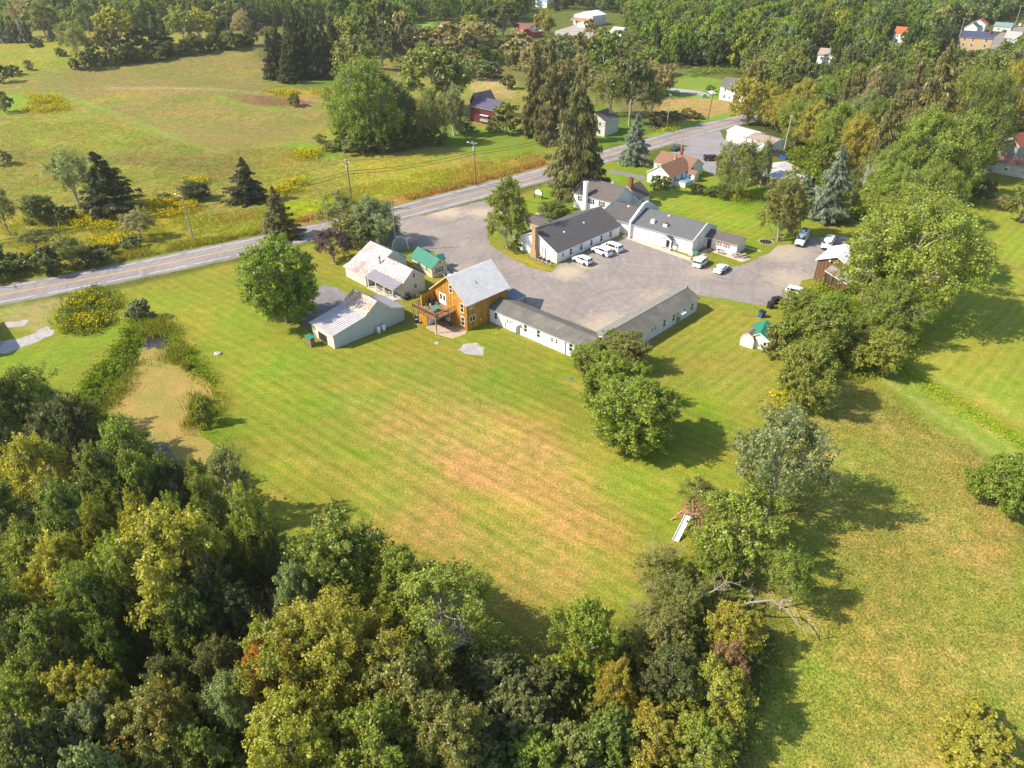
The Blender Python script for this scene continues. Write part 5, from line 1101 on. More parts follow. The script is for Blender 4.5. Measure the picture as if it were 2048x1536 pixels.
# wooded slope right of the road, nearest trees
SL = 'leafy tree on the wooded slope right of the road'
for x, y, t, w_, c, k, au in [(1490, 246, 158, 74, 'yg', 'round', .3), (1530, 250, 165, 70, 'yg', 'round', .2), (1555, 262, 190, 66, 'yg', 'round', .35), (1588, 290, 195, 86, 'lt', 'round', .1), (1622, 300, 205, 76, 'yg', 'round', .2), (1660, 325, 208, 92, 'bg', 'round', .12), (1700, 345, 230, 84, 'yg', 'round', .25), (1640, 350, 268, 60, 'lt', 'round', .1),
        (1745, 372, 165, 74, 'so', 'spruce', 0), (1725, 300, 150, 66, 'so', 'spruce', 0), (1690, 270, 130, 66, 'so', 'spruce', 0), (1830, 330, 82, 110, 'so', 'spruce', 0), (1790, 320, 118, 90, 'so', 'spruce', 0), (1760, 400, 290, 90, 'lt', 'round', 0), (1820, 400, 220, 130, 'lt', 'round', .03), (1880, 400, 230, 130, 'lt', 'round', 0), (1930, 360, 200, 110, 'md', 'round', .05),
        (1770, 455, 330, 120, 'lt', 'round', 0), (1850, 450, 330, 110, 'lt', 'round', 0), (1800, 480, 370, 150, 'lt', 'round', 0), (1720, 440, 375, 60, 'md', 'open', 0), (1900, 300, 140, 110, 'lt', 'round', .08), (1960, 290, 150, 90, 'md', 'round', .1), (2010, 270, 120, 100, 'yg', 'round', .15), (2040, 250, 90, 80, 'dk', 'round', .05), (1850, 250, 160, 90, 'dk', 'round', 0), (1960, 230, 110, 90, 'md', 'round', 0), (1700, 410, 340, 40, 'md', 'open', 0),
        (1960, 405, 360, 46, 'dk', 'round', 0), (2000, 420, 390, 36, 'wl', 'round', 0), (2038, 445, 382, 66, 'ol', 'round', 0), (1500, 215, 120, 60, 'ol', 'round', .1), (1545, 205, 110, 60, 'lt', 'round', .1), (1590, 220, 120, 64, 'ol', 'round', .1), (1630, 230, 130, 60, 'dk', 'round', 0), (1600, 250, 160, 66, 'yg', 'round', .3), (1670, 240, 150, 60, 'md', 'round', .1)]:
    TB(k, x, y, t, w_, c, SL if k != 'spruce' else 'ragged olive spruce rising from the wooded slope', group='wooded slope trees' if k != 'spruce' else 'slope spruces', autumn=au)
TB('bare', 1885, 175, 92, 60, 'bk', 'dead white-branched tree in front of the village', bark='bw', name='dead_tree', cat='tree'); TB('bare', 1720, 420, 290, 40, 'bk', 'bare grey dead tree among the slope trees', bark='bw', name='dead_tree', cat='tree')
# ---- foreground wood
ASP = 'leafy aspen in the dense wood left of the lawn'
for x, y, h, w_, c, k, au in [(30, 745, 12, 150, 'lt', 'tall', .05), (-60, 760, 13, 170, 'md', 'round', 0), (105, 815, 12, 120, 'dk', 'round', 0), (150, 800, 11, 110, 'md', 'tall', 0), (40, 890, 14, 170, 'yg', 'tall', .08), (-40, 980, 14, 170, 'md', 'tall', 0), (235, 850, 11, 130, 'bg', 'tall', .05), (180, 900, 13, 130, 'md', 'tall', 0), (110, 975, 14, 150, 'md', 'tall', 0), (252, 915, 12, 125, 'lt', 'tall', .1), (325, 915, 10, 105, 'dk', 'tall', .05),
        (385, 925, 9, 80, 'md', 'tall', .1), (440, 905, 12, 100, 'gr', 'tall', .05), (400, 965, 12, 90, 'md', 'tall', .05), (488, 1000, 14, 120, 'lt', 'tall', .05), (520, 1060, 10, 100, 'md', 'tall', 0), (262, 1000, 14, 110, 'yg', 'tall', .08), (180, 1015, 13, 90, 'lt', 'tall', .45), (335, 1010, 12, 100, 'lt', 'tall', .15), (40, 1060, 14, 150, 'lt', 'tall', .05), (95, 1090, 14, 160, 'yg', 'tall', .05), (315, 1065, 15, 220, 'yg', 'round', .06), (228, 1095, 14, 150, 'lt', 'tall', .05), (-30, 1180, 14, 160, 'md', 'tall', 0),
        (150, 1150, 13, 150, 'lt', 'tall', .03), (395, 1120, 12, 120, 'dk', 'tall', 0), (420, 1080, 10, 90, 'dk', 'tall', 0), (350, 1195, 11, 130, 'md', 'round', 0), (450, 1180, 9, 130, 'dk', 'round', 0), (60, 1240, 12, 160, 'md', 'round', .05), (190, 1260, 10, 110, 'md', 'round', .03), (430, 1290, 9, 110, 'dk', 'round', 0), (110, 1350, 10, 150, 'yg', 'round', .03), (0, 1370, 11, 170, 'lt', 'round', .05), (190, 1360, 9, 100, 'yg', 'round', .1), (320, 1330, 8, 120, 'dk', 'round', 0), (165, 1410, 9, 130, 'gr', 'round', .02),
        (450, 1370, 9, 110, 'gr', 'round', 0), (40, 1470, 10, 160, 'dk', 'bush', 0), (170, 1500, 9, 120, 'gr', 'bush', 0), (400, 1470, 8, 120, 'md', 'bush', .05)]:
    TT(k, x, y, h, w_, c, ASP if k == 'tall' else 'rounded tree in the dense wood left of the lawn', group='aspens left of the lawn' if k == 'tall' else 'rounded trees left of the lawn', autumn=au, bark='bw' if k == 'tall' else 'bk')
for x, y, h, w_, c, k, au, lb in [(667, 1068, 12, 200, 'lt', 'round', .05, 'pointed leafy tree at the lawn edge, shading the grass'), (585, 1140, 11, 120, 'gr', 'round', 0, 'bluish-green tree left of the pointed lawn-edge tree'), (797, 1118, 11, 140, 'lt', 'round', .05, 'rounded tree right of the pointed lawn-edge tree'), (880, 1160, 11, 215, 'lt', 'open', .06, 'large loose-crowned tree with pale limbs at the lawn edge'),
        (655, 1235, 13, 260, 'yg', 'round', .10, 'biggest yellow-green tree at the bottom of the picture'), (560, 1285, 12, 190, 'lt', 'round', .5, 'tree turning orange beside the biggest yellow-green one'), (800, 1340, 10, 200, 'ol', 'round', .15, 'olive tree below the loose-crowned one'), (290, 1395, 10, 190, 'ol', 'round', .35, 'tree with reddish-brown foliage at the bottom left'), (740, 1440, 10, 200, 'lt', 'round', .1, 'light green tree cut by the bottom edge'), (560, 1440, 11, 200, 'yg', 'round', .12, 'yellow-green tree cut by the bottom edge'),
        (900, 1440, 9, 160, 'ol', 'round', .12, 'olive tree at the bottom centre, right of the light green one'), (1174, 1214, 11, 165, 'bg', 'tall', .18, 'bright green pyramidal tree with yellow leaves in the bottom centre'), (1236, 1330, 8, 90, 'yg', 'tall', .2, 'yellow-green tree right of the pyramidal one'), (1330, 1250, 7, 140, 'ol', 'round', .08, 'olive bushy tree under the grey dead branches'), (1481, 1225, 7, 120, 'yg', 'round', .25, 'yellowish tree below the dead fallen limb'),
        (1462, 1305, 6.5, 85, 'rd', 'round', .1, 'small tree with red leaves at the field edge'), (1436, 1345, 8, 170, 'yg', 'round', .08, 'fresh yellow-green tree at the field edge'), (1349, 1320, 8, 130, 'dk', 'round', 0, 'dark grey-green tree left of the fresh yellow-green one'), (1314, 1440, 6, 140, 'yg', 'round', .35, 'yellow and orange bush at the bottom edge'), (1410, 1460, 6, 140, 'lt', 'round', .05, 'light green tree at the bottom right of the wood'), (1227, 1440, 6, 120, 'md', 'bush', .05, 'green bush left of the yellow and orange one'),
        (1150, 1470, 5, 120, 'ol', 'bush', .08, 'brownish bush at the bottom edge'), (1040, 1400, 5, 160, 'dk', 'bush', 0, 'dark shaded bush in the bottom centre hollow'), (1000, 1330, 4, 130, 'dk', 'bush', 0, 'dark low bush behind the hollow'), (1070, 1480, 5, 120, 'bg', 'bush', 0, 'brighter bush at the bottom edge of the hollow'), (960, 1490, 6, 120, 'dk', 'bush', 0, 'dark bush left of the hollow at the bottom edge'), (1100, 1340, 4, 90, 'dk', 'bush', 0, 'dark bush right of the hollow')]:
    TT(k, x, y, h, w_, c, lb, autumn=au * 1.4)
for x, y, h, w_ in [(265, 1225, 9, 80), (356, 1285, 7, 80), (400, 1300, 6, 70), (225, 1300, 8, 80)]: TT('spruce', x, y, h, w_, 'md', 'young spruce in a gap of the foreground wood', group='young spruces in the wood')
TT('round', 520, 1292, 11.5, 95, 'or', 'orange-leaved crown at the left side of the biggest yellow-green tree', autumn=.2)
TT('bare', 370, 1110, 13, 120, 'bk', 'pale bare-topped tree sticking out of the aspens', bark='bw', name='dead_tree', cat='tree'); TT('bare', 130, 1130, 14, 110, 'bk', 'white bare branches above the aspens at the left', bark='bw', name='dead_tree', cat='tree'); TT('bare', 300, 985, 11, 70, 'bk', 'small bare dead tree just below the pond', bark='bw', name='dead_tree', cat='tree'); TT('bare', 890, 1200, 9.5, 150, 'bk', 'bare pale limbs showing through the loose-crowned tree', bark='bw', name='dead_tree', cat='tree'); TT('bare', 1480, 1030, 10.5, 150, 'bk', 'pale dead limbs inside the old spreading tree', bark='wl', name='dead_tree', cat='tree')
TT('bare', 517, 1165, 10, 120, 'bk', 'leafless brown bush inside the foreground wood', bark='br'); TT('bare', 50, 1275, 9.5, 140, 'bk', 'leafless grey bush at the left edge', bark='wl'); 
for x, y, h, w_ in [(1330, 1075, 5, 120), (1300, 1130, 4.5, 110), (1345, 1150, 5, 130), (1412, 978, 5.5, 80), (1395, 1040, 4, 60), (1425, 1010, 5, 70), (1285, 1185, 4, 90)]: TT('bare', x, y, h, w_, 'bk', 'grey leafless bush beside the old playset', group='grey bushes by the playset', bark='wl')
for x, y, h, w_ in [(1320, 1120, 4, 110), (1370, 1170, 5, 120), (1400, 970, 4, 80)]: TT('open', x, y, h, w_, 'ol', 'thin-leaved bush among the grey leafless bushes', group='thin bushes by the playset', name='thin_shrub', cat='shrub')
# labels for trees that only their colour, place and neighbours tell apart
LMK = [(330, 800, 'the pond'), (640, 1020, 'the shaded lawn corner'), (0, 1000, 'the left edge'), (0, 1400, 'the bottom left corner'), (517, 1200, 'the leafless brown bush'), (250, 1530, 'the bottom edge'), (1500, 290, 'the white workshop'), (1650, 380, 'the tall blue spruce'), (1650, 540, 'the wooden barn'), (2010, 290, 'the stone barn'),
       (1470, 180, 'the two-storey farmhouse'), (1885, 150, 'the dead white tree'), (1566, 290, 'the pale pole'), (2048, 420, 'the right edge'), (560, 80, 'the dark spruce clump'), (20, 80, 'the top left corner'), (385, 430, 'the grey roadside pole'), (285, 470, 'the twiggy pale bush'), (250, 65, 'the far meadow crest'), (945, 215, 'the dark red barn'), (1030, 65, 'the red sheds'),
       (1160, 55, 'the far store'), (1155, 300, 'the tallest spruce'), (0, 530, 'the left end of the road'), (0, 230, 'the left edge of the meadow'), (1390, 240, 'the thin leaning pole'), (1940, 100, 'the yellow village building'), (1798, 75, 'the orange-roofed village house'), (1652, 115, 'the half-hidden white house'), (1500, 20, 'the top edge'), (1700, 20, 'the upper right wood'), (1420, 70, 'the far wood edge'), (1960, 10, 'the top right corner'), (1800, 180, 'the tall slope conifers'), (1600, 180, 'the yellowing slope trees'), (1000, 130, 'the beige willows'), (1260, 160, 'the road-bend tree'), (1370, 210, 'the golden field'), (2040, 200, 'the wood over the barn'), (740, 20, 'the tall dark tree'), (900, 15, 'the top centre'), (1380, 1040, 'the old playset'), (400, 20, 'the meadow skyline')]
CN_ = dict(dk='dark green', md='mid green', lt='light green', yg='yellow-green', ol='olive', wl='beige', bl='blue-grey', sp='blackish', so='brown-green', gr='grey-green', bg='fresh green', br='brownish', bk='grey')
def relabel(groups, rn='rounded tree'):
    by = {}
    for e, x, y, c, kind, b_ in REC:
        if e is None or e.get('group') not in groups: continue
        n, q = min((math.hypot(x - u, (y - v) * 1.3), (u, v, t)) for u, v, t in LMK); u, v, t = q; dx, dy = x - u, y - v
        w_ = 'beside' if n < 28 else ('right of' if dx > abs(dy) else 'left of' if -dx > abs(dy) else 'below' if dy > 0 else 'above')
        if ('edge' in t and 'above' not in t and 'of' not in t) or 'corner' in t: w_ = 'near'
        noun = {'tall': 'slender tree', 'round': rn, 'open': 'loose tree', 'spruce': 'spruce' if rn != 'leafy tree' else 'conifer', 'bush': 'bush', 'vase': 'spreading tree', 'bare': 'leafless bush'}[kind]
        by.setdefault('%s %s %s %s' % (CN_.get(c, 'green'), noun, w_, t), []).append((b_, x, e))
    for lb, L_ in by.items():
        L_.sort(key=lambda q: (-q[0], q[1])); n = len(L_)
        for i, (_, _, e) in enumerate(L_): e['label'] = lb + ('' if n == 1 else ', the %s one' % (['nearer', 'farther'] if n == 2 else ['nearest', 'middle', 'farthest'] if n == 3 else ['nearest', 'second nearest', 'second farthest', 'farthest'] if n == 4 else ['nearest'] + [w__ + ' nearest' for w__ in 'second third fourth fifth sixth seventh eighth ninth tenth eleventh twelfth thirteenth fourteenth fifteenth sixteenth seventeenth eighteenth nineteenth twentieth'.split()][:n - 2] + ['next'] * max(0, n - 21) + ['farthest'])[i])
relabel({'aspens left of the lawn', 'rounded trees left of the lawn', 'wooded slope trees', 'row along the meadow crest', 'slope spruces', 'thicket along the road', 'middle distance bushes', 'far left meadow bushes', 'grey bushes by the playset', 'thin bushes by the playset', 'young spruces in the wood', 'dark spruce clump', 'far left spruce row'})
# dead limb reaching over the rough field
def limb(name, pts, r0, r1, label):
    m = MB(); P = [Vector(p) for p in pts]; m2 = []
    for i in range(len(P) - 1): m.tube(P[i], P[i + 1], r0 + (r1 - r0) * i / (len(P) - 1), r0 + (r1 - r0) * (i + 1) / (len(P) - 1), 6)
    rng = random.Random(4)
    for i in range(1, len(P)):
        for k in range(3):
            q = P[i - 1].lerp(P[i], rng.random()); e = q + Vector((rng.uniform(-.5, 1.4), rng.uniform(-1.2, 1.6), rng.uniform(-.2, .9))); m.tube(q, e, .035, .012, 4)
            for j in range(3): m.tube(q.lerp(e, rng.uniform(.4, 1)), e + Vector((rng.uniform(-.5, .6), rng.uniform(-.5, .6), rng.uniform(0, .5))), .018, .008, 3)
    o = m.build(name, BARK); o.color = (.32, .28, .23, 1); return tag(o, label, 'branch')
limb('dead_limb', [G(1470, 1215, 1.2), G(1500, 1205, 3.0), G(1545, 1200, 3.6), G(1575, 1222, 3.2), G(1600, 1255, 2.6), G(1634, 1250, 2.4)], .13, .035, 'long bare grey limb stretching right from the old tree over the field')
limb('dead_limb', [G(1400, 1195, 3.5), G(1430, 1180, 4.6), G(1450, 1165, 5), G(1455, 1155, 5.4)], .08, .03, 'short pale dead limb over the centre of the old tree')
limb('dead_limb', [G(1530, 1145, 3.5), G(1548, 1150, 4.4), G(1570, 1140, 4.8)], .07, .03, 'pale twiggy dead limb at the right of the old tree')
# ---- scattered woods beyond
rng = np.random.RandomState(77)
ZONES = [([(1500, 185), (1560, 235), (1620, 260), (1700, 330), (1840, 380), (1960, 300), (2060, 250), (2400, 200), (2600, -20), (1250, -20), (1250, 50), (1300, 110), (1420, 138), (1480, 140)], 8.5, 'leafy tree in the wide wood below the village', 'wide wood below the village'),
         ([(800, 128), (860, 74), (985, 88), (1110, 92), (1250, 86), (1310, 120), (1335, 160), (1290, 225), (1190, 195), (1060, 160), (1000, 148), (900, 160)], 10.5, 'scrubby grey-green tree in the far hollow', 'scrub trees in the far hollow'),
         ([(1280, 95), (1510, 95), (1510, 136), (1380, 140), (1310, 134)], 8.0, 'leafy tree behind the two-storey farmhouse', 'trees behind the farmhouse'),
         ([(660, 40), (700, 110), (760, 110), (830, 42), (900, 50), (1000, 50), (1130, 20), (1250, 30), (1250, -30), (640, -30)], 9.5, 'tree in the far wood at the top centre', 'far wood at the top centre'),
         ([(-300, 60), (0, 60), (140, 62), (280, 70), (420, 62), (540, 52), (640, 50), (640, -30), (-300, -30)], 7.5, 'tree in the far wood at the top left', 'far wood at the top left')]
CLEAR = [[(1905, 112), (1980, 112), (1985, 68), (1925, 62), (1905, 80)], [(1780, 92), (1820, 90), (1818, 70), (1780, 74)], [(1625, 132), (1680, 132), (1680, 118), (1628, 112)], [(1970, 100), (2060, 100), (2060, 30), (1990, 55), (1930, 55)], [(1130, 80), (1240, 62), (1235, 35), (1140, 28)], [(1870, 175), (1905, 160), (1915, 120), (1890, 120)], [(1060, 20), (1090, 20), (1090, 5), (1060, 5)], [(1980, 312), (2060, 300), (2060, 240), (1985, 262)]]
CW_ = [W(c) for c in CLEAR]; far_pts = []; taken = []; ind = {}
for zi, (poly, sp, lb, gr_) in enumerate(ZONES):
    P = W(poly); xs_, ys_ = zip(*P); pts = []
    gx = np.arange(min(xs_), max(xs_), sp); gy = np.arange(min(ys_), min(max(ys_), 1100), sp); A_, B_ = np.meshgrid(gx, gy)
    A_ = A_ + rng.uniform(-.45, .45, A_.shape) * sp; B_ = B_ + rng.uniform(-.45, .45, B_.shape) * sp
    ok = sdist(A_, B_, P) < 0
    for c in CW_: ok &= sdist(A_, B_, c) > 3
    dd = depth(A_, B_); uu = np.abs(A_ / dd * FPX); ok &= uu < 1110
    # thin out the farthest by using a wider spacing
    ok &= rng.rand(*A_.shape) < np.clip(1.15 - (B_ - 350) / 900., .35, 1)
    pts = sorted(zip(A_[ok], B_[ok]), key=lambda q: q[1])
    for i, (x, y) in enumerate(pts): far_pts.append((float(x), float(y), zi, i))
far_pts.sort(key=lambda q: q[1]); cnt = {'round': 0, 'spruce': 0}; rest = []
KEEP = [(1912, 72, 1975, 94, 448), (1782, 60, 1812, 84, 486), (1630, 104, 1670, 126, 424), (1925, 34, 2046, 84, 480), (1142, 32, 1190, 60, 578), (1200, 58, 1240, 68, 540), (1876, 112, 1902, 160, 400), (1020, 48, 1080, 72, 535), (1062, 2, 1092, 14, 700)]
def blocks(x, y, h, w_):
    u, v = PX(x, y, h); u2, v2 = PX(x, y, 0); d = depth(x, y); r = w_ * .5 * FPX / d
    return any(y < dd and u + r * .8 > a and u - r * .8 < c and v < b_ and v2 > b0 for a, b0, c, b_, dd in KEEP)
for x, y, zi, i in far_pts:
    cn = float(fbm(x, y, 60, 3)); rr = rng.rand(); kind = 'spruce' if (rr < .09) else 'round'
    c = (['dk', 'dk', 'md', 'dk', 'md', 'ol', 'lt', 'md', 'bg', 'gr', 'gr', 'lt'])[int(rng.rand() * 12)] if kind == 'round' else ('sp' if rng.rand() < .6 else 'so')
    if zi == 1: kind = 'round'; c = ['wl', 'gr', 'gr', 'ol', 'md', 'wl', 'br'][int(rng.rand() * 7)]
    if kind == 'round' and zi != 1 and rng.rand() < .03: c = 'yg'
    if kind == 'round' and zi == 0 and rng.rand() < .07: c = 'wl' if rng.rand() < .5 else 'br'
    if kind == 'round' and zi == 0 and cn > .62: c = 'lt' if rng.rand() < .5 else 'ol'
    h = rng.uniform(12, 19) if kind == 'round' else rng.uniform(16, 23); w_ = h * (rng.uniform(.62, .88) if kind == 'round' else rng.uniform(.3, .38)); z = float(terr(x, y))
    if zi == 1: h *= .55; w_ *= .72
    if blocks(x, y, h, w_): h *= .45; w_ *= .6
    if blocks(x, y, h, w_): continue
    if cnt[kind] < (230 if kind == 'round' else 40):
        cnt[kind] += 1; e_ = tree(kind, x, y, z, h, w_, c, ZONES[zi][2] if kind == 'round' else 'dark conifer in the far woods', group=ZONES[zi][3] if kind == 'round' else 'conifers in the far woods', autumn=.08 if rng.rand() < .15 else 0, far=depth(x, y) > 330); u_, v_ = PX(x, y, h * .6); REC.append([e_, u_, v_, c, kind, PX(x, y, 0)[1]])
    else: rest.append((x, y, z, h, w_, c, kind))
relabel({'wide wood below the village', 'far wood at the top centre', 'far wood at the top left', 'conifers in the far woods', 'trees behind the farmhouse', 'scrub trees in the far hollow'}, 'leafy tree')
# the remaining far woodland as one mass of low-detail trees
def far_material():
    m, t = new_mat('far_foliage'); at = N(t, 'ShaderNodeAttribute', attribute_name='tint'); at.attribute_type = 'INSTANCER'; geo = N(t, 'ShaderNodeNewGeometry')
    col = mixc(t, 1.0, at.outputs[0], ramp(t, geo.outputs['Random Per Island'], [(0, .65), (.5, 1.0), (1, 1.4)]), 'MULTIPLY')
    d = N(t, 'ShaderNodeBsdfDiffuse'); tr = N(t, 'ShaderNodeBsdfTranslucent'); mx = N(t, 'ShaderNodeMixShader'); mx.inputs[0].default_value = .4
    L(t, col, d.inputs[0]); L(t, mixc(t, 1.0, col, (1.3, 1.25, .6), 'MULTIPLY'), tr.inputs[0]); L(t, d.outputs[0], mx.inputs[1]); L(t, tr.outputs[0], mx.inputs[2])
    L(t, mx.outputs[0], N(t, 'ShaderNodeOutputMaterial').inputs[0]); return m
FARM = far_material(); fcol = bpy.data.collections.new('far_tree_kinds')
for s_ in range(6):
    q, _ = gen_broad(200 + s_, 3000, .058, ('round', 'wide', 'round', 'tall', 'open', 'round')[s_], (10, 9, 13, 14, 11, 15)[s_], 150, twigs=0) if s_ < 5 else gen_conifer(210, 2600, .075, 16)
    fo = bpy.data.objects.new('far_tree_%d' % s_, quads_mesh('far_tree', q, mat=FARM)); fcol.objects.link(fo)
pm = bpy.data.meshes.new('far_woodland'); n_ = len(rest); pm.vertices.add(n_); pm.vertices.foreach_set('co', np.array([(r[0], r[1], r[2]) for r in rest], np.float32).reshape(-1))
def pattr(nm, ty, arr, key): at = pm.attributes.new(nm, ty, 'POINT'); at.data.foreach_set(key, np.asarray(arr).reshape(-1))
pattr('scale', 'FLOAT_VECTOR', np.array([(r[4], r[4], r[3]) for r in rest], np.float32), 'vector')
pattr('turn', 'FLOAT_VECTOR', np.array([(0, 0, rng.uniform(0, 6.28)) for r in rest], np.float32), 'vector')
pattr('pick', 'INT', np.array([5 if r[6] == 'spruce' else rng.randint(5) for r in rest], np.int32), 'value')
tn = np.ones((n_, 4), np.float32); tn[:, :3] = [np.array(C_[r[5]]) * (.9, 1., 1.) * rng.uniform(.8, 1.2) for r in rest]; pattr('tint', 'FLOAT_COLOR', tn, 'color')
ng = bpy.data.node_groups.new('far_woodland', 'GeometryNodeTree'); ng.interface.new_socket('Geometry', in_out='INPUT', socket_type='NodeSocketGeometry'); ng.interface.new_socket('Geometry', in_out='OUTPUT', socket_type='NodeSocketGeometry')
gi, go, ip, ci = [ng.nodes.new(k) for k in ('NodeGroupInput', 'NodeGroupOutput', 'GeometryNodeInstanceOnPoints', 'GeometryNodeCollectionInfo')]
ci.inputs['Collection'].default_value = fcol; ci.inputs['Separate Children'].default_value = True; ip.inputs['Pick Instance'].default_value = True
def nattr(nm, ty): k = ng.nodes.new('GeometryNodeInputNamedAttribute'); k.data_type = ty; k.inputs['Name'].default_value = nm; return k.outputs['Attribute']
ng.links.new(gi.outputs[0], ip.inputs['Points']); ng.links.new(ci.outputs[0], ip.inputs['Instance']); ng.links.new(nattr('pick', 'INT'), ip.inputs['Instance Index']); ng.links.new(nattr('scale', 'FLOAT_VECTOR'), ip.inputs['Scale'])
er = ng.nodes.new('FunctionNodeEulerToRotation'); ng.links.new(nattr('turn', 'FLOAT_VECTOR'), er.inputs[0]); ng.links.new(er.outputs[0], ip.inputs['Rotation'])
ng.links.new(ip.outputs[0], go.inputs[0])
o = obj('far_woodland', pm); md = o.modifiers.new('instances', 'NODES'); md.node_group = ng; tag(o, kind='stuff'); V_ = []
print('trees', _tc[0], 'rest', len(rest), 'quads', len(V_))

# ------------------------------------------------------------------ ground plants (nobody could count them)
def in_poly(px, n, rng, pw=None):
    P = pw or W(px); a, b_ = np.array(P).min(0), np.array(P).max(0); out = np.zeros((0, 2))
    while len(out) < n:
        q = rng.uniform(a, b_, (n * 2, 2)); q = q[sdist(q[:, 0], q[:, 1], P) < 0]; out = np.concatenate([out, q])
    return out[:n]
def blades(name, px, n, h, wd, cols, seed=0, lean=.35, head=None, clump=0, headn=.5, edge=1.2, own=.35, gain=1.5):
    rng = np.random.RandomState(seed + 300); P = in_poly(px, n, rng) if not isinstance(px, np.ndarray) else px; n = len(P)
    edge = .5 if name == 'roadside_weeds' else edge
    if not isinstance(px, np.ndarray): P = P + rng.normal(size=P.shape) * edge; k = fbm(P[:, 0], P[:, 1], 5, seed + 2); P = P[k > .36 + .12 * rng.rand(len(P))]; n = len(P)
    if clump: k = fbm(P[:, 0], P[:, 1], clump, seed); P = P[k > .46]; n = len(P)
    z = terr(P[:, 0], P[:, 1]); hh = rng.uniform(h[0], h[1], n); th = rng.uniform(0, 6.28, n); b0 = np.stack([P[:, 0], P[:, 1], z - .03], -1)
    ln = rng.normal(size=(n, 2)) * lean * hh[:, None]; tip = b0 + np.stack([ln[:, 0], ln[:, 1], hh], -1); sd = np.stack([np.cos(th), np.sin(th), np.zeros(n)], -1) * (wd * rng.uniform(.6, 1.4, n) / 2)[:, None]
    mid = b0 * .45 + tip * .55 - np.stack([ln[:, 0] * .15, ln[:, 1] * .15, np.zeros(n)], -1)
    V = np.stack([b0 - sd * .6, mid + sd, tip, mid - sd], 1); cc = np.array(cols)[rng.randint(len(cols), size=n)]
    ii = np.clip(np.searchsorted(ys, P[:, 1]), 0, len(ys) - 1); jj = np.clip(np.searchsorted(xs, P[:, 0]), 0, len(xs) - 1); cc = gain * (cc * own + gc[ii, jj] * (1 - own))
    if head is not None:
        m = rng.rand(n) < headn; hv = tip[m]; s = wd * rng.uniform(.8, 1.6, len(hv))[:, None]
        hq = leaf_quads(hv, np.tile([0, 0, 1.], (len(hv), 1)), wd * 1.7, rng); V = np.concatenate([V, hq]); cc = np.concatenate([cc, np.array(head)[rng.randint(len(head), size=len(hv))]])
    o = obj(name, quads_mesh(name, V, mat=BLADE, tint=cc)); return tag(o, kind='stuff')
def leafmass(name, px, n, h, size, cols, seed=0, cl=2.0):
    rng = np.random.RandomState(seed + 500); P = in_poly(px, n, rng); P = P + rng.normal(size=P.shape) * .7; hf = h * (.15 + 2.0 * (fbm(P[:, 0], P[:, 1], cl, seed) - .22)); z = terr(P[:, 0], P[:, 1]) + np.maximum(.05, hf) * rng.uniform(.25, 1, n) ** .5
    q = leaf_quads(np.stack([P[:, 0], P[:, 1], z], -1), np.tile([0, 0, .9], (n, 1)), size, rng); cc = np.array(cols)[rng.randint(len(cols), size=n)] * 1.45
    o = obj(name, quads_mesh(name, q, mat=BLADE, tint=cc)); return tag(o, kind='stuff')
GR = [(.20, .22, .03), (.24, .23, .04), (.16, .20, .02), (.30, .25, .08)]; GOLD = [(.62, .46, .008), (.52, .42, .012)]; DRY = [(.34, .22, .09), (.30, .17, .06), (.26, .22, .05)]
blades('rough_grass', [(1570, 850), (1700, 745), (1790, 820), (1900, 890), (2010, 960), (2060, 1100), (2100, 1560), (1500, 1560), (1510, 1450), (1560, 1250), (1530, 1100), (1640, 1000)], 60000, (.10, .30), .055, GR, 1, 1.0, gain=1.35)
blades('field_edge_grass', [(1560, 800), (1620, 830), (1700, 745), (1760, 780), (1860, 850), (1960, 930), (2040, 1000), (2010, 1040), (1900, 950), (1780, 850), (1690, 790), (1600, 880)], 9000, (.2, .5), .06, [(.30, .25, .08), (.26, .25, .05)], 2, .8)
blades('roadside_weeds', [(380, 484), (540, 453), (640, 430), (780, 400), (940, 360), (1060, 330), (1098, 318), (1098, 326), (960, 365), (790, 408), (600, 450), (400, 493)], 22000, (.5, 1.2), .11, DRY + [(.20, .22, .03)], 3, .4)
blades('roadside_weeds', [(-40, 545), (120, 530), (260, 503), (390, 482), (400, 492), (250, 520), (120, 543), (-40, 570)], 12000, (.4, 1.0), .11, [(.14, .15, .03), (.20, .19, .04), (.22, .15, .05)], 4, .4)
blades('meadow_plants', [(0, 420), (300, 440), (560, 415), (700, 375), (900, 335), (1060, 305), (1095, 318), (800, 402), (560, 455), (380, 486), (0, 556)], 40000, (.25, .8), .12, [(.22, .24, .02), (.26, .26, .02), (.18, .20, .02), (.24, .18, .05)], 5, .5)
blades('meadow_plants', [(0, 250), (200, 240), (420, 300), (640, 290), (700, 300), (900, 320), (560, 400), (0, 420)], 26000, (.2, .6), .14, [(.15, .145, .03), (.18, .17, .03), (.19, .14, .05)], 6, .5)
for i, (px, n) in enumerate([([(280, 410), (370, 395), (385, 425), (300, 436)], 5000), ([(155, 432), (240, 442), (230, 458), (150, 452)], 3000), ([(205, 480), (245, 482), (235, 500), (205, 498)], 1800), ([(590, 305), (640, 300), (635, 316), (595, 318)], 1500), ([(55, 192), (112, 196), (140, 222), (60, 226)], 2500), ([(360, 360), (410, 358), (400, 372), (355, 370)], 1200), ([(540, 360), (600, 352), (608, 384), (545, 388)], 2500), ([(1560, 800), (1600, 800), (1615, 818), (1565, 822)], 260), ([(1458, 388), (1500, 398), (1490, 404), (1450, 392)], 1200), ([(1325, 258), (1345, 252), (1345, 262), (1320, 266)], 700), ([(530, 184), (600, 182), (650, 185), (600, 194), (540, 192)], 1500)]):
    blades('goldenrod', px, n, (.7, 1.4), .2, [(.17, .20, .02), (.22, .24, .02)], 10 + i, .3, GOLD, headn=.7, edge=1.6, own=.7)
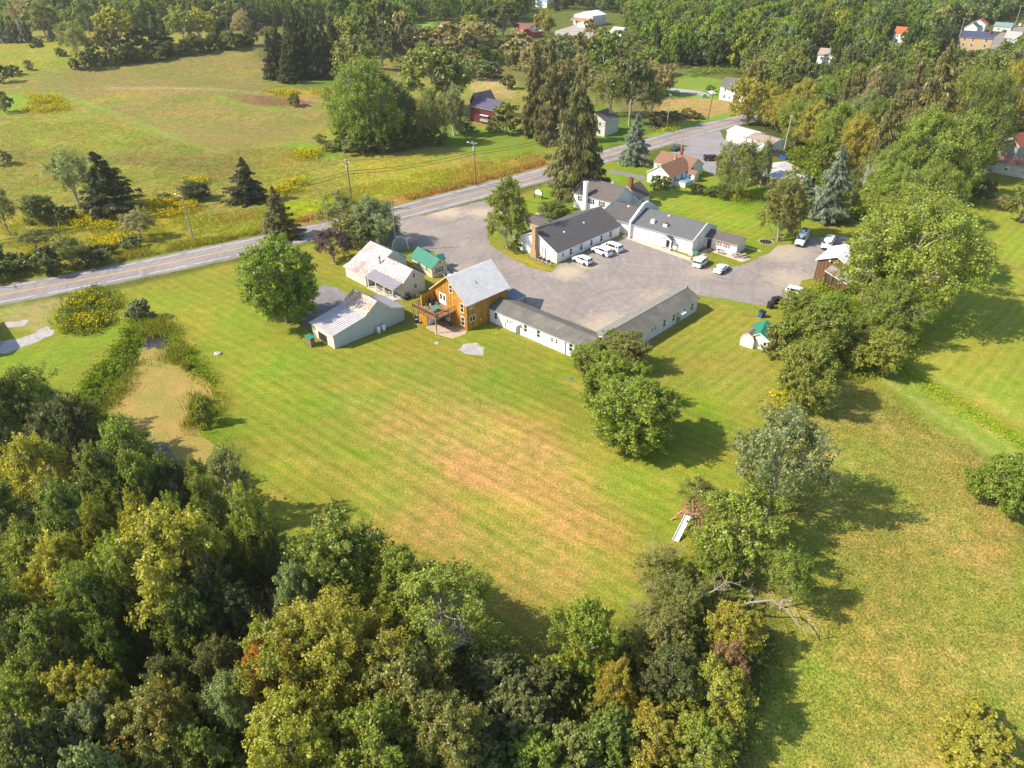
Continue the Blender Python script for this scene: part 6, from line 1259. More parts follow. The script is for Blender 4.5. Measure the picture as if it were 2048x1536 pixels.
# goldenrod bed by the pond drive
GB = [(152, 600), (185, 582), (222, 590), (230, 620), (215, 650), (180, 672), (140, 668), (120, 645), (135, 620)]
leafmass('flower_bed', GB, 9000, 1.5, .26, [(.14, .16, .02), (.18, .19, .03), (.12, .13, .03)], 1); blades('goldenrod', GB, 3800, (1.0, 1.7), .17, [(.17, .2, .02)], 31, .25, GOLD, clump=3, headn=.45, own=.8)
leafmass('pond_bank_plants', [(268, 625), (295, 640), (284, 670), (268, 700), (246, 740), (208, 785), (180, 850), (160, 860), (158, 800), (182, 760), (222, 720), (248, 680), (258, 650)], 15000, 1.2, .24, [(.13, .18, .015), (.16, .20, .02), (.10, .14, .015)], 2)
leafmass('pond_bank_plants', [(345, 655), (365, 700), (410, 745), (432, 765), (425, 775), (395, 755), (362, 725), (345, 690)], 4000, .9, .2, [(.17, .22, .015), (.14, .18, .02)], 3)
REED = [(.16, .16, .05), (.22, .17, .06), (.13, .15, .03), (.20, .10, .05)]
blades('reeds', [(288, 655), (310, 648), (338, 658), (340, 675), (318, 668), (290, 672)], 1500, (1.0, 1.9), .1, REED, 20, .15)
blades('reeds', [(340, 700), (362, 705), (398, 742), (392, 752), (360, 735), (342, 715)], 2200, (.9, 1.7), .1, REED, 21, .15); blades('reeds', [(388, 805), (402, 795), (425, 800), (412, 850), (390, 862)], 2800, (1.0, 2.0), .1, REED, 22, .15)
blades('reeds', [(204, 800), (236, 775), (260, 735), (274, 705), (274, 725), (245, 780), (215, 815), (204, 830)], 2600, (.4, 1.0), .1, [(.24, .22, .05), (.3, .24, .08)], 23, .3)
leafmass('undergrowth', [(-200, 800), (150, 870), (300, 940), (480, 960), (540, 1130), (760, 1200), (900, 1290), (1100, 1320), (1260, 1270), (1480, 1190), (1540, 1300), (1480, 1460), (1440, 1700), (-400, 1700)], 60000, 2.6, .42, [(.08, .10, .022), (.11, .13, .025), (.14, .16, .03), (.13, .13, .045)], 4, 3.5)
leafmass('undergrowth', [(1640, 560), (1700, 600), (1760, 640), (1850, 690), (1800, 740), (1700, 770), (1640, 700), (1600, 640)], 12000, 1.6, .3, [(.10, .14, .015), (.15, .18, .02), (.2, .22, .02)], 5, 3)
leafmass('undergrowth', [(1400, 378), (1450, 385), (1500, 400), (1495, 412), (1440, 396), (1395, 388)], 4000, 1.2, .25, [(.12, .16, .02), (.18, .2, .02)], 6, 3)
leafmass('undergrowth', [(1690, 300), (1600, 300), (1560, 292), (1570, 320), (1620, 360), (1700, 440), (1760, 450), (1740, 380)], 9000, 2.2, .5, [(.10, .14, .015), (.15, .18, .02)], 7, 3)
leafmass('undergrowth', [(1770, 705), (1790, 700), (1870, 770), (1960, 825), (2060, 880), (2060, 905), (1950, 845), (1850, 790), (1780, 735)], 5000, .28, .16, [(.22, .28, .02), (.16, .22, .02)], 8, 2)
leafmass('undergrowth', [(1370, 146), (1440, 132), (1500, 140), (1500, 152), (1440, 146), (1380, 156)], 4000, 2.0, .5, [(.16, .2, .05), (.12, .16, .03)], 9, 3)
# ------------------------------------------------------------------ vehicles
# per kind: length, width, stations (x, z_belt, z_roof, half width at roof factor); x forward
CARS = {
 'suv': dict(w=1.86, wr=.36, wb=(-1.35, 1.38), st=[(-2.3, .95, .95), (-2.25, 1.05, 1.1), (-1.95, 1.1, 1.62), (-1.5, 1.1, 1.69), (.2, 1.08, 1.70), (.75, 1.08, 1.60), (1.35, 1.04, 1.1), (2.0, .95, .98), (2.3, .75, .78)]),
 'long_suv': dict(w=1.96, wr=.38, wb=(-1.45, 1.5), st=[(-2.5, .95, .95), (-2.45, 1.1, 1.15), (-2.2, 1.15, 1.65), (-1.7, 1.13, 1.74), (.3, 1.1, 1.76), (.9, 1.08, 1.62), (1.5, 1.06, 1.12), (2.2, .95, 1.0), (2.5, .78, .8)]),
 'minivan': dict(w=1.98, wr=.35, wb=(-1.5, 1.55), st=[(-2.55, .95, .95), (-2.5, 1.05, 1.1), (-2.25, 1.1, 1.68), (-1.7, 1.05, 1.76), (.6, 1.02, 1.76), (1.2, 1.0, 1.60), (1.95, .98, 1.05), (2.35, .85, .88), (2.55, .7, .72)]),
 'sedan': dict(w=1.84, wr=.34, wb=(-1.35, 1.4), st=[(-2.35, .8, .82), (-2.25, .98, 1.02), (-1.8, 1.0, 1.05), (-1.0, .98, 1.40), (-.5, .96, 1.45), (.2, .95, 1.44), (1.15, .93, .98), (1.9, .84, .86), (2.35, .62, .65)]),
 'van': dict(w=2.06, wr=.36, wb=(-1.8, 1.85), st=[(-2.98, 1.2, 1.25), (-2.95, 1.3, 2.62), (-2.5, 1.3, 2.72), (.6, 1.3, 2.74), (1.15, 1.28, 2.55), (1.95, 1.25, 1.42), (2.6, 1.1, 1.2), (2.95, .9, .95)]),
 'cargo': dict(w=2.02, wr=.35, wb=(-1.6, 1.7), st=[(-2.75, 1.1, 1.15), (-2.7, 1.25, 2.0), (-2.3, 1.25, 2.1), (.8, 1.22, 2.1), (1.2, 1.2, 2.0), (1.9, 1.15, 1.25), (2.4, 1.0, 1.05), (2.75, .8, .85)]),
 'pickup': dict(w=2.0, wr=.40, wb=(-1.8, 1.85), st=[(-2.9, 1.05, 1.07), (-2.85, 1.15, 1.2), (-2.7, 1.15, 1.75), (-.95, 1.15, 1.8), (-.8, 1.15, 1.82), (.45, 1.12, 1.86), (.9, 1.1, 1.70), (1.5, 1.12, 1.18), (2.5, 1.05, 1.08), (2.9, .9, .92)])}
def cpaint(name, c):
    if name in _mc: return _mc[name]
    m, t = new_mat(name); p = N(t, 'ShaderNodeBsdfPrincipled', _Roughness=.28); p.inputs['Base Color'].default_value = (*c, 1); p.inputs['Coat Weight'].default_value = .6; p.inputs['Coat Roughness'].default_value = .05
    o = N(t, 'ShaderNodeOutputMaterial'); L(t, p.outputs[0], o.inputs[0]); _mc[name] = m; return m
TAIL = plain('tail_light', (.45, .01, .015), .25); HEADL = plain('headlight', (.6, .62, .65), .1)
def car(kind, rear, front, paint_, label, cat, group=None, name=None, at=None):
    k = CARS[kind]; a, b_ = G(*rear), G(*front); c = (a + b_) / 2; hd = math.atan2(b_.y - a.y, b_.x - a.x)
    if at: c = G(*at)
    root = empty(name or kind, (c.x, c.y, .016), hd, label, cat, group); st = k['st']; hw = k['w'] / 2; ring = []
    n = len(st)
    for i, (x, zb, zr) in enumerate(st):
        f = .90 if i in (0, n - 1) else (.97 if i in (1, n - 2) else 1); tall = zr - zb > .2; rw = hw * f * (1 - k['wr'] * .5 * min(1, (zr - zb) / .7)) if tall else hw * f * .93
        zlo = .42 if i in (0, n - 1) else .27
        ring.append([(x, -hw * f * .92, zlo), (x, -hw * f, .55), (x, -hw * f * .985, zb), (x, -rw, zr - (.06 if tall else .01)), (x, -rw * .7, zr), (x, 0, zr + .03), (x, rw * .7, zr), (x, rw, zr - (.06 if tall else .01)), (x, hw * f * .985, zb), (x, hw * f, .55), (x, hw * f * .92, zlo)])
    V = [p for r in ring for p in r]; m_ = 11; F_ = []
    for i in range(n - 1):
        for j in range(m_): F_.append((i * m_ + j, (i + 1) * m_ + j, (i + 1) * m_ + (j + 1) % m_, i * m_ + (j + 1) % m_))
    F_ += [tuple(range(m_)), tuple(range(n * m_ - 1, (n - 1) * m_ - 1, -1))]
    body = MB().add(V, F_); bo = body.build('body', paint_, root); 
    for p in bo.data.polygons: p.use_smooth = True
    bo.data.set_sharp_from_angle(angle=math.radians(32)) if hasattr(bo.data, 'set_sharp_from_angle') else None
    def glass(q, nm, mat=GLASS, off=.012):
        q = [Vector(v) for v in q]; nr = (q[1] - q[0]).cross(q[3] - q[0]).normalized(); ctr = sum(q, Vector()) / 4
        if nr.dot(ctr - Vector((0, 0, .9))) < 0: nr = -nr
        q = [ctr + (v - ctr) * .97 for v in q]; m = MB().add([v + nr * off for v in q] + [v - nr * .01 for v in q], [(0, 1, 2, 3), (7, 6, 5, 4), (0, 4, 5, 1), (1, 5, 6, 2), (2, 6, 7, 3), (3, 7, 4, 0)]); return m.build(nm, mat, root)
    lerp = lambda a, b, t: tuple(a[i] + (b[i] - a[i]) * t for i in range(3))
    tall = [i for i in range(n) if st[i][2] - st[i][1] > .2]; i0, i1 = tall[0], tall[-1]
    # windscreen and back window lie on the faces where the cabin begins and ends
    for ia, ib, nm in ((i1, i1 + 1, 'windscreen'), (i0, i0 - 1, 'rear_window')):
        A, B2 = ring[ia], ring[ib]
        if nm == 'rear_window' and kind in ('van', 'cargo'): continue
        glass([lerp(A[3], B2[3], .12), lerp(A[7], B2[7], .12), lerp(A[7], B2[7], .95), lerp(A[3], B2[3], .95)], nm, off=.03)
    if kind in ('van', 'cargo'): spans = [(i1 - 1, i1 + 1 - 1)]
    elif kind == 'pickup': spans = [(4, 5), (5, 6)]
    else: spans = [(i, i + 1) for i in range(i0, i1)]
    for ia, ib in spans:
        for s2, s3 in ((2, 3), (8, 7)):
            A, B2 = ring[ia], ring[ib]; xa = .06 if ib - ia else 0
            glass([lerp(lerp(A[s2], A[s3], .1), lerp(B2[s2], B2[s3], .1), xa), lerp(lerp(A[s2], A[s3], .1), lerp(B2[s2], B2[s3], .1), 1 - xa), lerp(lerp(A[s2], A[s3], .88), lerp(B2[s2], B2[s3], .88), 1 - xa), lerp(lerp(A[s2], A[s3], .88), lerp(B2[s2], B2[s3], .88), xa)], 'side_window', off=.02)
    for x in k['wb']:
        for s in (-1, 1):
            r = .40 if kind in ('pickup', 'long_suv') else .36; y = s * (hw - .10)
            ar = MB().tube((x, s * (hw - .26), r), (x, s * (hw + .004), r), r + .07, n=16); ar.build('wheel_arch', RUBBER, root)
            w1 = MB().tube((x, y - .11, r), (x, y + .125 * (1 if s > 0 else 1), r), r, n=16); wo_ = w1.build('wheel', RUBBER, root)
            yr = s * (hw + .018); MB().tube((x, yr - s * .03, r), (x, yr, r), r * .62, n=12).build('rim', STEEL, wo_)
    for s in (-1, 1):
        xr, zr = st[0][0], .82 if kind not in ('van', 'cargo') else 1.05
        MB().box(xr - .02, xr + .12, s * hw * .80 - .11, s * hw * .80 + .11, zr - .02, zr + .16).build('tail_light', TAIL, root)
        xf = st[-1][0]; MB().box(xf - .22, xf - .02, s * hw * .74 - .15, s * hw * .74 + .15, st[-1][1] - .20, st[-1][1] - .04).build('headlight', HEADL, root)
        xm = st[i1][0] + .35; MB().box(xm - .08, xm + .08, s * (hw + .1) - .08, s * (hw + .1) + .08, st[i1][1], st[i1][1] + .16).build('mirror', paint_ if kind != 'van' else BLACKP, root)
    for x, nm in ((st[0][0] + .02, 'rear_bumper'), (st[-1][0] - .02, 'front_bumper')): MB().box(x - .07, x + .07, -hw * .88, hw * .88, .34, .56).build(nm, BLACKP if kind in ('van', 'cargo', 'suv') else paint_, root)
    MB().box(st[0][0] - .06, st[0][0] - .04, -.22, .22, .62, .74).build('number_plate', PWHITE, root)
    MB().box(st[-1][0] - .05, st[-1][0] + .02, -.45, .45, .58, .72).build('grille', BLACKP, root)
    return root
WP = cpaint('white_car_paint', (.80, .80, .80)); DBL = cpaint('dark_blue_paint', (.03, .04, .06)); MAR = cpaint('dark_maroon_paint', (.05, .015, .02))
c = car('suv', (1183, 533), (1146, 519), WP, 'compact white SUV, nearest the chimney end of the three beside the restaurant', 'car', 'white cars by the restaurant wing', 'parked_suv')
c = car('long_suv', (1224, 516), (1182, 500), WP, 'larger white SUV with roof rails, middle of the three beside the restaurant', 'car', 'white cars by the restaurant wing', 'parked_suv')
for s in (-1, 1): MB().bar((-1.7, s * .62, 1.82), (.4, s * .62, 1.84), .04, .04).build('roof_rail', STEEL, c)
c = car('minivan', (1244, 507), (1204, 492), WP, 'white minivan, farthest of the three beside the restaurant', 'minivan', 'white cars by the restaurant wing', 'parked_minivan')
c = car('minivan', (1389, 539), (1414, 520), WP, 'white minivan seen from behind, parked by the small lawn near the entrance', 'minivan', None, 'parked_minivan')
c = car('sedan', (1430, 551), (1454, 533), WP, 'white sedan parked right of the minivan by the small lawn', 'car', None, 'parked_sedan')
c = car('van', (1612, 473), (1592, 500), WP, 'white camper van with blue and green pattern and solar panels on its roof', 'van', None, 'camper_van')
for x0, x1, y0, y1 in ((-2.6, -1.9, -.5, .5), (-1.4, -.7, -.5, .0), (-1.2, -.2, .1, .6)): MB().box(x0, x1, y0, y1, 2.82, 2.88).build('solar_panel', BLACKP, c)
MB().box(-.6, .1, -.45, .15, 2.8, 3.0).build('roof_fan', PWHITE, c); MB().bar((-2.7, -.75, 2.86), (.2, -.75, 2.86), .12, .1).build('awning_roll', STEEL, c)
gm, t = new_mat('van_graphic'); tc = N(t, 'ShaderNodeTexCoord').outputs['Object']; sx = N(t, 'ShaderNodeSeparateXYZ'); L(t, tc, sx.inputs[0])
f = math_n(t, 'ADD', math_n(t, 'MULTIPLY', sx.outputs[0], -.35), math_n(t, 'ADD', math_n(t, 'MULTIPLY', sx.outputs[2], .25), math_n(t, 'MULTIPLY', noise(t, tc, 1.4, 3), .5)))
finish(t, ramp(t, f, [(.25, (.75, .75, .72)), (.45, (.5, .35, .12)), (.7, (.03, .35, .55)), (.85, (.02, .45, .35)), (1., (.12, .5, .05))]), .3)
for s in (-1, 1):
    MB().add([(-2.9, s * 1.035, .6), (-.6, s * 1.035, .6), (-1.2, s * .99, 1.35), (-2.9, s * .99, 1.35)], [(0, 1, 2, 3)]).add([(-2.9, s * 1.03, 1.3), (-1.2, s * 1.03, 1.3), (-1.6, s * .87, 2.55), (-2.9, s * .87, 2.5)], [(0, 1, 2, 3)]).build('side_graphic', gm, c)
c = car('cargo', (1664, 480), (1644, 508), WP, 'plain white van parked behind the wooden barn', 'van', None, 'parked_van'); MB().tube((.9, 0, 2.12), (.9, 0, 2.22), .12).build('roof_vent', BLACKP, c)
c = car('suv', (1574, 586), (1614, 596), WP, 'white car half hidden behind bright green bushes at the lot edge', 'car', None, 'parked_car')
c = car('sedan', (1361, 298), (1345, 303), DBL, 'dark blue car beside the rusty sign pole on the side lot', 'car', None, 'parked_sedan')
c = car('pickup', (1411, 321), (1440, 321), MAR, 'dark pickup with a covered bed on the side lot', 'pickup', None, 'parked_pickup')
c = car('sedan', (1428, 191), (1418, 186), WP, 'white car on the drive of the two-storey farmhouse', 'car', None, 'parked_sedan')
c = car('sedan', (2003, 66), (2013, 62), DBL, 'dark car on the village street', 'car', None, 'parked_sedan'); c = car('suv', (2036, 54), (2044, 51), WP, 'white car farther up the village street', 'car', None, 'parked_suv')
for i, (x, y) in enumerate([(1888, 145), (1893, 138), (1886, 152), (1896, 130), (1902, 124)]): car('sedan' if i % 2 else 'suv', (x - 4, y + 3), (x + 4, y - 3), [WP, DBL, WP, cpaint('silver_paint', (.4, .41, .42)), WP][i], ['white car in the village lot, second from the bottom', 'dark blue car in the village lot', 'white car at the bottom of the village lot', 'silver car in the village lot', 'white car at the top of the village lot'][i], 'car', 'cars in the village lot', 'parked_car')
P_ = MB(); 
sheet('village_lot', [(1870, 175), (1905, 165), (1915, 118), (1890, 118)], .02, LOTM, .5, 31); sheet('village_street', [(1960, 95), (2000, 66), (2060, 45), (2400, 10), (2400, 22), (2060, 60), (2010, 85), (1975, 105)], .02, LOTM, .5, 32)
sheet('far_car_park', [(1108, 78), (1110, 62), (1150, 50), (1200, 58), (1245, 66), (1235, 76), (1150, 84)], .02, asphalt('far_lot', (.36, .32, .28)), 1, 33)
sheet('far_driveway', [(1340, 176), (1400, 182), (1420, 190), (1415, 195), (1390, 188), (1335, 182)], .02, GRAVM, .5, 34)
sheet('barn_yard', [(1960, 330), (1990, 330), (1990, 345), (1965, 350)], .02, DIRTM, .5, 35)

# ------------------------------------------------------------------ utility poles and wires
def pole(base, h, label, lx=0.0, ly=0.0, mat=WOODP, arm=1.2, trans=False, name='utility_pole', group=None, lamp=False):
    p = Vector(G(*base)) if not isinstance(base, Vector) else base; r = empty(name, p, math.radians(130), label, 'utility pole', group); top = Vector((lx, ly, h))
    MB().tube((0, 0, -.1), top, .19, .12, 8).build('pole_shaft', mat, r)
    if arm:
        MB().bar((lx - arm, ly, h - .35), (lx + arm, ly, h - .35), .11, .12).build('crossarm', WOODG, r)
        for s in (-arm + .1, 0, arm - .1): MB().lathe(lx + s, ly, [(.06, h - .3), (.09, h - .15), (.05, h - .02)], 6).build('insulator', PWHITE, r)
    if trans: MB().lathe(lx * .9 + .42, ly, [(.2, h - 2.6), (.26, h - 2.5), (.26, h - 1.5), (.2, h - 1.4)], 10).build('transformer', plain('transformer_grey', (.45, .50, .55), .4), r)
    if lamp: MB().bar((lx, ly, h - .7), (lx + 1.4, ly + .9, h - .3), .06, .06).box(lx + 1.3, lx + 1.9, ly + .8, ly + 1.05, h - .36, h - .2).build('street_lamp', PWHITE, r)
    return r, p, h
PO = []
PO.append(pole(Vector((-113, 131, 0)), 11.6, 'wooden utility pole outside the left edge carrying the road wires'))
PO.append(pole((388, 484), 11.4, 'grey wooden utility pole by the road at the left', -.2, .1, WOODG, 0, lamp=True))
PO.append(pole((706, 423), 12.9, 'brown utility pole with transformer nearest the arched shed', 0, 0, WOODP, 1.1, True)); PO.append(pole((951, 369.5), 11.8, 'brown utility pole with transformer across the road from the big parking lot', 0, 0, plain('red_pole_wood', (.26, .12, .06), .9, .3), 1.1, True, lamp=True))
PO.append(pole((1160, 318), 11.8, 'utility pole hidden behind the tallest spruce')); PO.append(pole((1333, 260), 12.0, 'pale grey utility pole in the thicket by the road bend', 0, 0, WOODG, .6)); PO.append(pole((1415, 242), 10.5, 'thin dark leaning pole at the golden field', -.5, -.5, WOODP, 0))
pole((793, 502), 12.5, 'grey service pole between the white cottage and the arched shed', 0, 0, WOODG, 0, name='service_pole'); pole((1566, 310), 12.0, 'pale utility pole against the wooded slope', -.4, .3, plain('pale_pole', (.48, .44, .38), .9), .5, name='utility_pole')
r = pole((1361, 311), 8.2, 'reddish sign pole standing behind the bungalow roof', 0, 0, plain('rusty_pole', (.42, .30, .24), .8), 0, name='sign_pole')[0]; MB().bar((0, 0, 7.9), (-2.2, .2, 8.5), .1, .1).bar((0, 0, 6.0), (-2.0, .2, 6.2), .1, .1).build('sign_arm', plain('rusty_red', (.40, .10, .06), .8), r)
for p, h, lb in (((1760 + 155, 85), 13, 'pale utility pole beside the yellow village building'), ((2030, 50), 12, 'utility pole up the village street')): pole(p, h, lb, mat=plain('pale_pole', (.48, .44, .38), .9))
PN = ['the off-frame pole', 'the grey roadside pole', 'the pole by the arched shed', 'the pole opposite the parking lot', 'the pole behind the spruce', 'the pale bend pole', 'the thin leaning pole']
def wire(name, a, b_, sag, label, r=.035, n=14):
    m = MB(); P = [a.lerp(b_, k / n) - Vector((0, 0, sag * 4 * (k / n) * (1 - k / n))) for k in range(n + 1)]
    for i in range(n): m.tube(P[i], P[i + 1], r, n=4, cap=False)
    return tag(m.build(name, BLACKP), label, 'wire', 'overhead wires along the road')
for i in range(len(PO) - 2):
    (r0, a, ha), (r1, b_, hb) = PO[i], PO[i + 1]; d = (b_ - a).normalized(); nr = Vector((-d.y, d.x, 0))
    for o, dz in ((0, -.05), (0, -2.6), (.15, -3.4)): wire('overhead_wire', a + nr * o + Vector((0, 0, ha + dz)), b_ + nr * o + Vector((0, 0, hb + dz)), .9, '%s wire between %s and %s' % ({-.05: 'top', -2.6: 'middle', -3.4: 'lowest'}[dz], PN[i], PN[i + 1]), .035 if dz > -1 else .055)
p9 = G(793, 502, 11.8); wire('overhead_wire', G(706, 423, 9.5), p9, .5, 'service wire crossing the road to the grey service pole'); wire('overhead_wire', p9, G(865, 556, 3.4) + Vector((2, 1, 0)), .6, 'service wire dropping from the grey pole to the green-roofed cottage')
wire('overhead_wire', G(951, 369.5, 10), G(1148, 415, 5.2), 1.0, 'service wire crossing the road to the white farmhouse')

# ------------------------------------------------------------------ things on the ground
def thing(name, label, cat, px, ang=0, group=None, z=0.0, world=None):
    p = world if world is not None else GT(*px); return empty(name, (p.x, p.y, p.z + z), math.radians(ang), label, cat, group)
def local(b_, x, y, z=0): q = b_.loc(x, y); return Vector((q.x, q.y, z))
# the business sign on two black posts (its lettering cannot be read in the photograph)
a, b2 = G(1069, 395), G(1084, 399); r = empty('sign', a, math.atan2(b2.y - a.y, b2.x - a.x), 'white scroll-topped sign between two black posts on the front lawn', 'sign'); l = (b2 - a).length
for x in (0, l): MB().box(x - .08, x + .08, -.08, .08, 0, 2.4).build('post', BLACKP, r)
top = [(.12 + (l - .24) * k / 12, 1.95 + .45 * math.sin(math.pi * k / 12) ** 2 + .08 * math.cos(k * 2.1)) for k in range(13)]
MB().prism([(.12, 1.1)] + top + [(l - .12, 1.1)], -.05, .05, 'y').build('panel', PWHITE, r)
# propane tanks
def tank(loc, lb, grp=None, h=1.25, r_=.38):
    e = empty('propane_tank', loc, 0, lb, 'propane tank', grp); MB().lathe(0, 0, [(r_ * .8, 0), (r_, .12), (r_, h - .22), (r_ * .8, h - .06), (r_ * .35, h)], 14).build('tank_body', PWHITE, e, True); MB().lathe(0, 0, [(.17, h - .02), (.17, h + .18), (.15, h + .2)], 8).build('valve_cap', STEEL, e)
gb = Bd('garage_frame', None, None, (670.3, 698), 45); bpy.data.objects.remove(gb.o)
tank(local(gb, 8.9, -.6), 'left of the two white propane tanks on the grey garage wall'); tank(local(gb, 10.0, -.6), 'right of the two white propane tanks on the grey garage wall')
cb = Bd('f', None, None, (736.7, 572.6), 45); bpy.data.objects.remove(cb.o)
tank(local(cb, 7.9, -7.6), 'near white propane tank behind the white cottage', None, 1.3); tank(local(cb, 8.0, -6.7), 'far white propane tank behind the white cottage', None, 1.3)
# air conditioners
def ac(loc, lb, grp=None, ang=0, mat=BLACKP):
    e = empty('air_conditioner', loc, ang, lb, 'air conditioner', grp); MB().lathe(0, 0, [(.38, .05), (.38, .78), (.36, .82)], 14).build('casing', mat, e); MB().lathe(0, 0, [(.33, .82), (.30, .90), (.05, .92)], 12).build('fan_grille', STEEL, e)
    MB().box(-.5, .5, -.5, .5, 0, .06).build('base_pad', CONC, e)
ac(local(YH, -9.9, -3.6), 'round air conditioner under the left deck post of the golden house'); ac(local(YH, -8.8, -4.6), 'round air conditioner against the golden storage wall')
rb = Bd('f', None, None, (1113.3, 527), 46); bpy.data.objects.remove(rb.o)
for i, y in enumerate((3.9, 2.7, 1.3)): ac(local(rb, -1.1, y), ['air conditioner nearest the chimney of the restaurant gable', 'middle air conditioner at the restaurant gable', 'air conditioner at the lot end of the restaurant gable'][i])
q = local(rb, -2.0, 0); e = empty('guard_rail', q, math.radians(136), 'low wooden guard rail in front of the three air conditioners', 'rail')
for z in (.3, .65): MB().bar((-.3, 0, z), (6.2, 0, z), .06, .12).build('rail', WOODG, e)
for x in (-.3, 1.9, 4.0, 6.2): MB().box(x - .06, x + .06, -.06, .06, 0, .8).build('post', WOODP, e)
# deck furniture
q = local(YH, -5.6, -2.6, 2.97); e = empty('patio_table', q, YH.ang + .3, 'green octagonal patio table on the deck', 'table'); MB().lathe(0, 0, [(.85, .68), (.88, .72), (.85, .75)], 8).build('table_top', GREENP, e)
for s in (-1, 1):
    for s2 in (-1, 1): MB().tube((s * .5, s2 * .5, 0), (s * .4, s2 * .4, .68), .03).build('leg', GREENP, e)
def chair(loc, ang, mat, lb, grp):
    e = empty('chair', loc, ang, lb, 'chair', grp); MB().box(-.24, .24, -.24, .24, .40, .45).build('seat', mat, e); MB().box(-.25, .25, .22, .28, .45, .95).build('backrest', mat, e)
    for s in (-1, 1):
        for s2 in (-1, 1): MB().tube((s * .22, s2 * .22, 0), (s * .2, s2 * .2, .4), .022, n=5).build('leg', mat, e)
        MB().bar((s * .26, -.2, .64), (s * .26, .24, .66), .05, .03).build('armrest', mat, e)
for x, y, a, lb in ((-7.4, -2.9, 1.6, 'green chair left of the deck table'), (-6.3, -4.0, 3.0, 'green chair by the outer deck railing'), (-4.6, -1.9, -.6, 'green chair right of the deck table'), (-6.7, -1.5, .4, 'green chair between the grill and the deck table'), (-4.5, -3.6, -2.2, 'green chair at the deck corner')): chair(local(YH, x, y, 2.97), YH.ang + a, GREENP, lb, 'green deck chairs')
e = empty('grill', local(YH, -8.1, -1.3, 2.97), YH.ang, 'black barbecue grill against the screen wall of the deck', 'grill'); MB().box(-.6, .6, -.3, .3, .5, .9).build('firebox', BLACKP, e); MB().prism([(-.3, .9), (-.25, 1.2), (0, 1.3), (.25, 1.2), (.3, .9)], -.4, .4, 'x').build('lid', BLACKP, e)
MB().box(-.4, .4, -.25, .25, 0, .5).build('cabinet', DARK, e); MB().lathe(.1, -.5, [(.16, 0), (.16, .35), (.08, .42)], 8).build('gas_bottle', PWHITE, e)
e = empty('planter', local(YH, -4.2, -4.35, 3.0), YH.ang, 'flower box inside the deck railing', 'planter'); MB().box(-.8, .8, -.15, .15, 0, .25).build('box', STONE, e); o = obj('flowers', quads_mesh('flowers', leaf_quads(np.random.RandomState(1).uniform((-.75, -.15, .25), (.75, .15, .5), (150, 3)), np.tile([0, 0, 1.], (150, 1)), .14, np.random.RandomState(2)), mat=BLADE, tint=np.array([(.1, .2, .02), (.4, .1, .1), (.5, .45, .4)])[np.random.RandomState(3).randint(3, size=150)]), None, e)
# things under the deck and by the cottages
def picnic(loc, ang, lb, mat=WOODG):
    e = empty('picnic_table', loc, ang, lb, 'picnic table')
    for i in range(5): MB().box(-.9, .9, -.37 + i * .15, -.24 + i * .15, .72, .76).build('plank', mat, e)
    for s in (-1, 1): MB().box(-.9, .9, s * .72 - .13, s * .72 + .13, .42, .46).build('bench', mat, e); MB().bar((s * .65, -.75, 0), (s * .65, .1, .72), .08, .08).bar((s * .65, .75, 0), (s * .65, -.1, .72), .08, .08).build('leg_frame', mat, e)
picnic(local(YH, -5.0, -1.7), YH.ang + .1, 'dark wooden picnic table in the shade under the deck', WOODP)
e = empty('kettle_grill', local(YH, -2.8, -1.6), 0, 'black kettle grill beside the golden house wall', 'grill'); MB().lathe(0, 0, [(.1, .5), (.3, .62), (.33, .78), (.25, .95), (.05, 1.02)], 12).build('bowl', BLACKP, e)
for k in range(3): MB().tube((.1 * math.cos(k * 2.1), .1 * math.sin(k * 2.1), .6), (.3 * math.cos(k * 2.1), .3 * math.sin(k * 2.1), 0), .02).build('leg', STEEL, e)
e = empty('barrel', local(cb, 2.5, -9.9), 0, 'blue plastic barrel at the corner of the white cottage', 'barrel'); MB().lathe(0, 0, [(.28, 0), (.33, .3), (.33, .7), (.28, 1.0)], 12).build('drum', BLUEP, e); MB().lathe(0, 0, [(.26, 1.0), (.2, 1.03)], 12).build('lid', BLUEP, e)
for i, (x, y, m_, lb) in enumerate([(3.2, -10.3, BRICK, 'round terracotta fire table beside the blue barrel'), (1.9, -10.2, DARK, 'dark bin by the porch corner'), (4.2, -10.6, CREAM, 'tan round stool beside the fire table')]):
    e = empty('garden_pot', local(cb, x, y), 0, lb, 'pot'); MB().lathe(0, 0, [(.25, 0), (.36, .4), (.42, .5), (.36, .55)], 10).build('bowl', m_, e); MB().lathe(0, 0, [(.33, .55), (.1, .57)], 10).build('fill', LOGM, e)
for i in range(6): chair(local(cb, .5 + (i % 2) * .6, -7.8 + i * 1.15), cb.ang + 1.6 + i, [WOODP, STEEL, WOODR][i % 3], ['dark brown porch chair, first from the front post', 'grey porch chair, second from the front post', 'reddish porch chair, third from the front post', 'dark brown porch chair, fourth from the front post', 'grey porch chair, fifth from the front post', 'reddish porch chair nearest the big cottage wall'][i], 'chairs on the cottage porch')
gq = Bd('f', None, None, (864.9, 556.7), 38); bpy.data.objects.remove(gq.o)
e = empty('patio_table', local(gq, 3.0, -2.0), 0, 'round white patio table in front of the green-roofed cottage', 'table'); MB().lathe(0, 0, [(.5, .66), (.5, .7)], 12).build('table_top', PWHITE, e); MB().tube((0, 0, 0), (0, 0, .66), .05).build('leg', PWHITE, e)
for i, a in enumerate((0, 1.3, 2.7, 4.0)): chair(local(gq, 3.0 + 1.0 * math.cos(a), -2.0 + 1.0 * math.sin(a)), gq.ang + a - 1.57, PWHITE, ['white patio chair right of the small table', 'white patio chair behind the small table', 'white patio chair left of the small table', 'white patio chair in front of the small table'][i], 'white patio chairs')
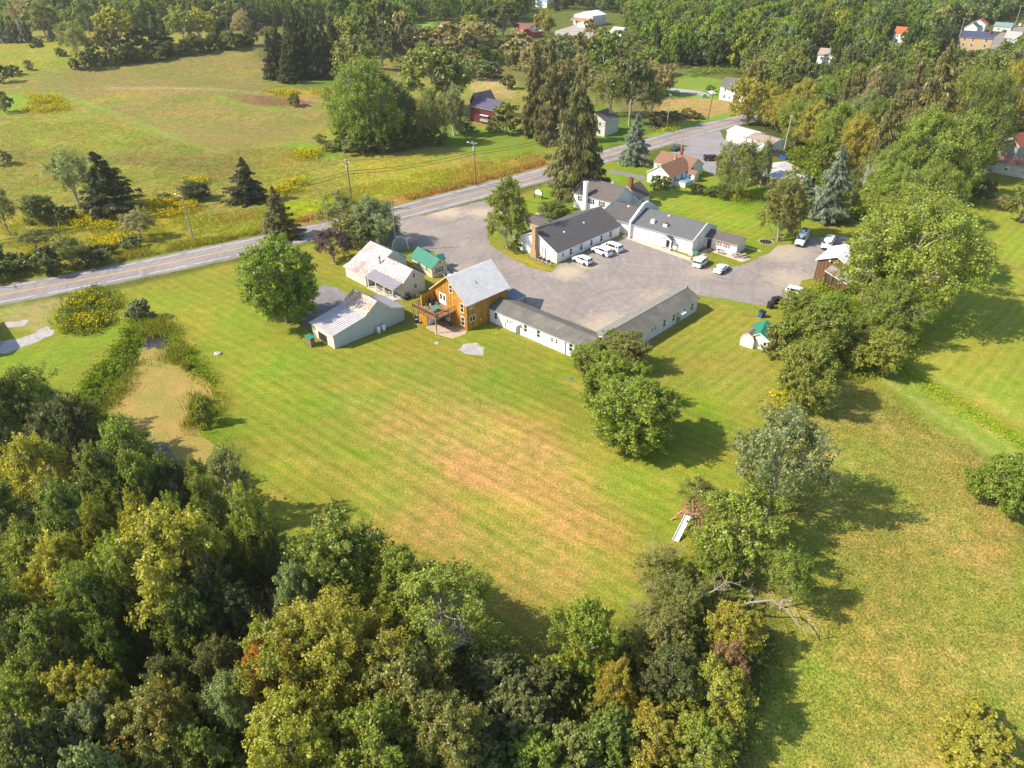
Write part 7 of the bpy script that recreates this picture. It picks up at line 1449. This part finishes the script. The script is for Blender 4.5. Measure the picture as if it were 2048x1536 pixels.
# firewood rack
a = G(622, 690); e = empty('firewood_rack', a, math.radians(-45), 'firewood rack with green lid beside the grey garage', 'firewood rack')
for x in (-.75, .75):
    for y in (-.4, .4): MB().box(x - .05, x + .05, y - .05, y + .05, 0, 1.7).build('post', WOODG, e)
MB().box(-.95, .95, -.6, .6, 1.7, 1.76).build('lid', M_GREEN, e)
for i in range(8):
    for j in range(9): MB().tube((-.66 + i * .185 + (j % 2) * .03, -.42, .16 + j * .16), (-.66 + i * .185, .42, .16 + j * .16), .078, n=6).build('log', LOGM, e)
# wheelie bins at the lot edge
def bin_(px, ang, lb, mat):
    e = thing('wheelie_bin', lb, 'bin', px, ang); MB().add([(-.42, -.38, 0), (.42, -.38, 0), (.42, .38, 0), (-.42, .38, 0), (-.5, -.46, 1.15), (.5, -.46, 1.15), (.5, .46, 1.15), (-.5, .46, 1.15)], [(0, 3, 2, 1), (4, 5, 6, 7), (0, 1, 5, 4), (1, 2, 6, 5), (2, 3, 7, 6), (3, 0, 4, 7)]).build('bin_body', mat, e); MB().prism([(-.52, 1.15), (-.5, 1.24), (.45, 1.3), (.56, 1.15)], -.54, .54, 'y').build('lid', BLACKP, e)
    for s in (-1, 1): MB().tube((-.42, s * .4, .12), (-.42, s * .48, .12), .13, n=8).build('wheel', RUBBER, e)
for px, a, lb, m_ in (((1523, 634), 30, 'blue bin, nearest the sheds', BLUEP), ((1540, 616), 35, 'dark bin between the blue bin and the lot', BLACKP), ((1548, 607), 30, 'black lidded bin, upper of the pair at the lot corner', BLACKP), ((1556, 606), 40, 'black bin touching the bright green bush', BLACKP)): bin_(px, a, lb, m_)
for px, lb in (((1567, 318), 'dark blue dumpster behind the white workshop'), ((1556, 312), 'black dumpster behind the white workshop')):
    e = thing('dumpster', lb, 'dumpster', px, -40); MB().prism([(-1, 0), (1, 0), (1.1, 1.3), (-1.1, 1.5)], -.9, .9, 'y').build('container', BLUEP if 'blue' in lb else DARK, e); MB().box(-1.1, 1.1, -.95, .95, 1.5, 1.56).build('lid', BLACKP, e)
# patio at the annex
picnic(local(HALL, 23.8, 5.2), HALL.ang + .9, 'weathered picnic table at the corner of the annex patio'); picnic(local(HALL, 25.1, 5.9), HALL.ang + 1.2, 'second picnic table at the grass edge of the annex patio')
e = empty('bench', local(HALL, 20.6, 4.7), HALL.ang, 'metal garden bench below the red-shuttered windows', 'bench'); MB().box(-.7, .7, -.25, .25, .4, .45).build('seat', STEEL, e); MB().box(-.7, .7, .22, .28, .45, .9).build('backrest', STEEL, e); MB().box(-.65, -.6, -.25, .25, 0, .4).box(.6, .65, -.25, .25, 0, .4).build('leg_frame', STEEL, e)
e = empty('heat_pump', local(HALL, 19.6, 5.7), HALL.ang, 'white heat pump on the wall between the red shutters', 'heat pump'); MB().box(-.45, .45, -.17, .17, .1, .75).build('casing', PWHITE, e); MB().tube((-.1, -.17, .42), (-.1, -.19, .42), .25, n=12).build('fan_grille', DARK, e)
for i, (x, y) in enumerate(((18.0, 5.2), (18.4, 5.0))): e = empty('flower_pot', local(HALL, x, y), 0, ['left orange pot by the annex corner', 'right orange pot by the annex corner'][i], 'pot'); MB().lathe(0, 0, [(.15, 0), (.24, .3), (.26, .34)], 8).build('pot', ORANGE, e); MB().lathe(0, 0, [(.22, .34), (.12, .4)], 8).build('soil', DARK, e)
# pool, playset, stones
pb = Bd('f', None, None, (1293.7, 363), -43); bpy.data.objects.remove(pb.o)
e = empty('pool', local(pb, 9.2, 4.6), pb.ang, 'small above-ground pool with bright blue water beside the bungalow', 'pool'); MB().box(-1.7, 1.7, -2.2, 2.2, 0, 1.2).build('pool_wall', PWHITE, e); MB().box(-1.5, 1.5, -.3, 2.0, 1.2, 1.23).build('water', POOL, e)
for i in range(7): MB().box(1.72, 1.76, -2.2 + i * .62, -1.66 + i * .62, 0, 1.5).build('fence_board', CREAM, e)
MB().box(-1.7, 1.7, -2.2, -.6, 1.24, 1.34).build('deck', WOODG, e)
e = thing('playset', 'collapsed reddish wooden playset with a white slide at the field edge', 'playset', (1380, 1038), -20); e.scale = (1.15, 1.15, 1.05)
rngp = random.Random(9)
for x, y in ((-.7, -.6), (.7, -.6), (-.7, .7), (.7, .7)): MB().bar((x * 1.5, y * 1.4, 0), (x * .8, y * .8, 2.3), .12, .12).build('post', WOODR, e)
for i in range(7): MB().box(-.8 + i * .24, -.62 + i * .24, -.8, .8, 1.22, 1.27).build('platform_board', [WOODR, WOODG][i % 2], e)
for a_, b_ in (((-1.9, -.9, .0), (-.5, .2, 1.6)), ((-1.4, -.2, .6), (1.0, .4, 1.5)), ((-.9, .8, 1.9), (1.5, .5, 2.1)), ((.6, -.9, 1.4), (1.9, .9, .6)), ((.2, .9, .9), (1.9, .1, 2.2)), ((-.9, -.9, 1.7), (.9, -.9, 1.9)), ((.9, -.7, 2.0), (1.7, -1.6, .1)), ((-.2, .9, 2.3), (.2, -.9, 2.1))): MB().bar(a_, b_, .14, .1).build('beam', WOODR, e)
sl = [(-.25 - k * .10, -.9 - k * .42, 1.3 - 1.25 * (k / 7) ** .9) for k in range(8)]
m = MB()
for i in range(7):
    (x0, y0, z0), (x1, y1, z1) = sl[i], sl[i + 1]; m.add([(x0 - .3, y0, z0), (x0 + .3, y0, z0), (x1 + .3, y1, z1), (x1 - .3, y1, z1), (x0 - .3, y0, z0 - .05), (x0 + .3, y0, z0 - .05), (x1 + .3, y1, z1 - .05), (x1 - .3, y1, z1 - .05)], [(0, 1, 2, 3), (7, 6, 5, 4)])
    for s in (-.32, .32): m.bar((x0 + s, y0, z0 + .08), (x1 + s, y1, z1 + .08), .05, .22)
m.build('slide', PWHITE, e)
for px, w_, lb in (((435, 708), .55, 'pale boulder lying on the lawn right of the pond'), ((296, 636), .6, 'flat pale stone under the grey-leaved willow bush'), ((874, 687), .35, 'small white stone slab on the lawn below the golden house')):
    p = GT(*px); v = []; rs = np.random.RandomState(int(px[0])); m = MB().lathe(0, 0, [(w_, -.05), (w_ * 1.05, w_ * .22), (w_ * .8, w_ * .5), (w_ * .25, w_ * .62)], 9); m.v = [(x * rs.uniform(.8, 1.2) * 1.3, y * rs.uniform(.8, 1.2), z * rs.uniform(.8, 1.2)) for x, y, z in m.v]
    o = m.build('boulder', STONE); o.location = p; tag(o, lb, 'stone')
p = GT(1792, 707); m = MB().tube((-1.2, 0, .3), (1.2, .5, .45), .16, .09, 7).tube((.2, .2, .35), (.6, 1.0, .6), .08, .04, 5); o = m.build('fallen_log', BARK); o.color = (.2, .16, .13, 1); o.location = p; tag(o, 'short grey log lying on the mown field edge', 'log')
e = thing('septic_lid', 'small blue-green lid flush in the lawn below the motel', 'lid', (1141, 757)); MB().lathe(0, 0, [(.4, 0), (.4, .05), (.36, .07)], 12).build('cover', plain('teal_cover', (.03, .2, .2), .6), e); MB().box(-.06, .06, -.06, .06, .07, .1).build('handle', STEEL, e)
e = thing('road_sign', 'small blue and white roadside sign by the bend', 'road sign', (1306, 266), 30); MB().tube((0, 0, 0), (0, 0, 2.2), .03).build('post', STEEL, e); MB().box(-.3, .3, -.05, -.02, 1.7, 2.3).build('panel', PWHITE, e); MB().box(-.22, .22, -.06, -.052, 1.85, 2.15).build('symbol', BLUEP, e)
e = thing('fence_post', 'white marker post in the weeds by the road', 'post', (622, 443)); MB().box(-.06, .06, -.06, .06, 0, 1.3).build('post', PWHITE, e); MB().box(-.065, .065, -.065, .065, 1.0, 1.1).build('band', STEEL, e)
e = thing('flower_border', 'dark mulch ring edged with pale stones by the cedar', 'border', (1532, 484)); MB().lathe(0, 0, [(1.5, 0), (1.4, .05)], 14).build('mulch', DARK, e)
for k in range(16): MB().lathe(1.6 * math.cos(k * .39), 1.6 * math.sin(k * .39), [(.16, 0), (.18, .08), (.08, .16)], 6).build('stone', STONE, e)
e = thing('play_set', 'green and red play furniture on the farmhouse drive', 'toy', (1408, 195)); MB().prism([(-1, 0), (1, 0), (1, 1.2), (-.4, 1.4)], -.6, .6, 'y').build('slide', plain('teal_plastic', (.03, .35, .3), .4), e); MB().box(.3, 1.2, -.9, -.6, 0, .6).build('ladder', M_RED, e)

# ------------------------------------------------------------------ air
hz = MB().box(-3600, 3600, -450, 4300, -1.2, 82).build('haze', None); tag(hz, kind='stuff')
m, t = new_mat('haze'); pv = N(t, 'ShaderNodeVolumePrincipled', _Density=.00009, _Anisotropy=.3); pv.inputs['Color'].default_value = (.95, .96, 1, 1)
L(t, pv.outputs[0], N(t, 'ShaderNodeOutputMaterial').inputs['Volume']); hz.data.materials.append(m)
S.cycles.volume_bounces = 1
